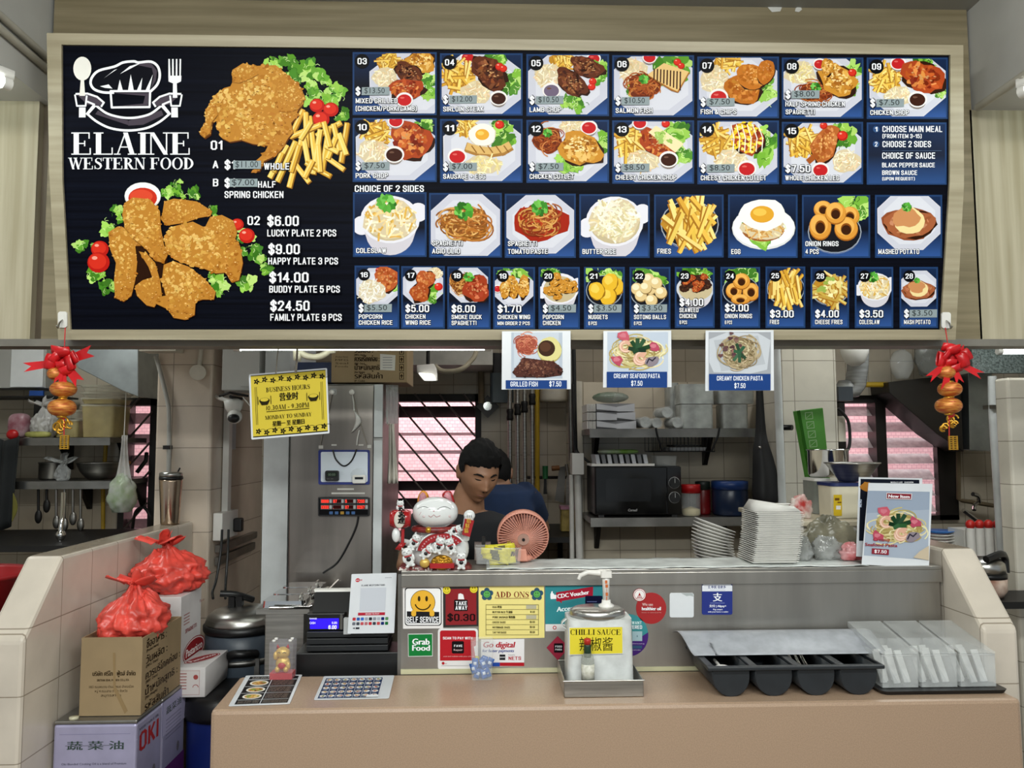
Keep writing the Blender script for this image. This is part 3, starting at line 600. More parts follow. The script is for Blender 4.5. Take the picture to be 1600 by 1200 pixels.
for y, pr, w1, wx in ((683, '$11.00', 'WHOLE', 1242), (777, '$7.00', 'HALF', 1172)):
    a.text('$1', 905, y, 46, WH, 962, bold=.14, shadow='#16161c'); x0 = 950 if 'W' in w1 else 932; a.rect(x0, y-44, x0+145, y-2, '#93a0a3'); a.text(pr, x0+12, y-10, 32, '#31363a', x0+130); a.text(w1, x0+160 if 'W' in w1 else 1080, y+2, 34, WH, wx, bold=.14, shadow='#16161c')
a.text('SPRING CHICKEN', 905, 833, 36, WH, 1213, bold=.14)
a.build('dish_print', mb, label='large printed whole fried chicken with fries')
a = bart(80, 270, seed=5)
for x, y, rx, ry in [(350, 210, 45, 50), (290, 280, 55, 50), (180, 380, 65, 50), (230, 530, 55, 55), (290, 600, 50, 45), (620, 95, 60, 45), (730, 110, 70, 40), (660, 60, 40, 25), (840, 210, 30, 40), (1050, 420, 70, 60), (1110, 480, 55, 60), (1020, 560, 60, 60), (880, 590, 50, 60), (850, 540, 50, 40), (1010, 330, 60, 40)]: a.greens(x, y, rx, ry, 8)
a.ell(478, 122, 95, 72, '#ddd9d8'); a.ell(478, 118, 92, 66, '#f4f2f0'); a.ell(478, 132, 75, 54, '#c9301e'); a.ell(470, 122, 60, 34, '#dc4a30')
for x, y, r in [(255, 397, 46), (248, 467, 58), (970, 270, 34), (1020, 328, 42)]: a.tomato(x, y, r)
a.poly([(430, 380), (600, 380), (620, 640), (440, 640)], '#2a1407')
for pts, n in (([(580, 215), (590, 150), (640, 135), (760, 150), (840, 200), (830, 225), (770, 235), (700, 260), (600, 275), (570, 240)], 170), ([(800, 290), (830, 230), (890, 220), (950, 250), (970, 310), (950, 380), (860, 360)], 130), ([(300, 310), (350, 280), (420, 300), (470, 350), (470, 380), (440, 380), (450, 470), (440, 560), (420, 640), (380, 670), (335, 650), (330, 560), (340, 470), (310, 400)], 260),
               ([(590, 330), (640, 280), (740, 255), (790, 280), (850, 300), (950, 340), (985, 380), (1000, 470), (980, 560), (940, 570), (910, 520), (860, 525), (800, 500), (720, 480), (640, 450), (600, 400)], 420), ([(460, 410), (500, 420), (545, 470), (570, 560), (580, 640), (540, 700), (500, 690), (450, 640), (440, 590), (480, 560), (530, 545), (510, 490)], 170),
               ([(590, 480), (640, 460), (720, 490), (800, 550), (860, 620), (850, 660), (790, 660), (755, 670), (750, 740), (700, 765), (640, 755), (610, 710), (545, 680), (550, 650), (600, 640), (580, 560)], 330), ([(385, 160), (430, 130), (520, 140), (570, 200), (575, 290), (590, 370), (610, 430), (590, 470), (550, 460), (500, 400), (440, 350), (390, 290), (375, 220)], 300)): a.crumbed(pts, n=n, k=.042)
for i, (pr, nm) in enumerate((('$6.00', 'LUCKY PLATE 2 PCS'), ('$9.00', 'HAPPY PLATE 3 PCS'), ('$14.00', 'BUDDY PLATE 5 PCS'), ('$24.50', 'FAMILY PLATE 9 PCS'))):
    x = 1128+i*6; a.text(pr, x, 278+i*147, 52, WH, x+166+(40 if i > 1 else 0), bold=.15, shadow='#16161c'); a.text(nm, x+1, 333+i*146, 36, WH, x+360+i*4, bold=.13, shadow='#16161c')
a.text('02', 1028, 275, 46, WH, 1095, bold=.14)
a.build('dish_print', mb, label='large printed platter of fried chicken pieces on lettuce')
# menu cards: (crop, card rectangle, number, price, sticker price, caption lines, painter), 3.33 units to the photo pixel
CROP = {3: (545, 75), 4: (1010, 75), 5: (545, 280), 6: (1010, 280)}
BR = '#6b3a1e'; RD = '#b0301a'
def chop(a, x, y, rx, ry, rot=0): a.meat(x, y, rx, ry, '#a8421c', '#b9521f #8e3214 #c96a2c #7a260f #d98a44', 60, rot)
def dark(a, x, y, rx, ry, rot=0): a.meat(x, y, rx, ry, '#5d2d18', '#6f3a20 #451e0f #7d482a #351509 #92562f', 50, rot)
def gold(a, x, y, rx, ry, rot=0, n=60): a.meat(x, y, rx, ry, '#c98a2e', '#d9a045 #b5741f #e6b765 #9c5f18 #eec67a', n, rot, gl='#f6dc9c')
def d03(a): a.plate(330, 190, 240, 180); a.fries(205, 80, 70, 60, 22); gold(a, 370, 75, 80, 60); a.slaw(190, 155, 65, 55); a.greens(410, 210, 50, 70); dark(a, 310, 130, 75, 50, 30); chop(a, 300, 215, 90, 55); a.cup(290, 270, 45)
def d04(a): a.plate(690, 190, 235, 180); a.cup(620, 50, 40); a.greens(770, 60, 60, 40); a.greens(850, 170, 55, 90); a.fries(570, 150, 95, 85, 40); a.slaw(665, 230, 80, 60); dark(a, 730, 130, 110, 65, 48); a.tomato(785, 98, 22); a.tomato(805, 108, 20); a.cup(780, 262, 46, '#3a1a0e')
def d05(a): a.plate(1140, 190, 225, 180); a.fries(1110, 70, 80, 55, 26); a.cup(1275, 55, 38); a.greens(1300, 130, 60, 70); a.slaw(1040, 145, 75, 65); a.greens(1170, 290, 80, 40); dark(a, 1240, 100, 90, 50, 20); dark(a, 1160, 180, 95, 55, 40); a.tomato(1270, 175, 20); a.tomato(1265, 203, 20); a.cup(1055, 222, 48, '#6f6076')
def spag(a, x, y, rx, ry): a.noodles(x, y, rx, ry, 50, '#b5622a #8e3d18 #c98040 #a04a1c', '#6b2a10'); a.herb(x, y-ry*.4, rx*.28)
def d06(a):
    a.plate(1590, 190, 240, 180); a.slaw(1480, 120, 75, 65); a.greens(1680, 110, 100, 90); a.greens(1480, 225, 40, 40); spag(a, 1535, 200, 105, 90)
    a.poly([(1555, 145), (1640, 85), (1775, 130), (1715, 235), (1680, 225)], '#a86a2a'); a.poly([(1555, 140), (1640, 80), (1770, 125), (1710, 228), (1680, 215)], '#e2bd7c')
    for i in range(9): a.line([(1590+i*17, 110-i*2+i*4), (1580+i*17+8, 165+i*7)], 7, '#3b1a0c')
    a.cup(1565, 50, 38); a.tomato(1710, 75, 20); a.tomato(1730, 95, 18)
def d07(a):
    a.plate(480, 195, 225, 180); a.fries(420, 75, 85, 45, 26); a.slaw(355, 165, 75, 70); a.greens(620, 220, 55, 95)
    a.meat(500, 215, 95, 75, '#b8691c', '#c4772a #a85c15 #cd8433', 70, 20, .08, '#e0a558'); a.meat(545, 150, 80, 65, '#c07020', '#cc8030 #b06418 #d88f40', 60, 20, .06, '#e6b068'); a.meat(620, 125, 45, 65, '#b8691c', '#c4772a #a85c15', 30, 15, .06); a.cup(375, 255, 50)
def d08(a): a.plate(920, 195, 225, 180); a.slaw(800, 130, 80, 60, 60, '#f2e2a8 #f6ecc8 #e4d08e #d9c47a'); a.greens(1060, 160, 50, 100); spag(a, 880, 235, 110, 70); gold(a, 990, 165, 110, 75, 35, 90); a.cup(900, 85, 35); gold(a, 940, 100, 32, 45); a.tomato(1070, 130, 22)
def d09(a): a.plate(1360, 190, 215, 180); a.greens(1430, 80, 90, 40); a.greens(1530, 230, 40, 30); a.fries(1245, 165, 85, 85, 40); a.cup(1310, 80, 42); chop(a, 1440, 150, 120, 75, 20); a.slaw(1310, 250, 70, 50); a.cup(1410, 268, 50, '#3a1a0e')
def d10(a): a.plate(245, 530, 225, 180); a.fries(140, 440, 85, 70, 34); a.greens(390, 410, 50, 50); chop(a, 325, 480, 110, 95, 30); a.slaw(130, 540, 85, 60); a.cup(245, 380, 42); a.cup(237, 555, 52, '#3a1a0e')
def d11(a):
    a.plate(700, 530, 225, 185, '#d4d3d8'); a.fries(620, 420, 70, 50, 22); a.greens(800, 450, 75, 90); a.egg(695, 455, 72); a.tomato(785, 400, 24)
    a.line(curve([(620, 520, 0), (720, 535, 0), (830, 515, 0)], 6) and [(620, 520), (680, 540), (740, 545), (800, 535), (835, 515)], 52, '#a9793a'); a.line([(622, 514), (680, 532), (740, 536), (800, 526), (833, 508)], 38, '#d9b06a')
    for i in range(5): a.line([(640+i*42, 510), (665+i*42, 545)], 6, '#8f5f24')
    a.slaw(700, 610, 95, 50, 50, '#f2e2a8 #f6ecc8 #e4d08e'); a.cup(565, 565, 50)
def d12(a): a.plate(1140, 530, 225, 185); a.slaw(1170, 410, 70, 40); spag(a, 1035, 480, 95, 90); a.greens(1320, 500, 45, 70); a.greens(1150, 610, 75, 55); a.cup(1250, 415, 45); gold(a, 1205, 525, 115, 85, 15, 120)
def d13(a): a.plate(1590, 540, 235, 180); a.fries(1465, 490, 80, 85, 36); a.greens(1700, 470, 70, 100); a.greens(1730, 560, 60, 60); chop(a, 1600, 500, 110, 55, 40); a.poly([(1560, 440), (1600, 405), (1745, 500), (1700, 545)], '#efdfae'); a.greens(1650, 470, 60, 40, 5, '#9cbc5a #d8d890'); a.slaw(1530, 590, 85, 55); a.cup(1515, 390, 40); a.tomato(1650, 395, 22); a.cup(1665, 580, 50, '#3a1a0e')
def d14(a):
    a.plate(480, 545, 225, 185); a.fries(365, 490, 85, 85, 40); a.greens(610, 500, 60, 110); a.slaw(445, 590, 90, 60); chop(a, 525, 470, 90, 75, 40)
    for i in range(70): x, y = a.P2(525, 465, 85, 80); a.blob(x, y, 11, 8, a.pick('#f4d02e #f8e26a #e6b81e'), .3, 7)
    for i in range(6): a.line([(440+i*28, 400), (455+i*30, 470), (450+i*30, 540)], 5, '#f6efe0')
    a.cup(522, 628, 50)
def d15(a): a.plate(920, 545, 225, 185); a.greens(1020, 460, 70, 70); a.fries(810, 490, 80, 90, 36); a.slaw(1040, 590, 75, 60); a.meat(930, 500, 62, 105, '#b5622a', '#c47236 #a2521d #d08a4a', 80, 25, .14, '#e6b068'); a.line([(880, 560), (845, 590)], 30, '#a2521d'); a.tomato(922, 405, 20); a.tomato(1020, 458, 28); a.cup(905, 635, 46)
def slawbowl(a, x, y, r): a.bowl(x, y, r, r*.8); a.slaw(x, y, r*.86, r*.68, 90, '#f0d69a #f4e8c8 #e2b95e #f8f0dc #d9a848 #efe0b4'); a.herb(x-r*.12, y-r*.55, r*.36)
def mash(a, x, y, r): a.plate(x, y, r*1.25, r*1.15, '#cfcfd9'); a.blob(x-r*.02, y+r*.12, r*.98, r*.58, '#8f4a2a', .1, 18); a.meat(x, y+r*.1, r*.93, r*.5, '#a35c38', '#b06a44 #94502e #bd7c54', 40, 0, .1, '#e2b394'); a.blob(x, y+r*.02, r*.55, r*.48, '#ecd69a', .05); a.blob(x-r*.12, y-r*.1, r*.5, r*.36, '#c98a58', .14); a.herb(x-r*.1, y-r*.48, r*.2)
def s1(a): slawbowl(a, 215, 210, 155)
def s2(a): a.plate(610, 250, 215, 190); a.noodles(610, 230, 150, 115, 90, '#b8722e #d0944a #94551c #e0b06a #a8642a', '#8a5220'); a.herb(600, 165, 55)
def s3(a): a.plate(1000, 235, 200, 165); a.blob(1000, 230, 150, 90, '#a02410', .15); a.noodles(1000, 210, 125, 105, 80, '#c98a3e #a9582a #d9a257 #8a3a16 #b8401c', '#8a2a10'); a.herb(995, 150, 48)
def s4(a): a.bowl(1385, 220, 150, 130); a.slaw(1385, 215, 130, 108, 140, '#eadfb8 #f2ead0 #dccb98 #f6f0de')
def s5(a): a.glass(225, 235, 152, 125); a.fries(222, 235, 160, 122, 54, ang=1.5)
def s6(a): a.ell(610, 255, 165, 112, '#dcdcdc'); a.ell(610, 250, 160, 105, '#f2f2f0'); a.greens(610, 265, 125, 78, 14); a.ell(607, 265, 110, 60, '#9a5a28'); a.slaw(607, 255, 112, 60, 40, '#e2bd7c #d09a52 #f0dcb0'); a.blob(605, 185, 122, 82, '#f4f2ec', .06, 18); a.ell(602, 183, 62, 44, '#e0a22e'); a.ell(590, 172, 35, 20, '#f0c050')
def s7(a): a.greens(1080, 150, 85, 85, 22); a.glass(980, 275, 140, 110); a.onion(920, 155, 50, .9); a.onion(1060, 190, 50, 1); a.onion(1040, 255, 62, 1); a.onion(905, 245, 58, 1.2); a.onion(985, 175, 55, 1.05)
def s8(a): mash(a, 1370, 215, 145)
def m16(a): a.plate(150, 560, 120, 105); a.tomato(155, 475, 16); a.greens(240, 540, 30, 50); a.meat(195, 520, 62, 70, '#b5562a', '#c4703a #a2481d #d58a4a', 50); a.slaw(120, 585, 72, 62, 80, '#f0eadc #f6f2ea #e0d6c0')
def m17(a): a.plate(385, 555, 115, 105); a.slaw(450, 490, 40, 30); a.greens(430, 600, 60, 50); a.meat(400, 520, 50, 45, '#b5562a', '#c4703a #a2481d #d58a4a', 40); a.meat(370, 590, 50, 50, '#a84c1e', '#c4703a #a2481d', 40); a.tomato(468, 560, 22)
def m18(a): a.plate(625, 550, 108, 100); a.noodles(590, 545, 75, 75, 40); a.meat(665, 570, 68, 70, '#a03a1c', '#b85030 #8a2c14 #cc7048', 44); a.herb(625, 510, 30)
def m19(a): a.greens(860, 500, 90, 40, 16); a.plate(860, 570, 110, 100); a.cup(775, 570, 24); a.greens(870, 490, 70, 25, 10); gold(a, 855, 560, 30, 62, -8); gold(a, 910, 560, 30, 60, 5); gold(a, 815, 570, 28, 50, 10)
def m20(a): a.greens(1060, 500, 60, 40); a.bowl(1100, 570, 98, 80); [gold(a, *a.P2(1100, 560, 72, 58), 24, 20, 0, 12) for _ in range(20)]
def m21(a):
    a.greens(1330, 520, 95, 60, 24); a.glass(1330, 580, 95, 80)
    for x, y, r in ((1390, 555, -30), (1360, 535, 10), (1350, 610, 20), (1290, 580, -20)): a.blob(x+3, y+4, 42, 48, '#9a6a10', .06, 16, r); a.blob(x, y, 40, 46, '#e6b52e', .06, 16, r); a.blob(x-8, y-10, 22, 24, '#f2cc55', .1, 12, r)
def m22(a):
    a.greens(1570, 520, 95, 60, 24); a.glass(1560, 590, 95, 75)
    for x, y in ((1500, 570), (1560, 520), (1570, 570), (1520, 605), (1600, 540), (1625, 590), (1575, 630), (1545, 565)): a.ell(x+2, y+4, 32, 31, '#8a6a3a'); a.ell(x, y, 31, 30, '#e0c48c'); a.ell(x-6, y-8, 18, 16, '#f2e4c0')
def m23(a): a.greens(250, 510, 95, 50, 20); a.bowl(255, 570, 100, 70, '#c9ccd4', False); [a.meat(*a.P2(255, 560, 75, 55), 24, 20, '#3a2016', '#241410 #55301e #6b3f24', 10) for _ in range(12)]; [chop(a, *a.P2(265, 535, 65, 40), 20, 17) for _ in range(7)]
def m24(a): a.greens(490, 520, 95, 60, 22); a.glass(490, 580, 95, 75); a.onion(455, 580, 42, 1); a.onion(545, 585, 45, 1.05); a.onion(495, 530, 45, .95); a.onion(490, 625, 50, .5)
def m25(a): a.glass(725, 570, 98, 85); a.fries(722, 570, 105, 88, 40, ang=1.5)
def m26(a): a.glass(955, 575, 98, 80); a.fries(955, 575, 105, 88, 40, cs='#d9bd62 #e6d28a #c9a64a'); [a.blob(*a.P2(955, 560, 60, 50), 14, 11, a.pick('#f2e6a8 #e8d488 #9ab050'), .3, 9) for _ in range(20)]
def m27(a): slawbowl(a, 1190, 560, 90)
def m28(a): mash(a, 1418, 570, 88)
CARDS = [(3, (20, 22, 458, 350), '03', None, '$13.50', ['MIXED GRILLED', '(CHICKEN/PORK/LAMB)'], (255, 355), d03), (3, (475, 28, 905, 352), '04', None, '$12.00', ['SIRLOIN STEAK'], (703,), d04),
 (3, (925, 32, 1355, 355), '05', None, '$10.50', ['LAMB CHOP'], (1105,), d05), (3, (1372, 38, 1798, 360), '06', None, '$10.50', ['SALMON FISH'], (1580,), d06),
 (4, (265, 45, 690, 366), '07', None, '$7.50', ['FISH & CHIPS'], (468,), d07), (4, (705, 50, 1130, 368), '08', None, '$8.00', ['HALF SPRING CHICKEN', 'SPAGHETTI'], (1030, 873), d08), (4, (1147, 50, 1570, 370), '09', None, '$7.50', ['CHICKEN CHOP'], (1365,), d09),
 (3, (20, 365, 458, 698), '10', None, '$7.50', ['PORK CHOP'], (205,), d10), (3, (475, 370, 905, 702), '11', None, '$7.00', ['SAUSAGE + EGG'], (712,), d11), (3, (925, 375, 1355, 703), '12', None, '$7.50', ['CHICKEN CUTLET'], (1172,), d12),
 (3, (1372, 377, 1798, 707), '13', None, '$8.50', ['CHEESY CHICKEN CHOP'], (1705,), d13), (4, (265, 378, 690, 710), '14', None, '$8.50', ['CHEESY CHICKEN CUTLET'], (623,), d14), (4, (705, 385, 1128, 710), '15', '$7.50', None, ['WHOLE CHICKEN LEG'], (1003,), d15),
 (5, (22, 68, 405, 405), '', None, None, ['COLESLAW'], (196,), s1), (5, (418, 72, 797, 408), '', None, None, ['SPAGHETTI', 'AGIO OLIO'], (592, 580), s2), (5, (812, 76, 1182, 410), '', None, None, ['SPAGHETTI', 'TOMATO PASTE'], (980, 1035), s3), (5, (1200, 78, 1567, 410), '', None, None, ['BUTTER RICE'], (1390,), s4),
 (6, (40, 80, 402, 408), '', None, None, ['FRIES'], (128,), s5), (6, (425, 80, 787, 410), '', None, None, ['EGG'], (490,), s6), (6, (810, 82, 1165, 410), '', None, None, ['ONION RINGS', '4 PCS'], (1000, 897), s7), (6, (1190, 82, 1540, 410), '', None, None, ['MASHED POTATO'], (1420,), s8),
 (5, (30, 450, 263, 778), '16', None, '$5.50', ['POPCORN', 'CHICKEN RICE'], (175, 228), m16), (5, (273, 453, 500, 778), '17', '$5.00', None, ['CHICKEN', 'WING RICE'], (400, 427), m17), (5, (513, 455, 738, 780), '18', '$6.00', None, ['SMOKE DUCK', 'SPAGHETTI'], (693, 665), m18), (5, (752, 457, 970, 780), '19', '$1.70', None, ['CHICKEN WING', '-MIN ORDER 2 PCS'], (945, 943), m19),
 (5, (988, 457, 1203, 780), '20', None, '$4.50', ['POPCORN', 'CHICKEN'], (1120, 1103), m20), (5, (1225, 457, 1437, 780), '21', None, '$3.50', ['NUGGETS', '-6 PCS'], (1348, 1292), m21), (5, (1462, 457, 1675, 780), '22', None, '$3.50', ['SOTONG BALLS', '-6 PCS'], (1652, 1525), m22),
 (6, (148, 457, 355, 775), '23', '$4.00', None, ['SEAWEED', 'CHICKEN', '-6 PCS'], (270, 258, 210), m23), (6, (385, 457, 592, 775), '24', '$3.00', None, ['ONION RINGS', '-6 PCS'], (550, 445), m24), (6, (620, 455, 827, 775), '25', '$3.00', None, ['FRIES'], (690,), m25), (6, (855, 457, 1055, 775), '26', '$4.00', None, ['CHEESE FRIES'], (1020,), m26), (6, (1085, 457, 1285, 775), '27', '$3.50', None, ['COLESLAW'], (1213,), m27), (6, (1318, 457, 1518, 775), '28', None, '$3.50', ['MASH POTATO'], (1478,), m28)]
for i, (cr, (x0, y0, x1, y1), num, price, stick, cap, xe, fn) in enumerate(CARDS):
    a = bart(*CROP[cr], seed=i+10); small = i >= 21; ym = y0+(y1-y0)*.55
    a.rect(x0, y0, x1, y1, '#213c66'); a.grad(x0+9, y0+9, x1-9, ym, '#15284a', '#0a0d18'); a.grad(x0+9, ym, x1-9, y1-9, '#0a0d18', '#2f5290')
    a.clip = (x0+9, y0+6, x1-9, y1-9); fn(a); a.clip = None
    n = len(cap); xt = x0+(16 if not small else 22)
    bs = [y1-20-(41 if not small else 31)*(n-1-j) for j in range(n)]; yp = bs[0]-(42 if not small else 35)
    if small and n == 3: yp += 2
    if num: r = 38 if not small else 31; cx, cy = x0+50, y0+48; a.ell(cx, cy, r, r, '#08080b', n=28); a.text(num, cx-r*.66, cy+r*.42, r*.86, WH, cx+r*.66, bold=.14)
    for t, y, xx in zip(cap, bs, xe): a.text(t.lstrip('-'), xt, y, 19 if t[0] == '-' else 26 if not small else 23, WH, xx, bold=.13, shadow='#101016')
    if price: a.text(price, xt, yp, 38, WH, xt+(125 if small else 132), bold=.15, shadow='#101016')
    if stick:
        a.text('$', xt, yp, 40, WH, xt+26, bold=.15, shadow='#101016'); s0 = xt+(32 if not small else 28); a.poly([(s0+2, yp-40), (s0+145, yp-42), (s0+144, yp), (s0, yp+1)], '#8e9a9d'); a.text(stick, s0+14, yp-9, 29, '#2f3437', s0+120)
    a.build('dish_print', mb, label='printed menu card for '+' '.join(cap).replace('-', '').lower())
a = bart(*CROP[4], seed=3); a.rect(1147, 388, 1563, 712, '#24406c'); a.grad(1156, 397, 1555, 560, '#16294c', '#1a2134'); a.grad(1156, 560, 1555, 704, '#1a2134', '#2b4a7e')
for t, x, y, h, xe in (('CHOOSE MAIN MEAL', 1228, 438, 32, 1540), ('(FROM ITEM 3-15)', 1228, 470, 22, 1433), ('CHOOSE 2 SIDES', 1228, 517, 32, 1482), ('CHOICE OF SAUCE', 1226, 577, 32, 1502), ('BLACK PEPPER SAUCE', 1226, 622, 24, 1500), ('BROWN SAUCE', 1226, 662, 24, 1408), ('(UPON REQUEST)', 1226, 690, 17, 1396)): a.text(t, x, y, h, WH, xe, bold=.12)
for t, y in (('1', 424), ('2', 502)): a.ell(1194, y, 17, 17, '#31507e'); a.text(t, 1187, y+12, 24, WH, 1202, bold=.12)
a.rect(1226, 535, 1535, 537, '#54698c'); a.build('dish_print', mb, label='printed card on how to choose a meal')
a = bart(*CROP[5]); a.text('CHOICE OF 2 SIDES', 30, 66, 34, WH, 392, bold=.14); a.build('lettering', mb, label='white heading over the side dishes')
# ---------------------------------------------------------------- service counter and steel hatch
CZ, SZ = .845, 1.19               # counter top, steel shelf top
cl, cr_ = PZ(327, 1112, CZ), PZ(1593, 1091, CZ); cb_ = PZ(378, 1054, CZ); y0c = (cl.y+cr_.y)/2
b = MB(); b.ext([(cl.x, y0c, 0), (cr_.x, y0c, 0), (cr_.x, 2.54, 0), (1.58, 2.54, 0), (1.58, 2.755, 0), (cb_.x, 2.755, 0)], (0, 0, CZ))
solo('service_counter', b, M('peach_stone', '#a98f78', .34, var=.07, sc=320, spec=.4), 'long peach speckled stone counter across the front of the stall', 'counter', bevel=.012)
YP = 2.76; pxl, pxr = P(627, 960, YP).x, P(1470, 960, YP).x
st = thing('steel_shelf', 'stainless steel splash panel topped by a narrow shelf behind the peach counter', 'steel shelf', (.6, YP, 0))
PANEL = M('steel_sheet', '#b0aca5', .36, .96, var=.12, sc=2.2, stretch=(2.5, 1, .35))
part('front_panel', bx(pxl, pxr, YP, YP+.015, .3, SZ-.03), PANEL, st)
part('top', MB().box(pxl, pxr+.004, YP-.012, YP+.24, SZ-.012, SZ).box(pxl, pxr+.004, YP-.012, YP-.004, SZ-.055, SZ-.0121), PANEL, st, bevel=.002)
part('side_panel', bx(pxl-.012, pxl, YP, YP+.23, .3, SZ-.012), STEELD, st)
part('side_panel', bx(pxr-.012, pxr, YP+.016, YP+.23, .3, SZ-.012), STEELD, st)
for x in (pxl+.03, pxr-.05): part('leg', bx(x, x+.03, YP+.19, YP+.22, 0, SZ-.012), STEELD, st)
solo('sealing_tape', MB().ext([(pxl, YP-.001, CZ), (pxr-.3, YP-.001, CZ), (pxr-.3, YP-.001, CZ+.012), (pxl, YP-.001, CZ+.016)], (0, -.0045, 0)), M('yellowed_tape', '#c9c6a2', .4), 'yellowed strip of tape along the foot of the steel panel', 'tape')
b = MB(); x0, x1 = P(760, 880, 2.85).x, P(1338, 880, 2.85).x
b.sheet(lambda u, v: (x0+(x1-x0)*u, 2.7485+v*.22+.006*sin(u*40), SZ+.0025+.004*abs(noise.noise(V((u*22, v*3, 0))))+.006*max(0, v-.8)*abs(sin(u*17))), 90, 8, .0012)
solo('plastic_sheet', b, M('frosted_sheet', '#d3d7d4', .35, var=.1, sc=12), 'pale plastic sheet covering the top of the steel shelf', 'plastic sheet')
# ---------------------------------------------------------------- stickers and notices
def rr(x0, y0, x1, y1, r):
    if r <= 0: return [(x0, y0), (x1, y0), (x1, y1), (x0, y1)]
    return arc(x1-r, y0+r, r, r, -90, 0, 6)+arc(x1-r, y1-r, r, r, 0, 90, 6)+arc(x0+r, y1-r, r, r, 90, 180, 6)+arc(x0+r, y0+r, r, r, 180, 270, 6)
def sheet_thing(name, label, cat, art, pts, col, th=.0012, group=None, mat=None):
    """a printed sheet: the backing in world space plus an Art whose coordinates pts are in"""
    ps = [art.fn(*p) for p in pts]; c = sum(ps, V())/len(ps); c.z = min(p.z for p in ps)
    t = thing(name, label, cat, c, group=group); part('backing', MB().ext(ps, art.n*th), mat or M('paper_'+col[1:], col, .5, var=.02), t); return t
def on(base, ox, oy, k): f, n = base; return (lambda x, y: f(ox+x*k, oy+y*k), n)
def smile(a, x, y, r, c='#e9cf3a', o='#2a2410', w=.07):
    a.ell(x, y, r, r, o, n=30); a.ell(x, y, r*.96, r*.96, c, n=30); a.ell(x-r*.3, y-r*.3, r*.11, r*.22, o); a.ell(x+r*.3, y-r*.3, r*.11, r*.22, o); a.arcl(x, y+r*.02, r*.62, r*.56, 15, 165, r*w, o)
PAN = on_Y(YP-.0005); PL = on(PAN, 600, 860, .25)
a = Art(PL, .0016, 2); t = sheet_thing('notice', 'self service sticker with a smiley face on the steel panel', 'sticker', a, [(118, 226), (368, 224), (370, 487), (119, 489)], '#e8e4e2')
for r, c in ((0, '#2b2b2d'), (5, '#f1f0f0')): a.poly(rr(130+r, 232+r, 360-r, 470-r, 18), c)
smile(a, 243, 325, 78, '#e8b23c', '#3a2c14', .1); a.poly([(143, 380), (345, 384), (345, 454), (143, 454)], '#232326')
for x in (186, 300): a.rrect(x-15, 372, x+15, 412, 13, '#e8b23c')
a.text('SELF SERVICE', 143, 450, 37, WH, 342, bold=.14, shadow='#101012'); a.build('print', t)
a = Art(PL, .0016, 2); t = sheet_thing('notice', 'dark red take away sticker priced thirty cents', 'sticker', a, [(370, 224), (588, 218), (590, 473), (370, 480)], '#211a1a')
a.poly([(385, 242), (577, 238), (578, 463), (386, 466)], '#8c2a2e'); a.poly([(463, 305), (465, 272), (478, 268), (495, 275), (502, 305)], '#f0eeee'); a.rrect(438, 308, 523, 378, 6, '#171314')
a.text('TAKE', 447, 342, 25, WH, 518, bold=.16); a.text('AWAY', 446, 371, 25, WH, 521, bold=.16); a.text('$0.30', 395, 440, 44, '#211314', 572, bold=.2)
for x, y in ((392, 248), (561, 241)): smile(a, x, y, 25, '#e6d23c')
a.build('print', t)
a = Art(PL, .0026, 2); t = sheet_thing('notice', 'yellow add ons price list on the steel panel', 'sticker', a, [(592, 217), (1000, 213), (1003, 545), (593, 552)], '#efe08a', .002)
a.text('ADD ONS', 692, 293, 36, '#7a1f1a', 905, serif=True); a.rect(692, 297, 907, 300, '#7a1f1a')
for x in (643, 955):
    for i in range(5): a.ell(x+24*cos(i*1.257-1.57), 273+24*sin(i*1.257-1.57), 17, 17, '#35566b')
    smile(a, x, 273, 22, '#5fae5a')
a.rect(636, 337, 966, 340, '#5b5230')
for i, (n, p) in enumerate((('EGG 烤蛋', ''), ('BUTTER RICE 牛油饭', '$1.00'), ('PORK SAUSAGE 猪香肠', ''), ('CHEESE SAUCE', '$0.50'), ('MAYONNAISE SAUCE', '$0.50'), ('TAR TAR SAUCE', '$0.50'))):
    y = 338+i*31.5; a.rect(636, y+29, 966, y+31, '#5b5230'); a.text(n, 678, y+21, 12, '#3c3618', bold=.12, sx=.8)
    if p: a.text(p, 943, y+19, 12, '#3c3618', al='r', bold=.12)
    else: a.rect(888, y+2, 952, y+26, '#b9b49a')
for x in (636, 964): a.rect(x, 337, x+2, 527, '#5b5230')
a.build('print', t)
a = Art(PL, .0018, 2); t = sheet_thing('notice', 'teal voucher accepted poster behind the chilli sauce pump', 'sticker', a, [(1007, 213), (1372, 211), (1370, 503), (1009, 505)], '#e2e0df', .0014)
a.poly([(1007, 213), (1372, 211), (1370, 458), (1008, 460)], '#36858d'); a.poly([(1075, 262), (1307, 225), (1305, 282), (1110, 316), (1112, 330), (1095, 318), (1077, 318)], '#a11f33')
a.text('CDC Voucher', 1084, 300, 26, WH, 1285, bold=.12, rot=-8); a.text('Accepted', 1078, 383, 30, '#e8f2f2', 1240, bold=.12, rot=-5, slant=.15)
a.rrect(1257, 283, 1364, 366, 6, '#131633'); a.rect(1268, 318, 1330, 322, '#6a74a8'); a.text('100', 1268, 352, 10, '#a9b0d8'); a.rrect(1040, 268, 1062, 300, 5, WH); a.poly([(1040, 280), (1046, 256), (1054, 254), (1054, 276), (1078, 278), (1076, 302), (1042, 304)], WH)
a.ell(1066, 482, 12, 12, '#c0303a'); a.ell(1066, 482, 7, 7, '#e2e0df'); a.text('CORRIDOR', 1165, 392, 14, '#c9525e', 1290); a.build('print', t)
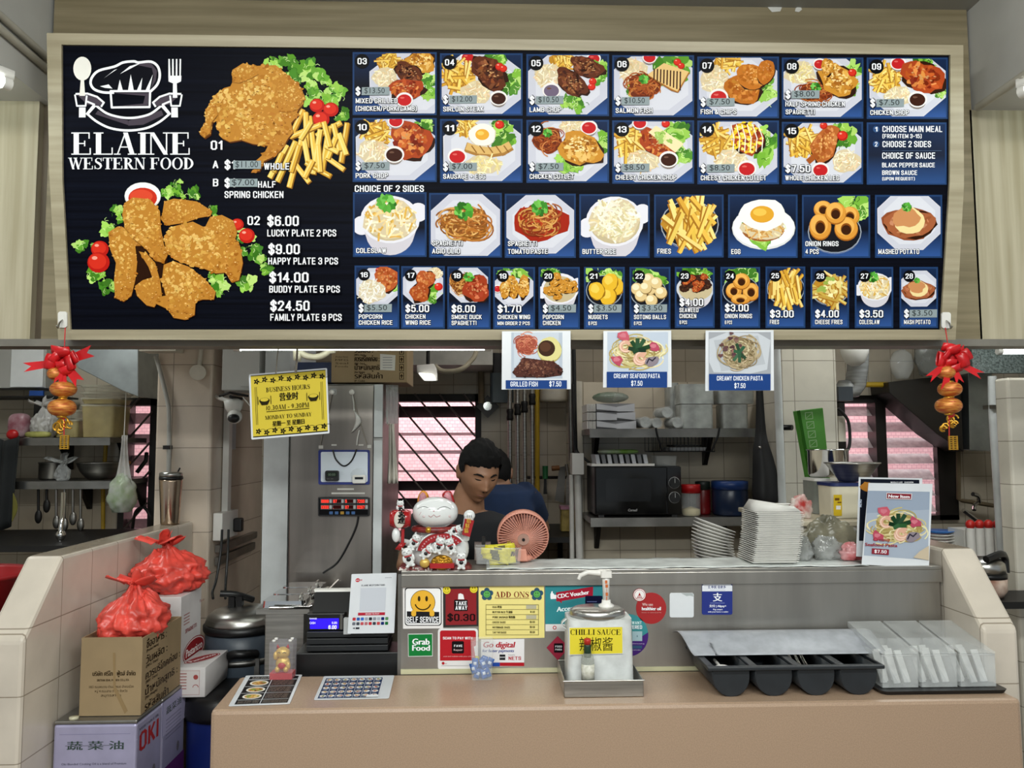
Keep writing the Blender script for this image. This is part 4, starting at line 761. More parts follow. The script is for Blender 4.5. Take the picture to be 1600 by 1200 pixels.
a = Art(PL, .0016, 2); t = sheet_thing('notice', 'green food delivery sticker at the lower corner of the steel panel', 'sticker', a, [(150, 521), (304, 519), (304, 661), (152, 664)], '#dfe6e0'); a.poly([(153, 525), (301, 523), (301, 657), (155, 660)], '#1c7a3a')
a.text('Grab', 176, 588, 38, WH, 286, bold=.12); a.text('Food', 176, 626, 36, WH, 288, bold=.12); a.build('print', t)
a = Art(PL, .0026, 2); t = sheet_thing('notice', 'red and white scan to pay sticker under the take away notice', 'sticker', a, rr(337, 487, 587, 745, 20), '#e6e4e4', .002); a.poly(rr(350, 499, 575, 600, 14)[:14]+[(575, 686), (350, 688)]+rr(350, 499, 575, 600, 14)[21:], '#b3242c')
a.text('SCAN TO PAY WITH', 368, 555, 16, WH, 553, bold=.14); a.rrect(424, 566, 500, 643, 9, '#1a1416'); a.text('FAVE', 438, 602, 14, WH, 490, bold=.1); a.text('Repair', 436, 626, 12, '#e8c8c8', 492)
a.text('scan and redeem with your phone', 372, 664, 7, '#f0c8c8', 560); a.ell(370, 704, 9, 9, '#b3242c'); a.text('pay', 382, 708, 8, '#a05050'); a.rect(358, 718, 560, 720, '#8a8a8a'); a.build('print', t)
a = Art(PL, .0016, 2); t = sheet_thing('notice', 'white go digital payments sticker behind the clear cup', 'sticker', a, [(606, 556), (877, 553), (876, 722), (607, 726)], '#e8e6e8')
a.text('Go digital', 616, 606, 36, '#b02030', 815, bold=.12, slant=.2); a.text('for faster payments', 614, 635, 18, '#243a86', 812, bold=.1, slant=.15); a.rect(722, 650, 758, 684, '#1c1c20'); a.text('BHIM', 726, 672, 10, WH, 755); a.text('Powered by', 778, 656, 8, '#333333', 818)
a.text('NETS', 778, 684, 22, '#b02030', 857, bold=.14); a.poly([(778, 684), (857, 662), (857, 684)], '#e8e6e8') if False else None; a.rect(607, 700, 724, 724, '#2a4fa8'); a.rect(724, 700, 876, 722, '#b0222c'); a.build('print', t)
a = Art(PL, .0016, 2); t = sheet_thing('notice', 'crimson diamond sticker half hidden behind the sauce container', 'sticker', a, [(1015, 608), (1085, 535), (1158, 606), (1086, 686)], '#a0183a')
a.rrect(1062, 580, 1120, 638, 6, '#1c1218'); a.text('FOOD', 1070, 606, 12, WH, 1112, bold=.1); a.text('PANDA', 1070, 624, 11, WH, 1112, bold=.1); a.build('print', t)
PR = on(PAN, 950, 860, .21875)
a = Art(PR, .0022, 2); t = sheet_thing('notice', 'round teal and purple delivery sticker beside the sauce container', 'sticker', a, arc(150, 605, 137, 150, 0, 352, 36), '#2f8a8f', .0012)
a.poly(arc(150, 605, 137, 150, -8, 172, 24)+[(60, 640), (150, 660), (230, 620)], '#4a2a78'); a.text('YOU WANT', 112, 527, 22, '#cfe8e8', 240, bold=.14); a.text('DELIVERED', 96, 560, 26, WH, 243, bold=.14)
a.rect(173, 577, 243, 646, '#a9c4cc'); a.rect(205, 605, 211, 618, '#5a7a88'); a.text('deliveroo.com.sg', 168, 668, 9, '#d8c8e8', 258); a.rect(168, 678, 242, 700, '#3a5a7a'); a.text('on all orders', 172, 713, 7, WH, 232); a.build('print', t)
a = Art(PR, .003, 2); t = sheet_thing('notice', 'red round healthier oil sticker with a small white badge', 'sticker', a, arc(308, 413, 108, 112, 0, 352, 36), '#a3191c', .0012)
a.ell(224, 317, 46, 46, '#a3191c'); a.ell(224, 317, 43, 43, '#efeae8'); a.ell(224, 317, 37, 37, '#a3191c'); a.ell(224, 317, 34, 34, '#efeae8')
for i in range(4): a.poly([(212-i*3, 318+i*7), (236+i*3, 318+i*7), (238+i*3, 322+i*7), (210-i*3, 322+i*7)] if i else [(224, 300), (234, 322), (214, 322)], '#a3191c')
a.text('We use', 243, 394, 20, '#e8c4c0', 320, bold=.06); a.text('healthier oil', 240, 426, 24, WH, 377, bold=.12); a.text('lower in saturated fat', 240, 446, 8, '#d89a94', 380); a.build('print', t)
a = Art(PR, .0016, 2); t = sheet_thing('notice', 'blank white square sticker on the steel panel', 'sticker', a, rr(440, 303, 612, 478, 14), '#dcdfe2')
a.poly([(520, 304), (605, 304), (610, 330), (585, 322), (560, 326)], '#aeb4b4'); a.build('print', t, label='torn grey corner')
a = Art(PR, .0016, 2); t = sheet_thing('notice', 'blue and white payment sticker on the clear part of the steel panel', 'sticker', a, rr(670, 237, 888, 459, 14), '#14287e')
a.poly([(672, 292), (672, 252), (684, 239), (872, 239), (886, 252), (887, 291)], '#e4e6ec'); a.text('汇率优 省更多', 714, 270, 17, '#1c2a70', 842, bold=.1); a.rect(728, 282, 838, 284, '#8890b0'); a.text('支', 748, 358, 46, WH, 815, bold=.1)
a.rect(728, 374, 832, 376, '#aab4e0'); a.text('支付 | Alipay+', 722, 404, 15, WH, 844, bold=.1); a.text('Pay smart', 750, 426, 11, WH, 818, bold=.1); a.text('with your home e-wallet', 712, 442, 9, WH, 858, bold=.1); a.build('print', t)
# hanging notices
LAM = M('laminated_sheet', '#d9dce0', .2, var=.02)
def poster(rect, label, Y, fn):
    x0, y0, x1, y1 = rect; a = Art(on(on_Y(Y), 770, 500, .2875), .0019, x0)
    t = sheet_thing('dish_poster', label, 'poster', a, [(x0, y0), (x1, y0-3), (x1+2, y1-2), (x0-2, y1)], '#d9dce0', .0015, mat=LAM); fn(a); a.build('print', t)
def pg(a):
    a.rect(100, 68, 378, 318, '#b4bdc9'); a.rect(115, 70, 358, 310, '#c4ccd6'); a.noodles(180, 135, 75, 70, 60, '#c9765a #b5604a #d98c6a #a04c38', '#a05040'); a.ell(308, 165, 66, 68, '#b8ab62'); a.blob(308, 160, 64, 66, '#d8cf8e', .06, 20); a.ell(292, 155, 46, 44, '#3c2518'); a.ell(285, 147, 30, 26, '#553624')
    p = [(105, 285), (140, 240), (165, 205), (240, 215), (330, 225), (378, 265), (370, 300), (280, 312), (130, 310)]; a.crumbed(p, '#4a2820 #5f372a #6f4636 #38201a #855a46 #2c1612', 240, .05, base='#4f2c24', lo='#1c0d0a', hi='#9a7460', dk='#2a1410'); a.rect(70, 328, 402, 374, '#1f3f7c'); a.text('GRILLED FISH', 95, 362, 27, '#e4e8f0', 244, bold=.1); a.text('$7.50', 306, 362, 28, '#e4e8f0', 372, bold=.1)
def seafood(a, x, y, k=1.):
    a.noodles(x, y, 158*k, 104*k, 90, '#cfc08a #b9a86a #dfd2a2 #a8945a #e8ddb4', '#a89258', .042)
    for u, v, c in ((-110, 45, '#b54a5e'), (-75, -85, '#c25a6a'), (90, -28, '#b54a62')): a.blob(x+u*k, y+v*k, 34*k, 26*k, c, .25, 8, 30); a.blob(x+u*k-4, y+v*k-5, 18*k, 12*k, '#cc7684', .2, 8)
    for u, v in ((12, 40), (-65, -30), (20, 28)): a.arcl(x+u*k, y+v*k, 26*k, 24*k, 20, 320, 20*k, '#d8a890', 14); a.arcl(x+u*k, y+v*k, 29*k, 27*k, 40, 260, 6*k, '#ecccb8', 12)
    a.blob(x+78*k, y+50*k, 40*k, 26*k, '#8a7f88', .12, 14, -20); a.line([(x+50*k, y+62*k), (x+62*k, y+36*k), (x+80*k, y+48*k), (x+98*k, y+30*k)], 7*k, '#2a2634'); [a.line([(x, y-10*k), (x+u*k, y+v*k)], 22*k, a.pick('#24452c #345c3a #1c3622')) for u, v in ((-45, -20), (-30, -55), (0, -70), (35, -65), (62, -30), (40, -10), (-20, 0))]
def ps(a): a.rect(622, 66, 952, 282, '#bcc6d4'); seafood(a, 785, 175); a.rect(618, 282, 946, 368, '#1f3f7c'); a.text('CREAMY SEAFOOD PASTA', 656, 317, 25, '#e4e8f0', 906, bold=.1); a.text('$7.50', 750, 358, 27, '#e4e8f0', 812, bold=.1)
def pc(a):
    a.rect(1172, 66, 1510, 294, '#9fa2a8'); a.poly([(1175, 105), (1270, 68), (1440, 72), (1508, 110), (1490, 270), (1400, 292), (1200, 284), (1175, 230)], '#c2c6cc'); a.poly([(1200, 110), (1440, 85), (1480, 240), (1240, 280)], '#b2b6bc'); a.noodles(1342, 178, 112, 112, 120, '#b7a684 #a59270 #c6b796 #8e7c5c', '#8a7856', .05)
    for i in range(16): x, y = a.P2(1290, 160, 60, 90); a.blob(x, y, 13, 9, a.pick('#5a3c40 #6b4a46 #8a6a5c'), .3, 8)
    [a.line([(1338, 178), (1338+u, 178+v)], 17, a.pick('#2c4a34 #3b5f44 #22402a')) for u, v in ((-30, 40), (-15, -45), (22, -30), (30, 30), (0, 50), (-28, -8))]
    a.rect(1172, 294, 1506, 383, '#1f3f7c'); a.text('CREAMY CHICKEN PASTA', 1214, 330, 25, '#e4e8f0', 1464, bold=.1); a.text('$7.50', 1309, 371, 27, '#e4e8f0', 1370, bold=.1)
poster((50, 62, 422, 378), 'grilled fish poster, leftmost of the three hanging under the menu board', 2.6, pg)
poster((601, 60, 969, 367), 'creamy seafood pasta poster hanging under the menu board', 2.6, ps)
poster((1156, 58, 1525, 386), 'creamy chicken pasta poster hanging under the menu board', 2.6, pc)
YH = 2.84; a = Art(on_quad([(389, 585), (511, 575), (515, 677), (393, 687)], 420, 345, on_Y(YH)), .0025, 3)
t = sheet_thing('hours_sign', 'yellow business hours sign in clear laminate hanging over the fridge', 'sign', a, rr(0, 0, 420, 345, 6), '#d9dce0', .002, mat=LAM); a.rect(10, 8, 412, 335, '#2c2a1c'); a.rect(10, 12, 412, 329, '#d3bd42')
INK = '#26220f'
def flower(x, y):
    for i in range(5): a.ell(x+9*cos(i*1.257), y+9*sin(i*1.257), 7, 4.5, INK, i*72)
for i in range(9): flower(40+i*44, 42-(i % 2)*8); flower(40+i*44, 305+(i % 2)*8); a.arcl(62+i*44, 38, 18, 10, 10, 170, 2, INK); a.arcl(62+i*44, 305, 18, 10, 190, 350, 2, INK)
for x in (30, 38, 384, 392): a.rect(x, 70, x+2, 270, INK)
a.text('BUSINESS HOURS', 210, 100, 24, INK, 325, serif=True, al='l') if False else a.text('BUSINESS HOURS', 90, 102, 24, INK, 325, serif=True)
a.text('营业时', 160, 150, 32, INK, 262, bold=.1); a.text('10.30AM - 9.30PM', 88, 197, 24, INK, 318, serif=True); a.rect(88, 203, 318, 206, INK); a.text('MONDAY TO SUNDAY', 80, 246, 20, INK, 330, serif=True); a.text('星期一 至 星期日', 118, 282, 21, INK, 290, bold=.1)
for x in (80, 342): a.ell(x, 145, 28, 14, INK); a.ell(x, 141, 22, 9, '#d3bd42'); a.poly([(x-26, 150), (x+26, 150), (x+16, 168), (x-16, 168)], INK); a.rect(x-36, 122, x-33, 165, INK); a.rect(x+33, 122, x+36, 165, INK)
a.build('print', t)
for x, u in ((431, 437), (462, 465)): part('cord', wires([P(u, 530, YH), P(x+2, 560, YH-.004), P(x, 583, YH-.004)], .004 if x > 450 else .0022), M('grey_cord', '#8c8478', .7), t)
# hooks and lantern charms on the board frame
for x, y in ((101, 500), (1475, 501)):
    t = thing('adhesive_hook', 'white adhesive hook on the frame beside the emblem' if x < 800 else 'white adhesive hook on the frame beside the mash potato card', 'hook', P(x, y+12, 2.6), group=None)
    c = BOARD[0](x, y)+BN*.012; part('base', MB().ext([BOARD[0](*p)+BN*.008 for p in rr(x-7, y-13, x+7, y+12, 4)], BN*.006), WHITE, t); part('hook', wires([c, c+V((0, -.018, -.012)), c+V((0, -.026, -.03)), c+V((0, -.034, -.024))], .003), STEEL, t)
RIB = M('red_ribbon', '#c4161c', .3, var=.12, sc=14); SILK = M('lantern_silk', '#d29240', .4, .3, col2='#a8401c', sc=40, stretch=(1, 1, 6))
def charm(cx, hook, label, spec):
    Y = 2.565; g = P(cx, 600, Y); k = 2.565/1240; t = thing('lantern_charm', label, 'decoration', P(cx, 700, Y)); p = lambda x, y, d=0.: P(x, y, Y)+V((0, d, 0))
    part('cord', wires([P(hook, 512, Y), p(spec['bow'][0], spec['bow'][1]-10), p(spec['bow'][0], 690)], .0018), RED, t); bx0, by0 = spec['bow']; b = MB()
    for i, (dx, dy, rx, rot) in enumerate(((-16, 0, 11, 80), (2, -14, 11, 10), (14, 2, 11, -70), (0, 6, 9, 0), (-8, -6, 9, 50), (20, -6, 9, -60), (8, 14, 10, 20), (-6, -18, 9, -10))):
        c = p(bx0+dx, by0+dy, -.012-.004*(i % 3)); A = R(rot); n = 14; r = rx*k
        b.sheet(lambda u, v: c+V((cos(A)*r*1.1*cos(2*pi*u)-sin(A)*(v-.5)*r*1.3, .45*r*sin(2*pi*u)-.012*(v-.5), sin(A)*r*1.1*cos(2*pi*u)+cos(A)*(v-.5)*r*1.3)), n, 1, .0008, True)
    part('bow', b, RIB, t, 'red foil bow'); b = MB()
    for (x1, y1, w) in spec['tails']:
        a0, a1 = p(bx0, by0, -.01), p(x1, y1, -.02); d = (a1-a0); q = V((-d.z, 0, d.x)).normalized()*w*k
        b.add([a0-q*.6, a0+q*.6, a1+q, a0+d*.8, a1-q], [(0, 3, 1), (1, 3, 2), (0, 4, 3)]); b.add([x+V((0, .001, 0)) for x in (a0-q*.6, a0+q*.6, a1+q, a0+d*.8, a1-q)], [(0, 1, 3), (1, 2, 3), (0, 3, 4)])
    part('ribbon', b, RIB, t)
    for x, y, rx, ry in spec['lan']:
        b = MB(); r, h = rx*k, ry*k; b.lathe([(r*.35, -h*1.05)]+[(r*(.35+.65*cos(R(q))), h*sin(R(q))) for q in range(-80, 81, 16)]+[(r*.35, h*1.05)], p(x, y), 24); o = part('lantern', b, SILK, t)
        part('lantern_cap', MB().lathe([(r*.3, -h*1.25), (r*.36, -h*1.0)], p(x, y), 14).lathe([(r*.36, h*1.0), (r*.3, h*1.2)], p(x, y), 14), GOLD, o)
    x, y = spec['med']; b = MB(); random.seed(int(cx))
    for i in range(9): c = p(x+random.uniform(-12, 12), y+random.uniform(-9, 9)); r = random.uniform(4, 7)*k; b.tube([c+V((r*cos(q/8*5.2), .001*q, r*sin(q/8*5.2))) for q in range(9)], .0032, 6)
    part('medallion', b, GOLD, t, 'gold scroll medallion'); part('bead', MB().ball(p(x, y-15), (.012, .01, .012)), RED, t); x, y = spec['tag']; b = MB()
    if spec['tag'][2:] or True: pass
    for i in range(7): b.box(p(x-6, y).x, p(x+6, y).x, Y-.003, Y+.002, p(x, y-10+i*3.3+.8).z, p(x, y-10+i*3.3-.8).z)
    for s in (-6, 0, 6): b.box(p(x+s-1, y).x, p(x+s+1, y).x, Y-.0035, Y+.002, p(x, y+11).z, p(x, y-11).z)
    part('tag_grille', b, GOLD, t, 'gold lattice tag')
charm(99, 102, 'red bow and lantern charm hanging beside the big fried chicken platter', dict(bow=(100, 566), tails=[(42, 575, 7), (150, 549, 9), (130, 600, 8), (103, 612, 7), (95, 600, 6)], lan=[(87, 584, 12, 9), (99, 608, 19, 11), (97, 637, 20, 12.5)], med=(97, 664), tag=(101, 691)))
charm(1481, 1477, 'red bow and lantern charm hanging in front of the black hood', dict(bow=(1483, 562), tails=[(1530, 588, 6), (1445, 593, 6), (1470, 612, 6), (1495, 600, 6), (1505, 545, 7)], lan=[(1478, 582, 14, 10), (1484, 608, 18, 11), (1482, 634, 20, 12)], med=(1486, 662), tag=(1489, 692)))
# ---------------------------------------------------------------- on the counter
def lying(corn, w, h): return on_quad(corn, w, h, on_px((0, 0, CZ+.0012), (0, 0, 1)))
Q4 = lambda *p: [(300+x/4.615, 860+y/4.615) for x, y in p]
a = Art(lying(Q4((390, 905), (795, 898), (705, 1108), (262, 1125)), 210, 297), .0016, 8)
t = sheet_thing('menu_card', 'laminated menu card with three large dishes lying on the peach counter', 'menu card', a, rr(0, 0, 210, 297, 6), '#d9dce0', .0012, mat=LAM)
a.rect(18, 12, 200, 285, '#1c1b1d'); a.rect(20, 42, 198, 46, '#d8dadc'); a.text('MENU', 30, 34, 14, '#8a8580', 90, bold=.1)
for i in range(4): a.rect(20, 44+i*66, 198, 47+i*66, '#c9cccf')
a.rect(104, 46, 107, 285, '#c9cccf')
for i in range(3):
    a.ell(65, 78+i*66, 34, 26, '#dedad0'); a.ell(65, 78+i*66, 27, 19, '#b58a4e'); [a.blob(*a.P2(65, 77+i*66, 20, 13), 7, 5, a.pick('#c99a4a #8a4a22 #5f8a3a #d8b874'), .3, 7) for _ in range(14)]
    for j in range(4): a.text('Set meal with two sides'[j*2:], 112, 62+i*66+j*12, 5, '#c9b0a0', 190)
for j in range(3): a.text('Sauce of your choice', 26, 258+j*10, 5, '#b8a89a', 98); a.text('Additional sides from the board', 112, 258+j*10, 5, '#b8a89a', 194)
a.build('print', t)
a = Art(lying(Q4((952, 910), (1460, 903), (1420, 1068), (878, 1080)), 297, 210), .0016, 9)
t = sheet_thing('menu_card', 'laminated menu card with a grid of small dishes lying in front of the cash register', 'menu card', a, rr(0, 0, 297, 210, 6), '#d9dce0', .0012, mat=LAM)
a.rect(12, 20, 252, 200, '#15161f')
for i in range(7):
    for j in range(5):
        x, y = 15+i*34, 22+j*36; a.rect(x, y, x+31, y+33, '#2b3e63'); a.ell(x+15, y+13, 13, 10, '#d5d4d4'); [a.blob(*a.P2(x+15, y+13, 8, 6), 4, 3.4, a.pick('#c99a4a #8a4a22 #6a8f3a #d8b874 #b8402a'), .3, 7) for _ in range(6)]; a.rect(x+3, y+26, x+22, y+28, '#c8c8cc')
for i in range(8): a.rect(12+i*34.2, 20, 13.5+i*34.2, 200, '#d8dade')
a.rect(205, 180, 252, 200, '#d9dce0'); a.build('print', t)
# chilli sauce dispenser in its tray
dc = PZ(931, 1062, CZ); dx, dy = dc.x, 2.6; q = 2.55/1240
t = thing('sauce_tray', 'shallow steel tray under the chilli sauce dispenser', 'tray', (dx, dy, CZ)); b = MB(); w, d, h = .122, .118, .052
o, i_ = [(-w, -d), (w, -d), (w, d), (-w, d)], None
for (x0, x1, y0, y1) in ((-w, w, -d, -d+.003), (-w, w, d-.003, d), (-w, -w+.003, -d, d), (w-.003, w, -d, d), (-w, w, -d, d)):
    full = (x0, x1, y0, y1) == (-w, w, -d, d); b.box(dx+x0, dx+x1, dy+y0, dy+y1, CZ+.001, CZ+(.004 if full else h))
b.box(dx-w-.004, dx+w+.004, dy-d-.004, dy-d+.003, CZ+h-.004, CZ+h); part('tray_pan', b, STEEL, t, bevel=.0015)
def rbox(cx, cy, w, d, z0, z1, r, tw=1., n=6, k=4):     # upright box with rounded corners, tw scales the top
    pl = [(x-0, y-0) for x, y in rr(-w, -d, w, d, r)]; b = MB(); N_ = len(pl); vs = []; fs = []
    for j in range(k+1):
        s = 1+(tw-1)*j/k; vs += [(cx+x*s, cy+y*s, z0+(z1-z0)*j/k) for x, y in pl]
    for j in range(k):
        for i in range(N_): fs.append((j*N_+i, j*N_+(i+1) % N_, (j+1)*N_+(i+1) % N_, (j+1)*N_+i))
    return b.add(vs, fs, True).add(vs[:N_], [list(range(N_))[::-1]]).add(vs[-N_:], [list(range(N_))])
zt = P(931, 962, dy).z
t = thing('sauce_dispenser', 'translucent white chilli sauce container with a yellow label and pump top', 'sauce dispenser', (dx, dy, CZ+.005))
part('container', rbox(dx, dy+.005, .105, .07, CZ+.005, zt, .025, .97), M('milky_plastic', '#d5d8d6', .3, var=.08, sc=18, bump=.15), t)
part('lid', MB().lathe([(.0, zt+.028), (.075, zt+.027), (.088, zt+.02), (.09, zt+.004), (.086, zt)], (dx-.002, dy, 0), 36, sy=.8), STEEL, t)
pz = P(931, 893, dy).z; px_ = P(947, 930, dy).x; b = MB(); b.lathe([(.024, zt+.027), (.026, zt+.034), (.015, zt+.04), (.014, zt+.05)], (px_, dy, 0), 20); b.lathe([(.0105, zt+.05), (.012, pz-.03), (.014, pz-.012)], (px_, dy, 0), 18)
part('pump', b, M('pump_plastic', '#e3e0da', .35, var=.03), t); b = rbox(px_, dy, .018, .017, pz-.018, pz+.002, .006)
x0 = P(904, 900, dy).x; b.tube([(px_, dy, pz-.006), (x0+.03, dy, pz-.002), (x0+.006, dy, pz-.012), (x0, dy, pz-.024)], [.011, .008, .0075, .006], 10); part('pump_spout', b, M('pump_plastic'), t)
b = MB(); [b.box(px_-.004+random.uniform(-.004, .004), px_+random.uniform(0, .005), dy-.0135, dy-.012, z, z+.01) for z in [zt+.052+j*.013 for j in range(5)]]; part('sauce_stain', b, M('chilli_stain', '#c8662a', .4), t)
a = Art(on(on_Y(dy-.0665), 600, 860, .25), .0016, 3); pts = [(1155, 480), (1492, 474), (1494, 646), (1157, 654)]
part('label_backing', MB().ext([a.fn(*p) for p in pts], a.n*.0012), LAM, t); a.poly([(1160, 484), (1489, 478), (1490, 642), (1161, 650)], '#e0cf3e'); a.text('CHILLI SAUCE', 1165, 527, 34, '#22200f', 1477, serif=True); a.text('辣椒酱', 1220, 620, 66, '#22200f', 1430); a.build('label_print', t, label='yellow chilli sauce label')
part('handle', MB().sheet(lambda u, v: (dx-.1-.018*sin(pi*u), dy-.02+.03*v, zt-.005-.035*u), 8, 2, .002), M('milky_plastic'), t)
# hot sauce bottle
hb = V((P(919, 1060, 2.5).x, 2.508, CZ+.005)); k = 2.5/1240
t = thing('hot_sauce_bottle', 'small hot sauce bottle with a red cap in front of the chilli label', 'bottle', hb); zz = lambda y: P(919, y, 2.512).z
part('bottle', MB().lathe([(.0, hb.z), (.0195, hb.z), (.0205, hb.z+.006), (.0205, zz(1030)), (.018, zz(1025)), (.0095, zz(1018)), (.0085, zz(1012))], (hb.x, hb.y, 0), 20), M('bottle_glass', '#b9bdb0', .08, alpha=.35, var=0), t)
part('sauce', MB().lathe([(0, hb.z+.003), (.0185, hb.z+.003), (.0185, zz(1050)), (0, zz(1050))], (hb.x, hb.y, 0), 16), M('hot_sauce', '#8f2a14', .3), t)
part('cap', MB().lathe([(.011, zz(1006)), (.0115, zz(999)), (.009, zz(997)), (0, zz(996.5))], (hb.x, hb.y, 0), 16), M('cap_red', '#b8281a', .35), t)
part('neck_wrap', MB().lathe([(.0115, zz(1026)), (.0115, zz(1008)), (.0105, zz(1006))], (hb.x, hb.y, 0), 16), M('wrap_green', '#1c3a28', .4), t)
b = MB(); b.sheet(lambda u, v: (hb.x+.0212*sin(R(-75+150*u)), hb.y-.0212*cos(R(-75+150*u)), zz(1060)+(zz(1036)-zz(1060))*v), 12, 1, .0004); part('label', b, M('bottle_label', '#d8d6cc', .5, col2='#b9b8a8', sc=120), t)
# clear cup of blue sachets
uc = PZ(753, 1064, CZ); ux, uy = uc.x, uc.y+.035; k = uy/1240; hz = P(753, 999, uy).z
t = thing('clear_cup', 'clear square cup of blue sachets on the counter before the payment stickers', 'cup', (ux, uy, CZ)); b = rbox(ux, uy, .034, .03, CZ+.001, hz, .01, 1.1); part('cup', b, CLEAR, t)
SB = M('sachet_blue', '#2a66b8', .3, var=.15, sc=40); SY = M('sachet_yellow', '#d2c62e', .35, var=.12, sc=50)
def sachet(name, w, h, mat, label, cat, group, col):
    b = MB(); b.sheet(lambda u, v: ((u-.5)*w, -.0035*sin(pi*u)*sin(pi*v), v*h), 5, 8, .0012); t = thing(name, label, cat, group=group); part('wrapper', b, mat, t, local=True)
    part('mark', MB().sheet(lambda u, v: ((u-.5)*w*.55, -.0036*sin(pi*(.22+.56*u))*sin(pi*(.35+.3*v))-.001, h*(.35+.3*v)), 4, 3, .0004), M('mark_'+col[1:], col, .4), t, local=True); return t
random.seed(5); s0 = sachet('coffee_sachet', .02, .034, SB, 'small blue sachet heaped in the clear cup', 'sachet', 'blue sachets in the clear cup', '#d7e0ee'); n = 0
for r in range(3):
    for c in range(5):
        o = s0 if n == 0 else dup(s0, (0, 0, 0)); n += 1; o.location = (ux-.021+c*.0105+random.uniform(-.003, .003), uy-.018+.011*(c % 3)+random.uniform(-.002, .002), CZ+.004+r*.016); o.rotation_euler = (random.uniform(-.3, .1), random.uniform(-.5, .5), random.uniform(-.5, .5))
y0_ = sachet('sugar_sachet', .013, .034, SY, 'yellow sachet standing among the blue ones in the clear cup', 'sachet', None, '#8a7a1c'); y0_.location = (ux-.024, uy-.02, CZ+.042); y0_.rotation_euler = (-.1, .3, .2)
# cutlery tray with four round-bottomed wells
ty0, ty1, tz = 2.455, 2.735, P(1250, 1041, 2.455).z; tx0, tx1 = P(1106, 1040, 2.455).x, P(1383, 1035, 2.455).x
TR = M('tray_charcoal', '#23272b', .42, var=.08, sc=20); t = thing('cutlery_tray', 'charcoal cutlery tray with four round wells on the counter', 'cutlery tray', ((tx0+tx1)/2, 2.6, CZ)); wd = (tx1-tx0-.02)/4
for i in range(4):
    c = tx0+.01+wd*(i+.5); r = wd*.42; b = MB(); prof = lambda s, e: [(c-s, tz-.006)]+[(c+s*cos(R(a_)), CZ+e+r+(r-e*.0)*sin(R(a_))*1.0) for a_ in range(180, 361, 15)]+[(c+s, tz-.006)]
    po = [(x, max(z, CZ+.001)) for x, z in prof(r, .001)]; n = len(po)
    for y0, y1 in ((ty0+.018, ty1-.018),):
        vs = [(x, y0, z) for x, z in po]+[(x, y1, z) for x, z in po]; b.add(vs, [(j, j+1, n+j+1, n+j) for j in range(n-1)], True); b.add(vs[:n], [list(range(n))]); b.add(vs[n:], [list(range(n))[::-1]])
    b.th = .003; part('well', b, TR, t)
b = MB(); b.box(tx0, tx1, ty0, ty0+.02, tz-.012, tz).box(tx0, tx1, ty1-.02, ty1, tz-.012, tz)
for i in range(5): x = tx0+.002+(wd+.004)*i-.004*(i > 0); b.box(max(tx0, x), min(tx1, x+.022 if i in (0, 4) else x+.024), ty0+.019, ty1-.019, tz-.012, tz)
part('rim', b, TR, t, bevel=.004)
solo('tray_cover', MB().sheet(lambda u, v: (P(1067, 1000, 2.6).x+(P(1381, 1000, 2.6).x-P(1067, 1000, 2.6).x)*u+(.03*v if u < .15 else 0), ty1+.01-.17*v, tz+.004+.048*(1-v)**.6*sin(pi*min(1, .15+v*.9))+.012*(1-v)), 40, 12, .0015), M('grey_film', '#a7aab0', .4, var=.06, sc=30), 'curled grey plastic sheet covering the rear of the cutlery tray', 'cover')
t = thing('plastic_spoon', 'white plastic spoon lying in the first well of the cutlery tray', 'spoon', (tx0+.05, 2.5, CZ+.01)); part('bowl', MB().ball((tx0+.06, 2.51, tz-.02), (.028, .02, .012), 14, 8), WHITE, t); part('handle', wires([(tx0+.06, 2.53, tz-.02), (tx0+.075, 2.65, tz-.03)], .005), WHITE, t)
fk = thing('fork', 'steel fork with its tines up in the third well of the cutlery tray', 'fork', (0, 0, 0), group='forks in the cutlery tray'); part('handle', bx(-.005, .005, -.002, .002, -.12, 0), STEEL, fk, local=True, bevel=.001)
part('tines', MB().box(-.011, .011, -.001, .001, 0, .012).box(-.011, -.008, -.001, .001, .012, .05).box(-.0045, -.0015, -.001, .001, .012, .05).box(.0015, .0045, -.001, .001, .012, .05).box(.008, .011, -.001, .001, .012, .05), STEEL, fk, local=True)
for i in range(7): o = fk if i == 0 else dup(fk, (0, 0, 0)); o.location = (tx0+.01+wd*2.5-.03+i*.0098, 2.625+(i % 3)*.004, tz-.036+.009*(i % 2)); o.rotation_euler = (R(-78), R(70), 0)
# black tray with three clear lidded boxes
bt = [PZ(1367, 1078, CZ), PZ(1567, 1078, CZ)]; x0, x1 = bt[0].x, bt[1].x-.01; b = rbox((x0+x1)/2, 2.59, (x1-x0)/2, .125, CZ+.001, CZ+.006, .02); b.box(x0+.01, x1-.01, 2.466, 2.47, CZ+.004, CZ+.013)
BT = M('tray_black', '#111113', .35); b = MB(); b.v, b.f, b.s = rbox((x0+x1)/2, 2.59, (x1-x0)/2, .125, CZ+.001, CZ+.012, .02, 1.03).__dict__['v'], rbox((x0+x1)/2, 2.59, (x1-x0)/2, .125, CZ+.001, CZ+.012, .02, 1.03).f, rbox(0, 0, 1, 1, 0, 1, .1).s; solo('serving_tray', b, BT, 'thin black tray under the three clear boxes', 'tray')
NAP = M('paper_white', '#d9dad8', .6, var=.06, sc=30); bw = (x1-x0-.03)/3
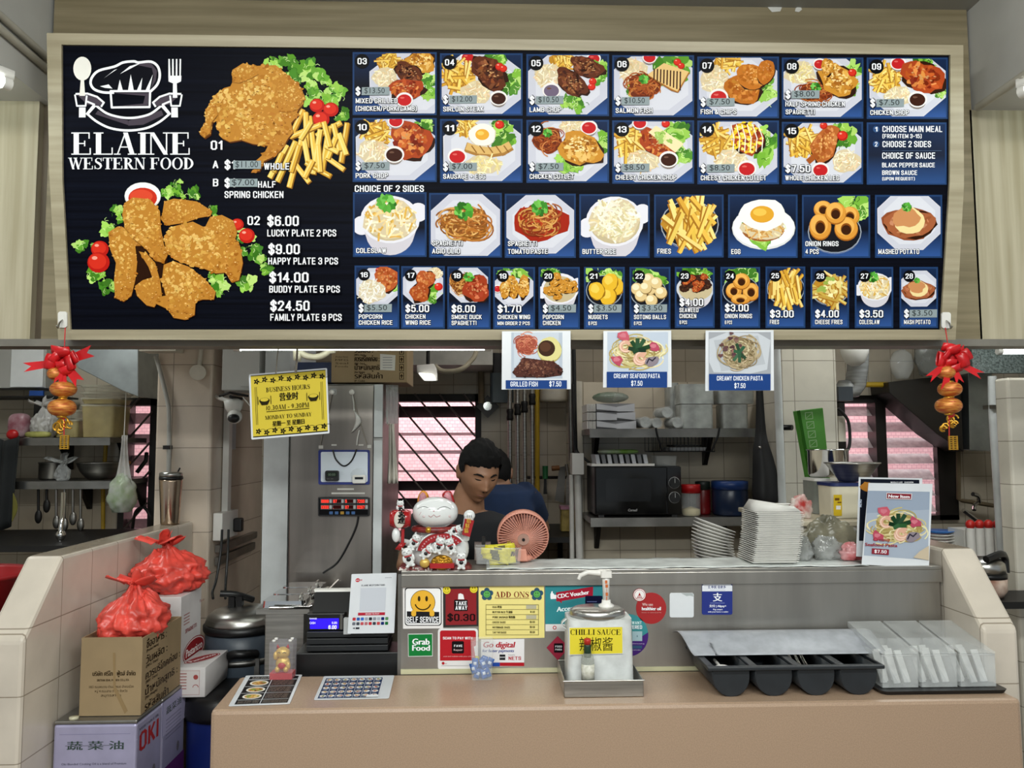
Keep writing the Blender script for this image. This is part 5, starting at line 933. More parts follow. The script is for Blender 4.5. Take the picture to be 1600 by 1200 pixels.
for i in range(3):
    bx0 = x0+.012+i*(bw+.004); bx1 = bx0+bw-.006; z0 = CZ+.014; z1 = z0+.1; f0, f1 = 2.492, 2.70
    t = thing('cutlery_box', ('clear lidded box of wrapped cutlery beside the charcoal tray', 'middle clear lidded box of wrapped cutlery on the black tray', 'clear lidded box of wrapped cutlery next to the tiled half wall')[i], 'box', ((bx0+bx1)/2, 2.59, z0))
    b = MB()
    for u in ((bx0, bx0+.002, f0, f1), (bx1-.002, bx1, f0, f1), (bx0, bx1, f0, f0+.002), (bx0, bx1, f1-.002, f1)): b.box(*u, z0, z1)
    b.box(bx0, bx1, f0, f1, z0, z0+.002); b.box(bx0, bx1, f0-.002, f0+.001, z1-.004, z1+.001); part('box', b, HAZY, t)
    part('lid', MB().ext([(bx0, f0-.004, z1+.003), (bx1, f0-.004, z1+.003), (bx1+.0, f1+.02, z1+.05), (bx0-.0, f1+.02, z1+.05)], (0, .001, .0025)).ext([(bx0, f0+.05, z1+.017), (bx0+.002, f0+.05, z1+.017), (bx0+.002, f1+.02, z1+.05), (bx0, f1+.02, z1+.05)], (0, 0, -.016)), HAZY, t)
    for j in range(7):
        p = thing('wrapped_cutlery', ('white paper wrapped cutlery leaning in the clear box beside the charcoal tray', 'white paper wrapped cutlery leaning in the middle clear box', 'white paper wrapped cutlery leaning in the clear box next to the half wall')[i], 'cutlery', (bx0+.022+j*.0125, 2.53+j*.018, z0+.004), group='wrapped cutlery in the '+('box beside the charcoal tray', 'middle box', 'box next to the half wall')[i]) if j == 0 else None
        if p: part('wrapper', MB().ext([(-.011, 0, 0), (.011, 0, 0), (.011, .05, .085), (-.011, .05, .085)], (.0, -.004, .003)), NAP, p, local=True); part('fold', MB().ext([(-.011, -.0045, .001), (.004, -.0045, .001), (-.011, .025, .05)], (0, -.001, .001)), M('paper_shade', '#c4c6c6', .6), p, local=True); w0 = p
        else: dup(w0, (bx0+.022+j*.0125, 2.512+(j*37 % 11)*.009, z0+.004), rz=random.uniform(-.12, .12))
# ---------------------------------------------------------------- boxes, tins and bags in the gap on the left
def printed(art_args, parent, fn, name='print', label=None, mat=None):
    a = Art(*art_args); fn(a); return a.build(name, parent, mat, label)
TIN = M('tin_lilac', '#aaa6c4', .35, .25, var=.05); TINL = M('tin_top', '#8f8d88', .35, .8)
txa, txb = -1.42, P(214, 1128, 2.72).x
def tin(y0, y1, z0, z1, label, cap=False):
    t = thing('oil_tin', label, 'tin', ((txa+txb)/2, (y0+y1)/2, z0), group=None)
    part('body', bx(txa, txb, y0, y1, z0, z1-.012), TIN, t, bevel=.008); b = MB(); b.box(txa, txb, y0, y1, z1-.012, z1); part('top', b, TINL, t, bevel=.004)
    if cap: part('cap', MB().lathe([(.015, z1), (.015, z1+.008), (0, z1+.008)], (txa+.055, y0+.019, 0), 18), M('tin_cap', '#c9c4a8', .4), t)
    def front(a):
        w = txb-txa; a.text('蔬 菜 油', .045, .078, .021, '#3c4a44', w-.04, bold=.1); a.rect(.04, .066, w-.04, .068, '#6a6a78'); a.rect(.02, .03, w-.02, .0315, '#8a86a6')
        for i, s in enumerate(('Oki Blended Cooking Oil is a blend of Premium', 'Quality RBD Palm Olein and RBD Palm Oil')): a.text(s, .03, .128+i*.022, .0065, '#4a4858', w-.03-.03*i)
    printed((on_frame((txa, y0-.0005, z1-.012), (1, 0, 0), (0, 0, -1)), .0004, 2), t, front)
    def side(a):
        d = y1-y0; a.text('OKI', .02, .10, .062, '#9c2a2c', d-.03, bold=.14); a.text('VEGETABLE OIL', .02, .03, .008, '#5a5668', d-.03, bold=.1); a.ell(d*.7, .2, .012, .018, '#6a6670'); a.rect(0, .235, d, .33, '#5c2a6a')
        if y0 > 2.8: a.rect(0, 0, d, .12, '#a4a0c0'); a.text('蔬菜油', .03, .05, .02, '#3c4a44', d-.04, bold=.1); [a.rect(.03, .07+i*.013, d-.04, .073+i*.013, '#7a7690') for i in range(6)]
    printed((on_frame((txb+.0005, y0, z1-.012), (0, 1, 0), (0, 0, -1)), .0004, 2), t, side)
zt1 = P(150, 1126, 2.72).z
tin(2.72, 2.925, zt1-.35, zt1, 'lilac oil tin at the front of the pile under the brown carton', True); tin(2.93, 3.14, zt1-.35, zt1, 'lilac oil tin behind the front tin, under the brown carton')
tin(2.72, 2.925, zt1-.701, zt1-.351, 'lilac oil tin at the bottom of the front stack'); tin(2.93, 3.14, zt1-.701, zt1-.351, 'lilac oil tin at the bottom of the rear stack')
# open brown carton
bxa, bxb, by0, by1 = P(124, 1100, 2.76).x, P(220, 1100, 2.76).x, 2.76, 3.1; bz0 = zt1+.002; bz1 = P(170, 996, 2.76).z
t = thing('brown_carton', 'open brown carton with printed lettering holding a red bag', 'carton', ((bxa+bxb)/2, 2.9, bz0)); b = MB()
for i, (x0, x1, y0, y1) in enumerate(((bxa+.005, bxb-.005, by0, by0+.005), (bxa+.005, bxb-.005, by1-.005, by1), (bxa, bxa+.005, by0, by1), (bxb-.005, bxb, by0, by1))): b.box(x0, x1, y0, y1, bz0, bz1-.004*(i % 2))
b.box(bxa+.0051, bxb-.0051, by0+.0051, by1-.0051, bz0, bz0+.005); part('box', b, CARD, t)
def f1(a):
    w = bxb-bxa; a.text('บริษัท ศรีไทย ฟู้ดส์ จำกัด', .04, .125, .014, '#3a2c1c', w-.02, bold=.1); a.text('SRITHAI SEAL FOODS CO.,LTD.', .055, .143, .007, '#4a3a26', w-.04, bold=.1)
    for i in range(3): a.text(('1003 ถนนพระราม ตำบลบางมด อำเภอเมือง', 'หมู่ 4 ถนนสาย ตำบล จังหวัด', 'สมุทรสาคร')[i], .03+.02*i, .165+i*.014, .008, '#4a3a26', w-.025-.02*i)
    a.poly([(.105, .05), (.113, .05), (.118, .16), (.16, .24), (.15, .25), (.11, .17)], '#8f7856')
printed((on_frame((bxa, by0-.0005, bz1), (1, 0, 0), (0, 0, -1)), .0004, 2), t, f1)
TH = (('ชื่ออาหาร :', '(Product Name)'), ('วันผลิต :', '(MFG. Date)'), ('ควรบริโภคก่อน :', '(BBF. Date)'), ('น้ำหนักสุทธิ :', '(Net Weight)'), ('รหัสสินค้า', '(P. Code)'))
def f2(a):
    for i, (x, y) in enumerate(TH): a.text(x, .03, .045+i*.052, .026, '#2e2114', .03+.02*len(x) if i else .2, bold=.1); a.text(y, .032, .058+i*.052, .009, '#3a2c1c', .13, bold=.1)
printed((on_frame((bxb+.0005, by0, bz1), (0, 1, 0), (0, 0, -1)), .0004, 2), t, f2)
BAG = M('red_bag_film', '#e04e42', .32, var=.14, sc=16, bump=.22)
def bag(name, cx, cy, cz, r, seed, label, mat, knot=(0, 0)):
    t = thing(name, label, 'bag', (cx, cy, cz)); b = crumple((cx, cy, cz), r, seed, .2, 2.8, 96, 44); top = max(p.z for p in b.v); out = []
    for p in b.v:
        k = max(0, (p.z-cz)/(top-cz)-.62)/.38; a_ = math.atan2(p.y-cy, p.x-cx); w_ = 1+(.05*sin(a_*17+seed)+.035*sin(a_*29+2*seed+8*p.z))*min(1, k*3+.2); out.append(V((cx+(p.x-cx)*w_+(cx+knot[0]-p.x)*k*.62, cy+(p.y-cy)*w_+(cy+knot[1]-p.y)*k*.62, p.z+.02*k*k)))
    b.v = out; part('body', b, mat, t); b = MB()
    for s, L in ((-1, .075), (1, .06), (.3, .045)):
        c = V((cx+knot[0], cy+knot[1], top+.02)); b.sheet(lambda u, v: c+V((s*(.012+L*v)+(u-.5)*.05*(1-v*.5)+.006*sin(9*u+5*v), .02*sin(6*u+seed)+(u-.5)*.03, .05*v*(1.2-.7*abs(s))+.012*sin(7*u)-.012)), 8, 6, .0008)
    part('tied_handles', b, mat, t); return t
bag('plastic_bag', (bxa+bxb)/2+.005, 2.92, bz1-.055, (.105, .15, .105), 3, 'red plastic bag stuffed into the open brown carton', BAG, (.0, 0))
# tall white carton behind with another red bag on it
wx0, wx1, wy0, wy1 = -1.41, P(282, 980, 3.16).x, 3.16, 3.38; wz1 = P(283, 933, 3.16).z; wz0 = wz1-.36
WC = M('white_carton', '#cdc9c8', .6, var=.04); t = thing('white_carton', 'tall white carton with a red oval mark standing behind the brown carton', 'carton', ((wx0+wx1)/2, 3.3, wz0)); part('box', bx(wx0, wx1, wy0, wy1, wz0, wz1), WC, t, bevel=.003)
def oval(a, cx, cy, rx, ry, rot, s='Pastaricco'):
    a.ell(cx, cy, rx, ry, '#8c2024', rot); a.ell(cx, cy, rx*.95, ry*.92, '#d8d2d0', rot); a.ell(cx, cy, rx*.9, ry*.84, '#8c2024', rot); c = R(rot); a.text(s, cx-rx*.74*cos(c)-ry*.25*sin(c), cy-rx*.74*sin(c)+ry*.25*cos(c), ry*.62, '#e8e2e0', cx-rx*.74*cos(c)-ry*.25*sin(c)+rx*1.5, bold=.1, rot=rot)
def f3(a): a.text('SPAGHETTI', .05, .15, .016, '#8c2024', .17, bold=.1); oval(a, .15, .235, .12, .05, 0); [a.rect(.03, .075+i*.012, .09, .079+i*.012, '#a06a68') for i in range(4)]; a.text('Pasta', .2, .06, .012, '#a06a68', .25)
printed((on_frame((wx1+.0005, wy0, wz1), (0, 1, 0), (0, 0, -1)), .0004, 2), t, f3)
solo('plain_carton', bx(wx0, wx1, wy0, wy1, .002, wz0-.002), CARD, 'plain carton on the floor under the tall white carton', 'carton', bevel=.003)
bag('plastic_bag', (wx0+wx1)/2+.015, 3.3, wz1+.001, (.14, .13, .095), 11, 'tied red plastic bag on top of the tall white carton', BAG, (-.03, 0))
solo('dark_pouch', MB().hull([(-1.41, 3.12, bz1), (-1.3, 3.12, bz1-.02), (-1.3, 3.14, bz1+.02), (-1.33, 3.14, bz1+.055), (-1.41, 3.14, bz1-.02), (-1.31, 3.155, bz1+.05), (-1.29, 3.155, bz1)]), M('dark_pouch', '#2a2022', .3), 'small dark pouch wedged between the brown carton and the tall white carton', 'pouch')
# flat white carton on a blue bin
fz1 = P(321, 1043, 3.105).z; fz0 = fz1-.11; fx0, fx1 = wx1+.004, P(321, 1043, 3.105).x; fy0, fy1 = 3.105, 3.365
t = thing('white_carton', 'flat white carton with a red oval mark lying on the blue bin', 'carton', ((fx0+fx1)/2, 3.2, fz0)); part('box', MB().hull([(x, y, z) for x in (fx0, fx1) for y in (fy0, fy1) for z in (fz0, fz1)]+[(fx1+.008, fy1-.02, fz1-.05)]), WC, t, bevel=.003)
printed((on_frame((fx0, fy1, fz1+.0006), (1, 0, 0), (0, -1, 0)), .0004, 2), t, lambda a: oval(a, (fx1-fx0)*.5, .13, .085, .034, -62))
def f4(a): w = fx1-fx0; a.rect(.005, .01, w-.02, .1, '#b89a98'); a.rect(.007, .012, w-.022, .098, '#cdc6c4'); [a.rect(.012, .02+i*.011, .045, .024+i*.011, '#a06a68') for i in range(6)]; a.ell(w-.035, .035, .009, .009, '#a04a48'); a.arcl(w-.035, .072, .01, .009, 180, 360, .0025, '#a04a48')
printed((on_frame((fx0, fy0-.0005, fz1), (1, 0, 0), (0, 0, -1)), .0004, 2), t, f4)
bc = V((-1.025, 3.225, 0)); t = thing('storage_bin', 'round blue bin with a black lid under the flat white carton', 'bin', bc)
part('body', MB().lathe([(.13, .002), (.135, .05), (.142, fz0-.09), (.147, fz0-.075)], bc, 30), M('bin_blue', '#12256a', .4, var=.08), t); part('lid', MB().lathe([(.152, fz0-.09), (.155, fz0-.07), (.152, fz0-.03), (.14, fz0-.003), (0, fz0-.003)], bc, 30), BLACK, t)
part('handle', wires(curve([bc+V((.1, -.125, fz0-.2)), bc+V((.11, -.17, fz0-.25)), bc+V((.09, -.17, fz0-.33)), bc+V((.08, -.125, fz0-.37))]), .012), BLACK, t)
# ---------------------------------------------------------------- behind the counter: cooker, bain-marie, register
rc = P(380, 1000, 3.53); rr_ = 54.5*3.53/1240; z1 = P(378, 985, 3.38).z; t = thing('rice_cooker', 'big grey rice cooker with a steel lid behind the white cartons', 'rice cooker', (rc.x, 3.53, .6)); c = (rc.x, 3.53, 0)
part('body', MB().lathe([(rr_*.93, .6), (rr_*.97, .62), (rr_, .75), (rr_, z1-.02)], c, 36), M('cooker_grey', '#3d4650', .4, var=.06), t); part('rim', MB().lathe([(rr_*1.02, z1-.03), (rr_*1.06, z1-.02), (rr_*1.06, z1), (rr_*.98, z1+.005)], c, 36), BLACK, t)
part('lid', MB().lathe([(rr_*1.0, z1), (rr_*1.01, z1+.012), (rr_*.95, z1+.035), (rr_*.8, z1+.055), (rr_*.5, z1+.068), (0, z1+.075)], c, 40), STEEL, t); lx = rc.x-.03
part('lid_handle', MB().tube(curve([(lx-.06, 3.49, z1+.13), (lx, 3.51, z1+.122), (lx+.06, 3.56, z1+.09)], 4), .014, 8).box(lx+.005, lx+.03, 3.5, 3.53, z1+.055, z1+.115).box(lx-.025, lx-.0, 3.49, 3.52, z1+.055, z1+.115), BLACK, t)
part('side_handle', MB().tube(curve([(rc.x-.02, 3.53-rr_, z1-.11), (rc.x+.01, 3.50-rr_, z1-.09), (rc.x+.06, 3.50-rr_, z1-.088), (rc.x+.095, 3.55-rr_, z1-.1)], 4), .018, 8), BLACK, t); part('band', MB().lathe([(rr_*1.008, z1-.15), (rr_*1.008, z1-.125)], c, 36), STEELD, t); part('strap', bx(rc.x+.085, rc.x+.105, 3.56-rr_-.002, 3.56-rr_+.05, .62, z1-.12), STEELD, t)
def table(name, label, x0, x1, y0, y1, z, mat=STEELD):
    t = thing(name, label, 'table', ((x0+x1)/2, (y0+y1)/2, 0)); part('top', bx(x0, x1, y0, y1, z-.03, z), mat, t)
    for x in (x0, x1-.03):
        for y in (y0, y1-.03): part('leg', bx(x, x+.03, y, y+.03, 0, z-.03), mat, t)
table('cooker_stand', 'low steel stand under the big grey rice cooker', rc.x-.13, rc.x+.12, 3.41, 3.66, .598)
table('register_table', 'steel side table behind the counter under the cash register', -.69, -.31, 2.775, 2.955, .82)
bz = 1.03; t = thing('food_warmer', 'steel food warmer with lidded pans between the fridge and the rice cooker', 'food warmer', (-.85, 3.2, 0)); w0 = PZ(395, 930, bz); w1 = PZ(478, 932, bz); yb0, yb1 = 3.0, 3.44; xa, xb = P(383, 935, 3.02).x, P(478, 935, 3.02).x
part('cabinet', bx(xa+.08, xb, yb0, yb1, .05, bz-.03), STEEL, t, bevel=.003); part('rim', bx(xa+.05, xb+.02, yb0-.01, yb1+.01, bz-.03, bz-.012), STEEL, t)
for i in range(3):
    y0 = yb0+.01+i*.145; l = part('pan_lid', rbox((xa+xb)/2+.03, y0+.065, (xb-xa)/2-.03, .062, bz-.012, bz+.012, .02, .96), CHROME, t); part('lid_grip', wires([(xb-.03, y0+.04, bz+.012), (xb-.03, y0+.05, bz+.026), (xb-.03, y0+.08, bz+.026), (xb-.03, y0+.09, bz+.012)], .004), STEEL, l)
part('front_rail', wires([(xa+.1, yb0-.02, bz-.005), (xb+.02, yb0-.02, bz-.005), (xb+.03, yb0+.1, bz+.0), (xb+.04, yb1, bz+.015)], .006), CHROME, t)
for x in (xa+.11, xb-.03): part('leg', bx(x, x+.02, yb0+.01, yb0+.03, 0, .05), STEELD, t)
# cash register
rz = .821; YR = 2.80; rx0, rx1 = P(461, 1030, YR).x, P(622, 1030, YR).x; X = lambda px, y=YR: P(px, 960, y).x; Z = lambda py, y=YR: P(540, py, y).z
t = thing('cash_register', 'black cash register with a glowing blue price display', 'cash register', ((rx0+rx1)/2, 2.88, rz)); BK = M('register_black', '#14171a', .45, var=.05)
part('cash_drawer', bx(rx0, rx1, YR, YR+.15, rz, Z(1020)), BLACK, t, bevel=.003); b = MB(); [b.box(X(478), X(606), YR+.01+i*.003, YR+.145, Z(1019-i*10.5)+.001, Z(1009.5-i*10.5)) for i in range(3)]; part('printer', b, BK, t, bevel=.002)
yd = YR+.03; part('display_housing', bx(X(476), X(536), yd, yd+.05, Z(988), Z(961)), BLACK, t, bevel=.003)
part('screen', bx(X(482), X(527), yd-.002, yd, Z(985), Z(969)), M('lcd_blue', '#2408e8', .3, emit=1.1, var=0), t, 'glowing blue display')
a = Art(on(on_Y(yd-.0022), 440, 890, .1416), .0004, 3); a.text('6.00', 515, 656, 42, '#f0f0ff', 605, bold=.08, slant=.08); a.text('0.00', 555, 600, 26, '#b8b0ff', 612); a.text('CASH', 308, 600, 24, '#b8b0ff', 372); a.text('CHANGE', 305, 548, 16, '#8a8f96', 388); a.build('display_print', t, M('lcd_ink', '#e8e8ff', .4, emit=.9, var=0))
part('side_clip', bx(X(529.5), X(533.5), yd-.006, yd+.03, Z(986), Z(963)), STEELD, t); part('screen_back', MB().ext([(X(483), yd+.02, Z(961)), (X(543), yd+.02, Z(961)), (X(543), yd+.07, Z(931)), (X(483), yd+.07, Z(931))], (0, .02, 0)), BLACK, t); part('top_edge', MB().ext([(X(482), yd+.067, Z(933)), (X(543), yd+.067, Z(933)), (X(544), yd+.07, Z(929)), (X(480), yd+.07, Z(929))], (0, .03, 0)), WHITE, t)
# QR stand
a = Art(on_quad([(549.5, 897), (620, 895), (616, 989), (543, 990)], 500, 670, on_px(P(580, 990, YR-.018), V((0, -1, .11)))), .0022, 4)
t = sheet_thing('payment_stand', 'white payment stand with a red bar leaning on the cash register', 'payment stand', a, rr(0, 0, 500, 670, 8), '#d9dde6', .002, mat=LAM); a.ell(72, 70, 24, 22, '#b8222c'); a.text('NETS', 56, 78, 14, WH, 88, bold=.1); a.text('QR', 92, 78, 16, '#b8222c', 122, bold=.1); a.text('powered by', 375, 55, 12, '#555a66', 446); a.text('ELAINE WESTERN FOOD', 118, 140, 18, '#2c2e38', 375, bold=.12)
a.rect(112, 160, 392, 420, '#c4c8d0'); a.rect(100, 436, 392, 468, '#b0283a'); a.text('SCAN TO PAY', 180, 460, 17, '#e8d4d8', 330, bold=.1); pal = ['#b8323c', '#2c5aa8', '#3a6ac0', '#9aa0ac', '#2a2c34', '#8a8f9a', '#aab0ba', '#1a2a6a', '#5a8a5a', '#6a6e78', '#44484e', '#c05058', '#b06a70', '#c02a34', '#3a3e48', '#c0484a', '#1a2a6a', '#1c6a34']
for i, c in enumerate(pal): x, y = 45+(i % 9)*44, 490+(i//9)*52; a.rrect(x, y, x+34, y+34, 8, c)
a.poly([(50, 610), (75, 600), (75, 620)], '#2a2c34'); a.rect(85, 600, 125, 620, '#2a2c34'); a.build('print', t); part('stand_foot', bx(X(538), X(549), YR-.012, YR+.008, Z(990), Z(965)), M('grey_stand', '#b4b6b6', .4), t)
# gold cat in a clear case
gx0, gx1 = X(419, 2.79), X(457, 2.79); gz0 = CZ+.001; gy0, gy1 = 2.70, 2.752; gx0, gx1 = P(420, 1050, 2.70).x, P(457, 1050, 2.70).x; gh = P(440, 1004, 2.70).z
t = thing('cat_in_case', 'small gold beckoning cat inside a clear case next to the cash register', 'figurine', ((gx0+gx1)/2, 2.726, gz0)); gc = (gx0+gx1)/2; part('case', bx(gx0, gx1, gy0, gy1, gz0, gh), M('case_clear', '#d8d4dc', .08, alpha=.14, var=0), t)
GC = M('gold_cat', '#d8b25a', .35, .35, var=.05); part('base', bx(gx0+.002, gx1-.002, gy0+.002, gy1-.002, gz0+.001, gz0+.022), RED, t); h = gh-gz0
part('body', MB().ball((gc, 2.727, gz0+h*.4), (.024, .018, h*.2), 16, 10), GC, t); part('head', MB().ball((gc, 2.725, gz0+h*.68), (.024, .018, h*.16), 18, 12), GC, t)
for s in (-1, 1): part('ear', MB().hull([(gc+s*.008, 2.725, gz0+h*.8), (gc+s*.022, 2.725, gz0+h*.78), (gc+s*.018, 2.722, gz0+h*.92), (gc+s*.014, 2.73, gz0+h*.8)]), RED, t); part('paw', MB().ball((gc+s*.021, 2.715, gz0+h*(.62 if s < 0 else .36)), (.008, .008, .014), 10, 8), GC, t); part('foot', MB().ball((gc+s*.014, 2.712, gz0+h*.26), (.009, .008, .01), 10, 8), GC, t); part('eye', wires(arc_pts := [(gc+s*.009+.005*cos(q*.5), 2.7065, gz0+h*.70+.003*sin(q*.5)) for q in range(7)], .0008), BLACK, t)
part('bib', MB().ball((gc, 2.712, gz0+h*.36), (.013, .006, h*.09), 12, 8), RED, t)
for x in (gx0+.012, gx1-.012):
    for y in (gy0+.012, gy1-.012): part('stud', MB().lathe([(.006, gh), (.006, gh+.006), (0, gh+.007)], (x, y, 0), 12), WHITE, t)
# sockets, cables, camera on the left column side face
# ---------------------------------------------------------------- fridge and the things on it
YG = 3.5; X = lambda px, y=YG, py=700: P(px, py, y).x; Z = lambda py, y=YG, px=600: P(px, py, y).z
t = thing('fridge', 'tall steel fridge behind the business hours sign', 'fridge', (X(520), 3.8, 0)); FS = M('fridge_steel', '#8e8780', .34, 1, var=.16, sc=1.6, stretch=(3, 1, .3))
part('body', bx(X(452)+.004, X(597), YG+.02, 4.15, .1, Z(600)), STEELD, t); part('door', bx(X(452)+.004, X(583), YG, YG+.02, .14, Z(601)), FS, t, bevel=.004)
part('edge_strip', bx(X(584), X(597), YG, YG+.02, Z(683), Z(601)), M('white_post'), t); part('edge_strip', bx(X(584), X(597), YG, YG+.02, .14, Z(688)), M('white_post'), t)
for x in (X(456), X(590)): part('leg', bx(x, x+.04, 3.55, 3.6, 0, .1), BLACK, t)
yc = 3.53; ct0, ct1 = X(516, yc), X(635, yc); cz0, cz1 = Z(599, yc)+.004, Z(546, yc)+.03
t = thing('carton', 'brown carton with printed lettering lying on top of the fridge', 'carton', ((ct0+ct1)/2, 3.68, cz0)); part('box', bx(ct0, ct1, yc, yc+.3, cz0, cz1), CARD, t, bevel=.003)
def fc(a):
    for i, (x, y) in enumerate(TH[1:]): a.text(x, 38, 6+i*13.5, 8, '#2e2114', 38+14+5*min(6, i*2+3), bold=.1); a.text(y, 38, 11+i*13.5, 3, '#3a2c1c', 54, bold=.1)
    a.poly([(78, 8), (102, 10), (101, 34), (78, 33)], '#d0ccc4'); a.rect(37, -20, 37.6, 52, '#8f7650'); [a.rect(82, 13+i*4, 97, 14+i*4, '#8a8a8e') for i in range(5)]; [a.text(('(Product Name)', 'MFG', 'Seal', 'Foods')[i], 8, 14+i*5, 3, '#4a3a26', 28) for i in range(4)]
    for i in range(4): y = -2+i*13; a.rect(108, y, 115, y+11, '#2e2114'); a.rect(109, y+1, 114, y+10, '#a78d68'); a.poly([(111.5, y+2), (114, y+6), (109, y+6)], '#2e2114'); a.rect(110.6, y+5, 112.4, y+9, '#2e2114')
printed((on(on_Y(yc-.0006), 516, 545, 1), .0004, 2), t, fc)
solo('blue_box', bx(X(453), X(512), 3.6, 3.8, Z(599, 3.6)+.004, Z(566, 3.6)), M('box_navy', '#1c2a55', .5), 'dark blue box on the fridge behind the hanging hours sign', 'box')
wb = on(on_Y(YG-.001), 500, 700, 1)
t = thing('whiteboard', 'small whiteboard with a blue frame stuck on the fridge door', 'whiteboard', (X(540), YG, Z(757))); a = Art(wb, .004, 2); q = lambda x0, y0, x1, y1: [a.fn(x, y) for x, y in rr(x0, y0, x1, y1, 2.5)]
part('frame', MB().ext(q(-2, 3, 78, 57), a.n*.008), M('frame_blue', '#1b2a78', .4), t); part('board', MB().ext(q(2, 6, 75, 53), a.n*.0095), M('board_white', '#d5dde6', .25, var=.02), t)
part('cord', wires(curve([a.fn(21, 3)+a.n*.012, a.fn(26, 18)+a.n*.012, a.fn(38, 28)+a.n*.012, a.fn(50, 20)+a.n*.012, a.fn(58, 2)+a.n*.012]), .0035), BLACK, t)
t = thing('kitchen_timer', 'black digital timer at the foot of the whiteboard', 'timer', a.fn(20, 50)); part('case', MB().ext([p+a.n*.0105 for p in q(10, 35, 31, 51)], a.n*.02), BLACK, t, bevel=.003); printed((wb, .0315, 2), t, lambda a: (a.rect(13, 37.5, 28.5, 44, '#2a332c'), a.text('00:00', 15, 43, 4, '#7a8a78', 26), a.rect(13, 47, 17, 48.4, '#555555'), a.rect(19, 47, 23, 48.4, '#555555')))
t = thing('kitchen_timer', 'white digital timer in a plastic wrap on the whiteboard', 'timer', a.fn(64, 54)); part('case', MB().ext([p+a.n*.0105 for p in q(52, 42, 73, 55)], a.n*.018), WHITE, t, bevel=.003); printed((wb, .0295, 2), t, lambda a: (a.rect(56, 45, 69, 48.5, '#22262a'),)); part('wrap', MB().ball(a.fn(60, 42)+a.n*.008, (.035, .006, .03), 12, 8), HAZY, t)
t = thing('price_panel', 'black control panel with red digits on the fridge below the whiteboard', 'control panel', a.fn(38, 105)); part('case', MB().ext(q(-2, 76, 78, 106), a.n*.02), M('panel_black', '#1c1b1d', .4), t, bevel=.003)
def tp(a):
    a.rect(0, 78, 76, 104, '#111113')
    for i in range(4):
        for j in range(2): x, y = 3+i*18.6, 79.5+j*9.2; a.rect(x-.5, y-.5, x+17, y+6.5, '#8a8a8a'); a.rect(x, y, x+13, y+6, '#3a1010'); a.ell(x+15, y+3, 2, 2.4, '#b0b0b0')
    for i in range(5): a.rrect(16+i*8.6, 98.5, 21.5+i*8.6, 103, .8, ('#4a6a9a', '#4a6a9a', '#b08a40', '#4a6a9a', '#4a6a9a')[i])
printed((wb, .0204, 2), t, tp); a = Art(wb, .021, 2)
for i in range(4):
    for j in range(2): a.text(('8888', '87', '5', '7200', '0000', '', '97', '0297')[i+4*j] or '.', 3.6+i*18.6, 85+j*9.2, 4.8, '#ff3a2a', bold=.1)
a.build('digits', t, M('led_red', '#ff3828', .4, emit=1.2, var=0), 'glowing red digits'); part('power_cord', wires([p+a.n*.006 for p in curve([a.fn(60, 107), a.fn(57, 122), a.fn(47, 145), a.fn(28, 178), a.fn(5, 195)])], .004), BLACK, t)
for x0, y0, x1, y1, l in ((27, 63, 53, 65.5, 'short strip of white tape under the whiteboard'), (18, 69.5, 70, 72, 'long strip of white tape above the red digit panel'), (-2, -4, 5, 1, 'white tape tab at the upper corner of the whiteboard near the hanging sign'), (74, -5, 80, 0, 'white tape tab above the outer corner of the whiteboard'), (60, -6, 68, -3.5, 'white tape tab beside the face mask strap'), (18, -6, 26, -3.5, 'white tape tab above the whiteboard cord')): solo('tape', MB().ext([wb[0](x, y) for x, y in ((x0, y0), (x1, y0), (x1, y1), (x0, y1))], wb[1]*.002), M('tape_white', '#cfccc4', .6), l, 'tape')
t = thing('face_mask', 'white face mask dangling from a hook on the fridge door', 'mask', wb[0](53, -25)); f = lambda x, y, d=.006: wb[0](x, y)+wb[1]*d
part('mask', MB().sheet(lambda u, v: f(51+10*sin(pi*v)*(.3+u)-4*v+3, -58+34*v, .004+.016*sin(pi*u)), 6, 10, .001), M('mask_cloth', '#c9c8c2', .7), t); part('strap', wires([f(51, -85), f(53, -70), f(54, -58)], .003), M('mask_cloth'), t); part('strap', wires(curve([f(62, -28), f(59, -15), f(58, -4)]), .0035), M('mask_cloth'), t); part('hook', MB().ball(f(50, -87), (.012, .01, .012)), WHITE, t)
t = thing('wall_hook', 'white stick-on hook with a cord at the edge of the hours sign', 'hook', wb[0](19, -92)); part('pad', MB().ext([wb[0](*p) for p in rr(13, -93, 26, -83, 2)], wb[1]*.003), HAZY, t); part('knob', MB().ball(f(19, -87), (.011, .01, .011)), WHITE, t); part('cord', wires([f(19, -84), f(12, -50), f(4, -20), f(1, -4)], .002), M('grey_cord'), t); part('cord', wires([f(51, -86), f(60, -50), f(74, -4)], .002), M('grey_cord'), t)
t = thing('dish_cloth', 'white cloth hanging on the outer edge of the fridge', 'cloth', P(606, 755, 3.62)); part('cloth', MB().sheet(lambda u, v: (X(597)+.012+.044*u*(.45+.6*v)+.006*(1-v), 3.60+.012*sin(u*14+v*2), Z(662+93*v, 3.62)), 16, 10, .004), M('cloth_cream', '#cbc6ba', .9, var=.06), t); part('loop', wires([P(606, 664, 3.60), P(604, 640, 3.60)], .004), M('cloth_cream'), t)
solo('plastic_curtain', MB().sheet(lambda u, v: (X(597)+.008+.05*u+.004*sin(u*22), 3.55+.035*u, Z(602+60*v, 3.58)), 16, 4, .0015), HAZY, 'cloudy plastic strip hanging beside the fridge', 'plastic strip')
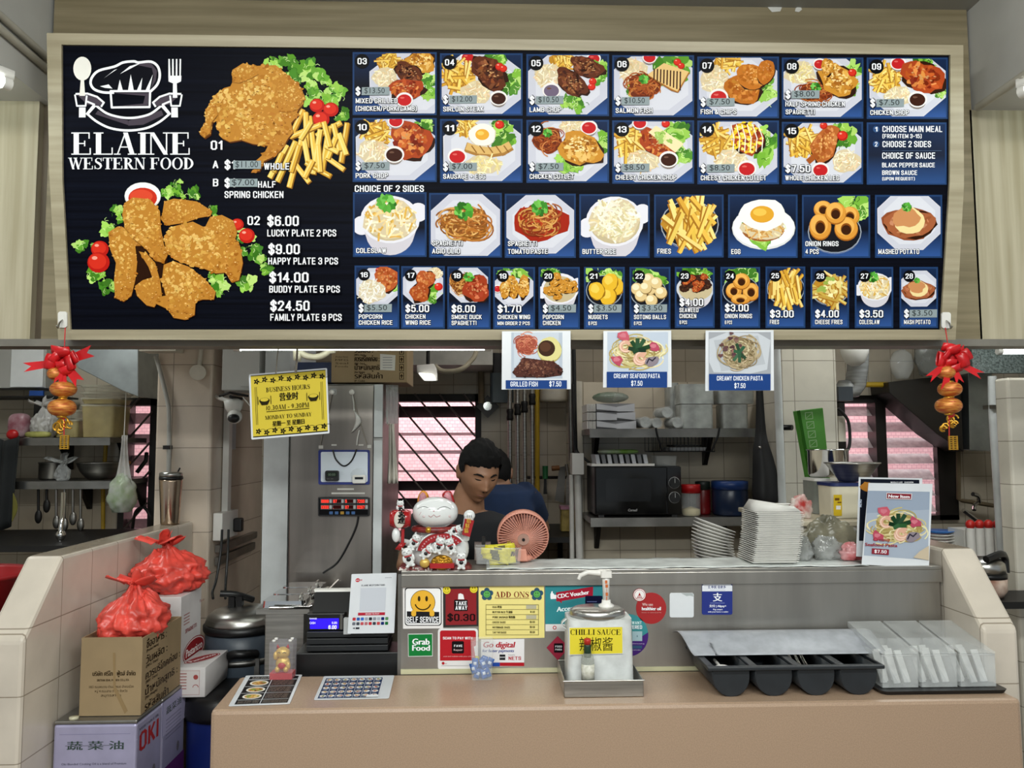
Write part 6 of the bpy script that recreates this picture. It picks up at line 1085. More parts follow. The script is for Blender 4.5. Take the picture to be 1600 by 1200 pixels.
# ---------------------------------------------------------------- left column fittings
t = thing('junction_box', 'grey electrical box high on the wall above the security camera', 'electrical box', P(370, 610, 3.92)); a0, a1 = P(346, 610, 3.88), P(407, 545, 3.88); part('box', bx(a0.x, a1.x, 3.88, 4.1, a0.z, a1.z+.12), GREYL, t, bevel=.004); part('door', bx(P(376, 610, 3.875).x, P(405, 610, 3.875).x, 3.87, 3.88, a0.z+.02, a1.z+.1), GREYL, t)
t = thing('security_camera', 'white dome security camera on the wall under the grey box', 'camera', P(368, 655, 3.9)); c = P(365, 637, 3.86); k = 3.86/1240
part('mount', MB().lathe([(.02*1, c.z+14*k), (15*k, c.z+10*k), (12*k, c.z-2*k), (8*k, c.z-8*k)], (c.x, c.y, 0), 20), WHITE, t); part('head', MB().ball(c+V((4*k, -.02, -14*k)), (11*k, 11*k, 11*k)), WHITE, t); part('lens', MB().ball(c+V((5*k, -.045, -17*k)), (9*k, 6*k, 7*k)), BLACK, t)
part('bracket', MB().tube([c+V((-22*k, .0, 18*k)), c+V((0, -.06, 22*k)), c+V((22*k, 0, 18*k))], .006, 6).tube([c+V((0, .12, 16*k)), c+V((0, -.05, 16*k))], .008, 6), DARK, t); part('arm', wires([c+V((0, .02, 8*k)), V((P(331, 700, YC).x-.004, 4.0, c.z+.06))], .011), WHITE, t); part('cable', wires(curve([c+V((14*k, 0, 16*k)), c+V((26*k, 0, 2*k)), c+V((34*k, 0, -8*k))]), .003), WHITE, t)
xs = P(331, 700, YC).x+.001
def side(y, z): return V((xs, y, z))
def sidep(px, py): return PX(px, py, xs)
t = thing('notice_strip', 'narrow printed paper strip on the wall below the security camera', 'paper', sidep(362, 700)); p0, p1 = sidep(356, 655), sidep(368, 702); part('paper', MB().ext([(xs, p0.y, p0.z), (xs, p1.y, p0.z), (xs, p1.y, p1.z), (xs, p0.y, p1.z)], (.001, 0, 0)), M('paper_grey', '#c3cace', .6), t)
b = MB(); p0, p1 = sidep(350, 630), sidep(350, 800); b.box(xs, xs+.03, p0.y, p0.y+.05, p1.z, p0.z+.1); solo('cable_trunking', b, WHITE, 'white cable trunking running down the wall to the double socket', 'trunking')
t = thing('wall_socket', 'white double socket with a black plug on the column side', 'socket', sidep(345, 835)); p0, p1 = sidep(333, 802), sidep(358, 836); part('plate', bx(xs, xs+.045, p0.y, p1.y, p1.z, p0.z), WHITE, t, bevel=.004)
pc_ = sidep(352, 820)+V((.07, 0, 0)); t = thing('power_plug', 'black plug with two black cords in the white wall socket', 'plug', pc_); part('plug', bx(pc_.x-.024, pc_.x+.02, pc_.y-.025, pc_.y+.02, pc_.z-.035, pc_.z+.035), BLACK, t, bevel=.008)
for i, pts in enumerate((((347, 828), (345, 860), (338, 905), (332, 925), (333, 935)), ((357, 828), (356, 860), (353, 905), (352, 925), (352, 935)))): part('cord', wires(curve([P(x, y, 3.75+.05*i-.05*j) for j, (x, y) in enumerate(pts)]), .006), BLACK, t)
p0, p1 = sidep(336, 852), sidep(392, 812); solo('wall_rail', MB().ext([(xs, p0.y, p0.z), (xs+.03, p0.y, p0.z), (xs+.03, p0.y, p0.z-.035), (xs, p0.y, p0.z-.035)], (0, .62, 0)).ext([(xs, p0.y, p0.z-.06), (xs+.02, p0.y, p0.z-.06), (xs+.02, p0.y, p0.z-.1), (xs, p0.y, p0.z-.1)], (0, .62, 0)), STEELD, 'steel rail along the wall beside the socket', 'rail')
b = MB(); yy = YC-.02; b.tube(curve([P(243, 556, yy), P(248, 572, yy), P(262, 628, yy), P(264, 650, yy), P(264, 700, yy), P(262, 815, yy)], 5), .011, 8); solo('grey_pipe', b, M('pipe_grey', '#a7a59e', .4), 'grey pipe bending down the front of the tiled column', 'pipe')
solo('pipe_clip', bx(P(257, 698, yy).x, P(267, 698, yy).x, yy-.02, YC, P(260, 702, yy).z, P(260, 696, yy).z), DARK, 'dark clip holding the grey pipe to the column', 'clip')
t = thing('socket_conduit', 'cream round socket cap and conduit on the tiled column', 'conduit', P(309, 590, YC)); part('cap', MB().lathe([(.04, 0), (.04, .03), (.034, .036), (0, .038)], P(309, 582, YC), 24, 'Y') if False else MB().cyl(P(309, 582, YC), P(309, 582, YC-.04), .038, 24), CREAM, t); part('conduit', wires([P(311, 574, YC-.015), P(315, 540, YC-.015), P(317, 500, YC-.015)], .011), CREAM, t)
# flask on the half wall
fc_ = PZ(281, 806, 1.25); fk_ = fc_.y/1240; fx, fy = fc_.x, fc_.y; fy = 3.8; fx = -1.485; fk_ = fy/1240; Zf = lambda y: P(281, y, fy).z
t = thing('vacuum_flask', 'steel vacuum flask with a dark band standing on the tiled half wall', 'flask', (fx, fy, 1.25)); part('body', MB().lathe([(0, 1.251), (13*fk_, 1.251), (13.5*fk_, 1.256), (15.5*fk_, Zf(775)), (17*fk_, Zf(752)), (17.2*fk_, Zf(749))], (fx, fy, 0), 32), M('flask_steel', '#c0aa94', .22, 1, var=.05), t); part('band', MB().lathe([(17.4*fk_, Zf(749)), (17.4*fk_, Zf(745))], (fx, fy, 0), 32), BLACK, t); part('lid', MB().lathe([(17*fk_, Zf(745)), (17*fk_, Zf(739)), (14*fk_, Zf(737)), (0, Zf(737))], (fx, fy, 0), 32), STEEL, t); part('tab', wires([(fx+.03, fy, Zf(738)), (fx+.04, fy, Zf(731))], .004), BLACK, t)
# ---------------------------------------------------------------- kitchen at the far left
YL = 4.75; XL = lambda px, py=700, y=YL: P(px, py, y).x; ZL = lambda py, y=YL, px=100: P(px, py, y).z
def shelf(name, label, x0, x1, z, y0, y1, brack=()):
    t = thing(name, label, 'shelf', ((x0+x1)/2, y1, z)); part('board', bx(x0, x1, y0, y1, z-.03, z), STEELD, t); part('lip', bx(x0, x1, y0-.004, y0-.0002, z-.045, z-.0005), STEELD, t)
    for x in brack: part('bracket', MB().ext([(x, y1-.16, z-.03), (x, y1, z-.03), (x, y1, z-.2), (x, y1-.02, z-.2)], (.025, 0, 0)), DARK, t)
    return t
zu, zl = ZL(684), ZL(752); xe = XL(172); shelf('mounted_shelf', 'upper steel shelf with clear tubs in the dark left kitchen', -3.55, xe, zu, YL, YB, (XL(40), XL(140))); shelf('mounted_shelf', 'lower steel shelf with pots in the dark left kitchen', -3.55, XL(176), zl, YL, YB, (XL(75), XL(168)))
TUBM = M('tub_amber', '#cdbb82', .25, alpha=.6, var=.1, sc=8); TUBC = M('tub_clear', '#d8d4c0', .15, alpha=.34, var=.08)
def tub(px0, px1, py0, py1, label, mat, y=YL+.06):
    x0, x1, z0, z1 = XL(px0, 700, y), XL(px1, 700, y), ZL(py1, y), ZL(py0, y); t = thing('food_tub', label, 'tub', ((x0+x1)/2, y+.13, z0), group=None); part('tub', rbox((x0+x1)/2, y+.13, (x1-x0)/2*.9, .11, z0+.002, z1-.006, .02, 1.1), mat, t); part('rim', rbox((x0+x1)/2, y+.13, (x1-x0)/2*1.04, .125, z1-.012, z1, .02), TUBC, t); return t
zshift = 683; tub(122, 175, 632, 683.5, 'tall amber storage tub at the bottom of the nested stack on the upper shelf', TUBM); tub(121, 176, 621, 631, 'second amber storage tub of the nested stack on the upper shelf', TUBM); tub(121, 177, 612, 620, 'third storage tub of the nested stack on the upper shelf', TUBC); tub(121, 177, 601, 611, 'topmost clear storage tub of the nested stack on the upper shelf', TUBC)
tub(79, 119, 655, 683.5, 'amber storage tub behind the hanging gold tag', TUBM, YL+.14); tub(79, 119, 640, 654, 'clear storage tub stacked behind the hanging lanterns', TUBC, YL+.14)
WB_ = M('bag_white', '#c5c2be', .3, var=.08, sc=20, alpha=.82, bump=.2)
bag('plastic_bag', XL(51, 660), YL+.12, zu+.002, (.074, .06, .1), 21, 'white plastic bag tied up on the upper shelf of the left kitchen', WB_)
solo('food_packet', MB().ball((XL(12, 660), YL+.12, zu+.075), (.06, .05, .075), 14, 10, .6), M('packet_pink', '#b99aa0', .4, var=.1, col2='#8a4a58', sc=16), 'pink and white food packet at the end of the upper shelf', 'packet', sub=1)
solo('food_packet', MB().ball((XL(56, 680), YL+.025, zu+.02), (.075, .026, .018), 14, 8, .6), M('packet_lime', '#a8a65c', .4, var=.15, sc=18), 'flat lime packet in front of the white bag on the upper shelf', 'packet')
solo('red_clip', MB().ball((XL(24, 685), YL-.03, zu+.02), (.035, .02, .03), 12, 8).ball((XL(24, 692), YL-.03, zu-.03), (.03, .02, .025), 12, 8), RED, 'red rubber item hooked over the edge of the upper shelf', 'clip')
t = thing('rack', 'dark metal rack standing on the upper shelf', 'rack', (XL(25), YL+.25, zu)); [part('post', bx(x-.02, x+.02, YL+.22, YL+.26, zu, ZL(618)), DARK, t) for x in (XL(22), XL(54))]; part('top', bx(-3.5, XL(58), YL+.2, YL+.45, ZL(618), ZL(615)), DARK, t)
solo('blue_carton', bx(XL(5), XL(28), YL+.24, YL+.4, ZL(615)+.002, ZL(606)), M('blue_box', '#1f4fa0', .5), 'small blue box on top of the dark metal rack', 'box'); solo('spice_jar', bx(XL(30), XL(44), YL+.24, YL+.32, ZL(615)+.002, ZL(607)), M('jar_dark', '#4a4a44', .3), 'small dark jars box next to the blue box', 'box')
t = thing('white_cabinet', 'bright white cabinet door high on the left kitchen wall', 'cabinet', (XL(46), YB-.2, ZL(606))); part('body', bx(-3.55, XL(72, 570, YB-.2), YB-.2, YB-.005, ZL(606, YB-.2), ZL(535, YB-.2)+.2), GREYL, t); part('door', bx(XL(21, 570, YB-.2), XL(71, 570, YB-.2), YB-.225, YB-.2, ZL(605, YB-.2), ZL(535, YB-.2)+.2), M('door_white', '#eef1f2', .35, var=.02), t)
hd = [(108, 536), (216, 536), (216, 620), (190, 610), (122, 575)]; solo('extractor_hood', MB().ext([P(x, y, 4.45) for x, y in hd], (0, .5, 0)), M('hood_steel', '#9aa0a2', .4, .8, var=.08), 'sloping steel extractor hood over the left kitchen window', 'hood', bevel=.004)
def pot(name, label, cx, y, z, r, h, mat=STEEL, flare=1.0, rim=True):
    t = thing(name, label, name.split('_')[-1], (cx, y, z)); prof = [(0, z+.001), (r*.9/flare, z+.001), (r/flare, z+.012), (r, z+h), (r*1.05, z+h+.002), (r*1.05, z+h+.006), (r*.98, z+h+.004), (r*.97/flare, z+.02), (0, z+.015)]; part('body', MB().lathe(prof, (cx, y, 0), 32), mat, t); return t
kl = YL/1240; t = pot('steel_pot', 'dark steel pot on the lower shelf of the left kitchen', XL(55), YL+.2, zl+.002, 20*kl, 26*kl, STEELD)
t = thing('wok', 'wide steel wok with a wooden handle on the lower shelf', 'wok', (XL(133), YL+.2, zl)); part('pan', MB().lathe([(0, zl+.003), (.07, zl+.006), (.11, zl+.05), (35*kl, zl+27*kl), (36*kl, zl+27.5*kl), (34*kl, zl+26*kl), (.1, zl+.05), (0, zl+.012)], (XL(132), YL+.2, 0), 36), STEEL, t); part('handle', wires([(XL(132)+34*kl, YL+.2, zl+25*kl), (XL(182), YL+.18, zl+27*kl)], .012), M('wood_handle', '#8a5a30', .6), t)
bag('plastic_bag', XL(88, 735), YL+.07, zl+.002, (.042, .04, .055), 31, 'small clear bag between the pot and the wok', HAZY)
for i, (px, ln) in enumerate(((88, 105), (101, 112), (114, 95), (126, 112), (60, 90), (73, 60))):
    t = thing('hanging_utensil', ('long steel ladle, first hanging under the lower shelf beside the pot', 'long steel ladle hanging in front of the tiles under the wok', 'short steel turner hanging under the wok', 'long steel turner hanging under the wok handle side', 'dark utensil hanging under the dark pot', 'short dark utensil hanging under the clear bag')[i], 'utensil', P(px, 757+ln/2, YL+.02), group=None); part('handle', wires([P(px, 761, YL+.04), P(px, 757+ln*.5, YL+.04)], .008), STEELD if i < 4 else DARK, t); part('bowl', MB().ball(P(px, 757+ln*.56, YL+.04), (.021, .014, .04), 14, 10), STEELD if i < 4 else DARK, t)
solo('yellow_pipe', wires([P(166, 688, YB-.05), P(161, 760, YB-.05), P(161, 850, YB-.05)], .013), M('pipe_yellow', '#c9a52a', .4), 'yellow gas pipe running down the left kitchen wall', 'pipe')
t = thing('swan_tap', 'slim chrome tap over the dark sink of the left kitchen', 'tap', P(95, 840, 4.3)); part('spout', wires(curve([P(94, 845, 4.3), P(95, 825, 4.3), P(98, 800, 4.32), P(99, 770, 4.35)]), .012), CHROME, t); part('nozzle', MB().ball(P(95, 836, 4.3), (.025, .025, .03), 14, 8), CHROME, t)
table('sink_bench', 'dark steel sink bench along the left kitchen wall', -3.55, -1.95, 4.1, 4.9, ZL(842, 4.4), DARK)
t = thing('apron', 'dark apron hanging from the upper shelf at the picture edge', 'apron', P(15, 830, YL-.05)); part('cloth', MB().sheet(lambda u, v: (P(-6+34*u*(1-.12*v), 700, YL-.06).x, YL-.06+.02*sin(u*9+v), P(10, 690+140*v-14*abs(u-.4), YL-.06).z), 12, 10, .006), M('apron_dark', '#1c1f20', .9), t); part('lining', MB().sheet(lambda u, v: (P(22+8*u*sin(pi*v), 700, YL-.09).x, YL-.08, P(10, 770+45*v, YL-.06).z), 4, 8, .003), M('cloth_yellow', '#6f6a2c', .9), t)
bgp = P(192, 802, 4.64); t = thing('carrier_bag', 'white carrier bag with a green item hanging by the narrow louvred window', 'bag', bgp); b = crumple((0, 0, 0), (20*kl, .07, 32*kl), 41, .14, 2.4); b.v = [p+V((P(192, 740, 4.64).x, 4.64, P(192, 800, 4.64).z)) for p in b.v]; part('body', b, M('bag_pale', '#c9ccc6', .3, var=.12, sc=14, alpha=.8, col2='#9fb28c'), t)
part('handles', MB().sheet(lambda u, v: (P(194+(u-.5)*(8+20*v*v), 700, 4.64).x, 4.64-.01*sin(u*12), P(193, 680+75*v, 4.64).z), 8, 8, .002), WB_, t); part('string', wires([P(194, 682, 4.64), P(197, 611, 4.64)], .003), WHITE, t)
solo('red_basin', MB().lathe([(0, .99), (.17, .99), (.2, 1.14), (.215, 1.145), (.215, 1.16), (.195, 1.15), (.165, 1.0), (0, 1.0)], (P(-20, 880, 2.9).x-.14, 3.0, 0), 32), M('basin_red', '#8f1218', .4), 'red plastic basin behind the end of the tiled half wall', 'basin'); table('basin_stand', 'steel stand under the red basin', -2.05, -1.62, 2.82, 3.2, .988)
t = thing('black_hose', 'dark bent hose on the sill of the narrow window', 'hose', P(228, 800, 5.2)); part('hose', wires(curve([P(207, 838, 5.235), P(207, 826, 5.22), P(212, 800, 5.19), P(225, 793, 5.19), P(235, 808, 5.19), P(234, 822, 5.2)]), .01), BLACK, t); solo('wire_bracket', MB().tube([P(214, 738, 5.2), P(228, 720, 5.2), P(229, 708, 5.23)], .014, 6), BLACK, 'dark bracket in front of the narrow louvred window', 'bracket')
# ---------------------------------------------------------------- lamps, poles and pipes in the middle of the kitchen
TUBE = M('lit_tube', '#f4fff8', .3, emit=9, var=0)
def tube_lamp(label, p0, p1, r=.014, body=(0, 0, .03), name='tube_light', stems=False, mat=None):
    p0, p1 = V(p0), V(p1); d = (p1-p0).normalized(); t = thing(name, label, 'light', (p0+p1)/2); part('tube', MB().cyl(p0, p1, r, 14), mat or TUBE, t)
    part('housing', MB().tube([p0+V(body)-d*.03, p1+V(body)+d*.03], .02, 4), WHITE, t)
    for p in ((p0*.8+p1*.2, p0*.2+p1*.8) if stems else ()): part('hanger', wires([p+V(body), V((p.x, p.y+body[1], zc))], .006), DARK, t)
    for p, s in ((p0, -1), (p1, 1)): part('end_cap', MB().cyl(p, p+d*s*.025, r*1.25, 12), WHITE, t)
    return t
zt_ = P(570, 541, 3.0).z; tube_lamp('long lit fluorescent tube behind the bottom edge of the menu board', (P(376, 541, 3.0).x, 3.0, zt_), (P(757, 541, 3.0).x, 3.0, zt_), .016, (0, .03, .028), stems=True)
tube_lamp('short lit tube in front of the speckled panel high on the kitchen wall', P(1565, 549, 4.3), P(1640, 549, 4.3), .016, (0, .02, .03))
YR_ = 5.0
t = thing('flood_lamp', 'white floodlight lit under the ceiling pipe above the louvred window', 'light', P(668, 585, 4.2)); c = P(668, 585, 4.2); k = 4.2/1240
part('body', MB().hull([c+V((x*k, y, z*k)) for x, y, z in ((-17, 0, 15), (10, 0, 17), (-18, .1, 8), (14, .05, 10), (-4, -.06, -12), (17, -.06, -12), (-16, -.02, 2), (16, -.05, 0))]), WHITE, t, bevel=.004)
part('lamp_face', MB().ext([c+V((x*k, y, z*k)) for x, y, z in ((-12, -.055, 0), (9, -.066, -2), (14, -.082, -11), (-2, -.075, -11))], (0, .012, .004)), M('lamp_lit', '#fbfbf4', .3, emit=5, var=0), t, 'lit white lamp face'); part('stem', wires([c+V((0, .03, 15*k)), V((c.x, c.y+.03, zc))], .01), DARK, t)
solo('flexible_conduit', wires(curve([P(680, 572, 4.28), P(692, 580, 4.25), P(718, 578, 4.2), P(735, 565, 4.2), P(744, 548, 4.2), P(748, 500, 4.2), P(750, 236, 4.2)]), .014), M('conduit_beige', '#a89f8a', .5), 'beige flexible conduit running from the floodlight up to the ceiling', 'conduit')
solo('flexible_conduit', wires(curve([P(460, 76, 3.1), P(462, 520, 3.1), P(470, 550, 3.1), P(490, 558, 3.1), P(508, 553, 3.1), P(517, 540, 3.1), P(520, 510, 3.1), P(521, 76, 3.1)]), .013), _mats['conduit_beige'], 'beige conduit loop hanging under the tube light over the hours sign', 'conduit')
solo('ceiling_duct', bx(P(636, 560, 4.7).x, P(770, 560, 4.7).x, 4.7, 5.24, P(700, 570, 4.7).z, P(700, 520, 4.7).z), M('duct_white', '#b4b1a8', .5, var=.08), 'boxed white duct under the ceiling behind the floodlight', 'duct')
pp = ((797, 600, 880, 'DARK'), (809, 590, 880, 'S'), (820, 590, 880, 'S'), (832, 590, 880, 'S'))
for i, (px, y0, y1, _) in enumerate(pp):
    xx = P(px, 700, 4.9); t = thing('steel_pole', ('steel pole nearest the louvred window, one of four upright poles', 'second steel pole from the louvred window', 'third steel pole from the louvred window', 'steel pole next to the yellow gas pipe')[i], 'pole', (xx.x, 4.9+.02*i, .0)); part('pole', wires([(xx.x, 4.9, P(850, 832, 4.7).z+.002), (xx.x, 4.9, P(px, 515, 4.9).z)], .013), STEEL, t)
    zc_ = P(px, (648, 640, 636, 624)[i], 4.9).z; part('coupling', MB().lathe([(.02, zc_-.035), (.022, zc_-.02), (.018, zc_), (.022, zc_+.02), (.02, zc_+.035)], (xx.x, 4.9, 0), 14), DARK, t)
solo('yellow_pipe', wires([P(839, 515, 5.1), V((P(839, 700, 5.1).x, 5.1, P(850, 832, 4.7).z+.002))], .016), M('pipe_yellow'), 'yellow gas pipe behind the four steel poles', 'pipe')
solo('wall_pipe', wires([P(751, 530, 5.15), P(752, 630, 5.15)], .02), M('pipe_rust', '#6f6048', .6), 'brownish pipe beside the top of the louvred window', 'pipe')
solo('black_pipe', wires([P(896, 520, 4.42), P(899, 700, 4.42), P(903, 718, 4.42)], .012), BLACK, 'black pipe beside the corner of the tiled microwave wall', 'pipe')
t = thing('steel_pipe', 'steel pipe running down beside the white trim of the microwave wall', 'pipe', P(893, 600, 4.55)); part('pipe', wires([P(891, 515, 4.55), P(893, 720, 4.55)], .016), STEELD, t)
solo('white_pipe', wires([P(903, 742, 4.4), P(906, 885, 4.4), V((P(907, 885, 4.4).x, 4.4, .002))], .021), WHITE, 'white drain pipe below the switch box at the microwave wall corner', 'pipe'); solo('white_pipe', wires([P(893, 742, 4.44), P(894, 885, 4.44), V((P(894, 885, 4.44).x, 4.44, .002))], .014), WHITE, 'thin white pipe behind the drain pipe at the wall corner', 'pipe')
solo('switch_box', bx(P(893, 740, 4.4).x, P(911, 740, 4.4).x, 4.36, 4.468, P(900, 741, 4.4).z, P(900, 708, 4.4).z), WHITE, 'cream switch box on the corner above the drain pipe', 'switch box')
solo('black_cable', wires(curve([P(895, 600, 4.38), P(897, 690, 4.38), P(902, 706, 4.38), P(920, 722, 4.36), P(924, 726, 4.3)]), .007), BLACK, 'thin black cable running from the corner to the microwave', 'cable')
t = thing('water_filter', 'dark boxed water filter on the wall above the poles', 'filter', P(784, 615, 5.1)); c = P(784, 605, 5.1); part('body', rbox(c.x, 5.12, .075, .06, c.z-.1, c.z+.09, .02), M('filter_grey', '#3c464c', .3, var=.1), t); part('top', rbox(c.x-.03, 5.12, .03, .04, c.z+.09, c.z+.22, .012), BLACK, t)
t = thing('stop_valve', 'grey diamond shaped valve plate on the tiles beside the window', 'valve', P(762, 633, 5.2)); c = P(762, 635, 5.2); part('plate', MB().ext([c+V((x, 0, z)) for x, z in ((0, .075), (.075, 0), (0, -.075), (-.075, 0))], (0, .03, 0)), M('valve_grey', '#5a5856', .4, .5), t); part('knob', MB().cyl(c, c+V((0, -.04, 0)), .028, 16), CHROME, t)
solo('pipe_funnel', MB().lathe([(.085, 0), (.09, .02), (.085, .1), (.08, .2)], P(865, 628, 5.1), 24), CREAM, 'cream pipe collar below the ceiling behind the grilled fish poster', 'pipe collar')
t = thing('knife_rail', 'steel rail with hanging knives on the rear wall', 'rail', P(870, 747, 5.1)); part('rail', wires([P(818, 746, 5.1), P(898, 746, 5.1)], .01), DARK, t)
t = thing('cleaver', 'broad dark cleaver with a brown handle hanging from the knife rail', 'cleaver', P(878, 785, 5.05)); part('blade', MB().ext([P(x, y, 5.06) for x, y in ((874, 730), (884, 728), (881, 786), (867, 782))], (0, .004, 0)), STEELD, t); part('handle', wires([P(862, 732, 5.05), P(874, 731, 5.05)], .016), M('wood_handle'), t)
t = thing('cleaver', 'second cleaver hanging at the end of the knife rail beside the wall corner', 'cleaver', P(889, 790, 5.0)); part('blade', MB().ext([P(x, y, 5.03) for x, y in ((885, 745), (893, 740), (892, 795), (884, 792))], (0, .004, 0)), STEEL, t); part('handle', wires([P(885, 725, 5.03), P(888, 745, 5.03)], .012), STEEL, t)
t = thing('spatula', 'narrow turner with a green handle hanging from the knife rail', 'turner', P(852, 770, 5.05)); part('handle', wires([P(852, 728, 5.05), P(852, 748, 5.05)], .018), M('handle_green', '#1f6a3a', .4), t); part('blade', MB().ext([P(x, y, 5.05) for x, y in ((850, 748), (854, 748), (855, 772), (849, 772))], (0, .003, 0)), DARK, t)
t = thing('swan_tap', 'curved chrome tap behind the worker in the blue shirt', 'tap', P(832, 790, 4.6)); part('spout', wires(curve([P(838, 798, 4.6), P(836, 785, 4.6), P(828, 776, 4.6), P(821, 784, 4.6), V((P(820, 784, 4.6).x, 4.6, P(850, 832, 4.7).z+.002))]), .011), CHROME, t)
tub_ = P(889, 810, 4.7); t = thing('food_tub', 'clear tub with a pink lid of yellow food on the rear bench', 'tub', tub_); part('tub', rbox(tub_.x, 4.75, .045, .05, P(889, 830, 4.7).z, P(889, 796, 4.7).z, .01), M('tub_yellow', '#b8a25a', .3, alpha=.8, var=.2, sc=20), t); part('lid', rbox(tub_.x, 4.75, .05, .055, P(889, 796, 4.7).z, P(889, 791, 4.7).z, .01), M('lid_pink', '#b07a90', .4), t)
table('rear_bench', 'dark steel bench along the rear wall behind the worker', -.1, P(896, 800, 4.5).x, 4.45, 5.2, P(850, 832, 4.7).z, DARK)
# ---------------------------------------------------------------- microwave wall
YM = 4.12; XM = lambda px, y=YM: P(px, 740, y).x; ZM = lambda py, y=YM: P(1000, py, y).z; YW = 4.5
su, sl = ZM(670), ZM(809); s0, s1 = XM(922), XM(1190); SHM = M('shelf_steel', '#8f8580', .35, .9, var=.15, sc=5)
t = shelf('mounted_shelf', 'upper steel shelf with boxes and packs above the microwave', s0, XM(1185), su, YM, YW, (XM(940), XM(1128))); t = shelf('mounted_shelf', 'lower steel shelf carrying the microwave', s0, XM(1195), sl, YM, YW, (XM(942), XM(1150)))
m0, m1, mz0, mz1 = XM(930), XM(1066), sl+.012, ZM(729); my = YM+.02
t = thing('microwave', 'black microwave oven with two dials on the lower wall shelf', 'microwave', ((m0+m1)/2, my+.16, sl)); part('body', bx(m0, m1, my+.012, my+.33, mz0, mz1), BLACK, t, bevel=.006); G = M('black_gloss', '#060607', .12, var=0); part('door', bx(m0+.004, XM(1043), my, my+.012, mz0+.004, mz1-.004), G, t, bevel=.003); part('window', bx(XM(947), XM(1018), my-.0015, my, ZM(784), ZM(748)), M('oven_window', '#16181b', .2, var=.1), t); part('control_panel', bx(XM(1044), m1-.002, my, my+.012, mz0+.004, mz1-.004), G, t)
for y in (755, 778): part('dial', MB().cyl((XM(1054.5), my-.018, ZM(y)), (XM(1054.5), my, ZM(y)), .026, 28), BLACK, t); part('dial_ring', MB().tube([(XM(1054.5)+.029*cos(q*.2244), my-.002, ZM(y)+.029*sin(q*.2244)) for q in range(28)], .0012, 5, close=True), M('dial_white', '#c8c8c8', .4), t); part('pointer', bx(XM(1054.5)-.0012, XM(1054.5)+.0012, my-.0195, my-.018, ZM(y), ZM(y)+.024), _mats['dial_white'], t)
printed((on(on_Y(my-.0008), 900, 700, 1), .0006, 2), t, lambda a: a.text('Cornell', 81, 99, 4, '#c0c0c0', 95, slant=.2), 'lettering'); [part('foot', bx(x, x+.03, my+.02, my+.05, sl, mz0), BLACK, t) for x in (m0+.02, m1-.05)]
b = MB(); [b.box(m0-.001, m0, my+.06, my+.14, z, z+.003) for z in [mz0+.03+i*.009 for i in range(8)]]; part('vent', b, DARK, t)
# stacks of folded food boxes
BXW = M('box_white_card', '#b9bbc0', .55, var=.05); BXD = M('box_grey_card', '#77787c', .6)
for i, (y0, y1) in enumerate(((655, 667), (643, 654.5), (631, 642.5))):
    x0, x1 = XM(934), XM(996-i*1.0); z0, z1 = (su+.001+.045*i, su+.043+.045*i); t = thing('food_box_pack', ('bottom pack of folded white food boxes on the upper shelf', 'middle pack of folded white food boxes on the upper shelf', 'topmost pack of folded white food boxes on the upper shelf')[i], 'box pack', ((x0+x1)/2, YM+.12, z0)); xm = x0+(x1-x0)*(.5+.02*i)
    part('boxes', bx(x0, x1, YM+.02, YM+.26, z0, z1), BXD, t); s = 1 if i % 2 == 0 else -1; e = .012
    part('flap', MB().ext([(x0, YM+.019, z0+(e if s > 0 else 0)), (xm, YM+.019, z0+(0 if s < 0 else e*.2)), (xm, YM+.019, z1-(e if s < 0 else e*1.6)), (x0, YM+.019, z1)], (0, -.004, 0)), BXW, t); part('flap', MB().ext([(xm, YM+.019, z0+(e if s < 0 else 0)), (x1, YM+.019, z0), (x1, YM+.019, z1), (xm, YM+.019, z1-e*(.4 if s < 0 else 1.4))], (0, -.004, 0)), BXW, t)
    b = MB(); [b.box(x0-.05+j*.008, x0-.046+j*.008, YM+.015, YM+.24, z0, z1-.002) for j in range(6)]; part('box_edges', b, WHITE, t)
solo('plastic_bag_flat', MB().ball((XM(962), YM+.14, su+.172), (.1, .08, .03), 18, 8), M('film_green', '#8f9a92', .25, alpha=.6, var=.2, col2='#2c5a40', sc=9), 'crumpled film with a green bundle on top of the folded food boxes', 'bag')
for i, (px, py, yy, r) in enumerate(((1009, 661, YM-.01, 9.5), (1027, 659, YM+.06, 9), (1043, 644, YM+.04, 9.5), (1059, 660, YM-.01, 9.2))):
    c = P(px, py, yy); r *= YM/1240; c.z = su+r+.002 if i != 2 else c.z; t = thing('cup_sleeve', ('clear sleeve of cups, first roll beside the folded food boxes', 'clear sleeve of cups tucked behind the first roll', 'clear sleeve of cups lying on top of the other rolls', 'clear sleeve of cups next to the square packs')[i], 'cup sleeve', c); part('sleeve', MB().tube([c, c+V((-.012, .17, 0))], r, 20), HAZY, t); part('cups', MB().tube([c+V((0, .008, 0)), c+V((-.011, .16, 0))], r*.85, 18), M('cup_white', '#aeb2b0', .4, var=.1, sc=40), t)
PK = M('pack_film', '#b9beba', .2, var=.16, sc=10, alpha=.82, bump=.35)
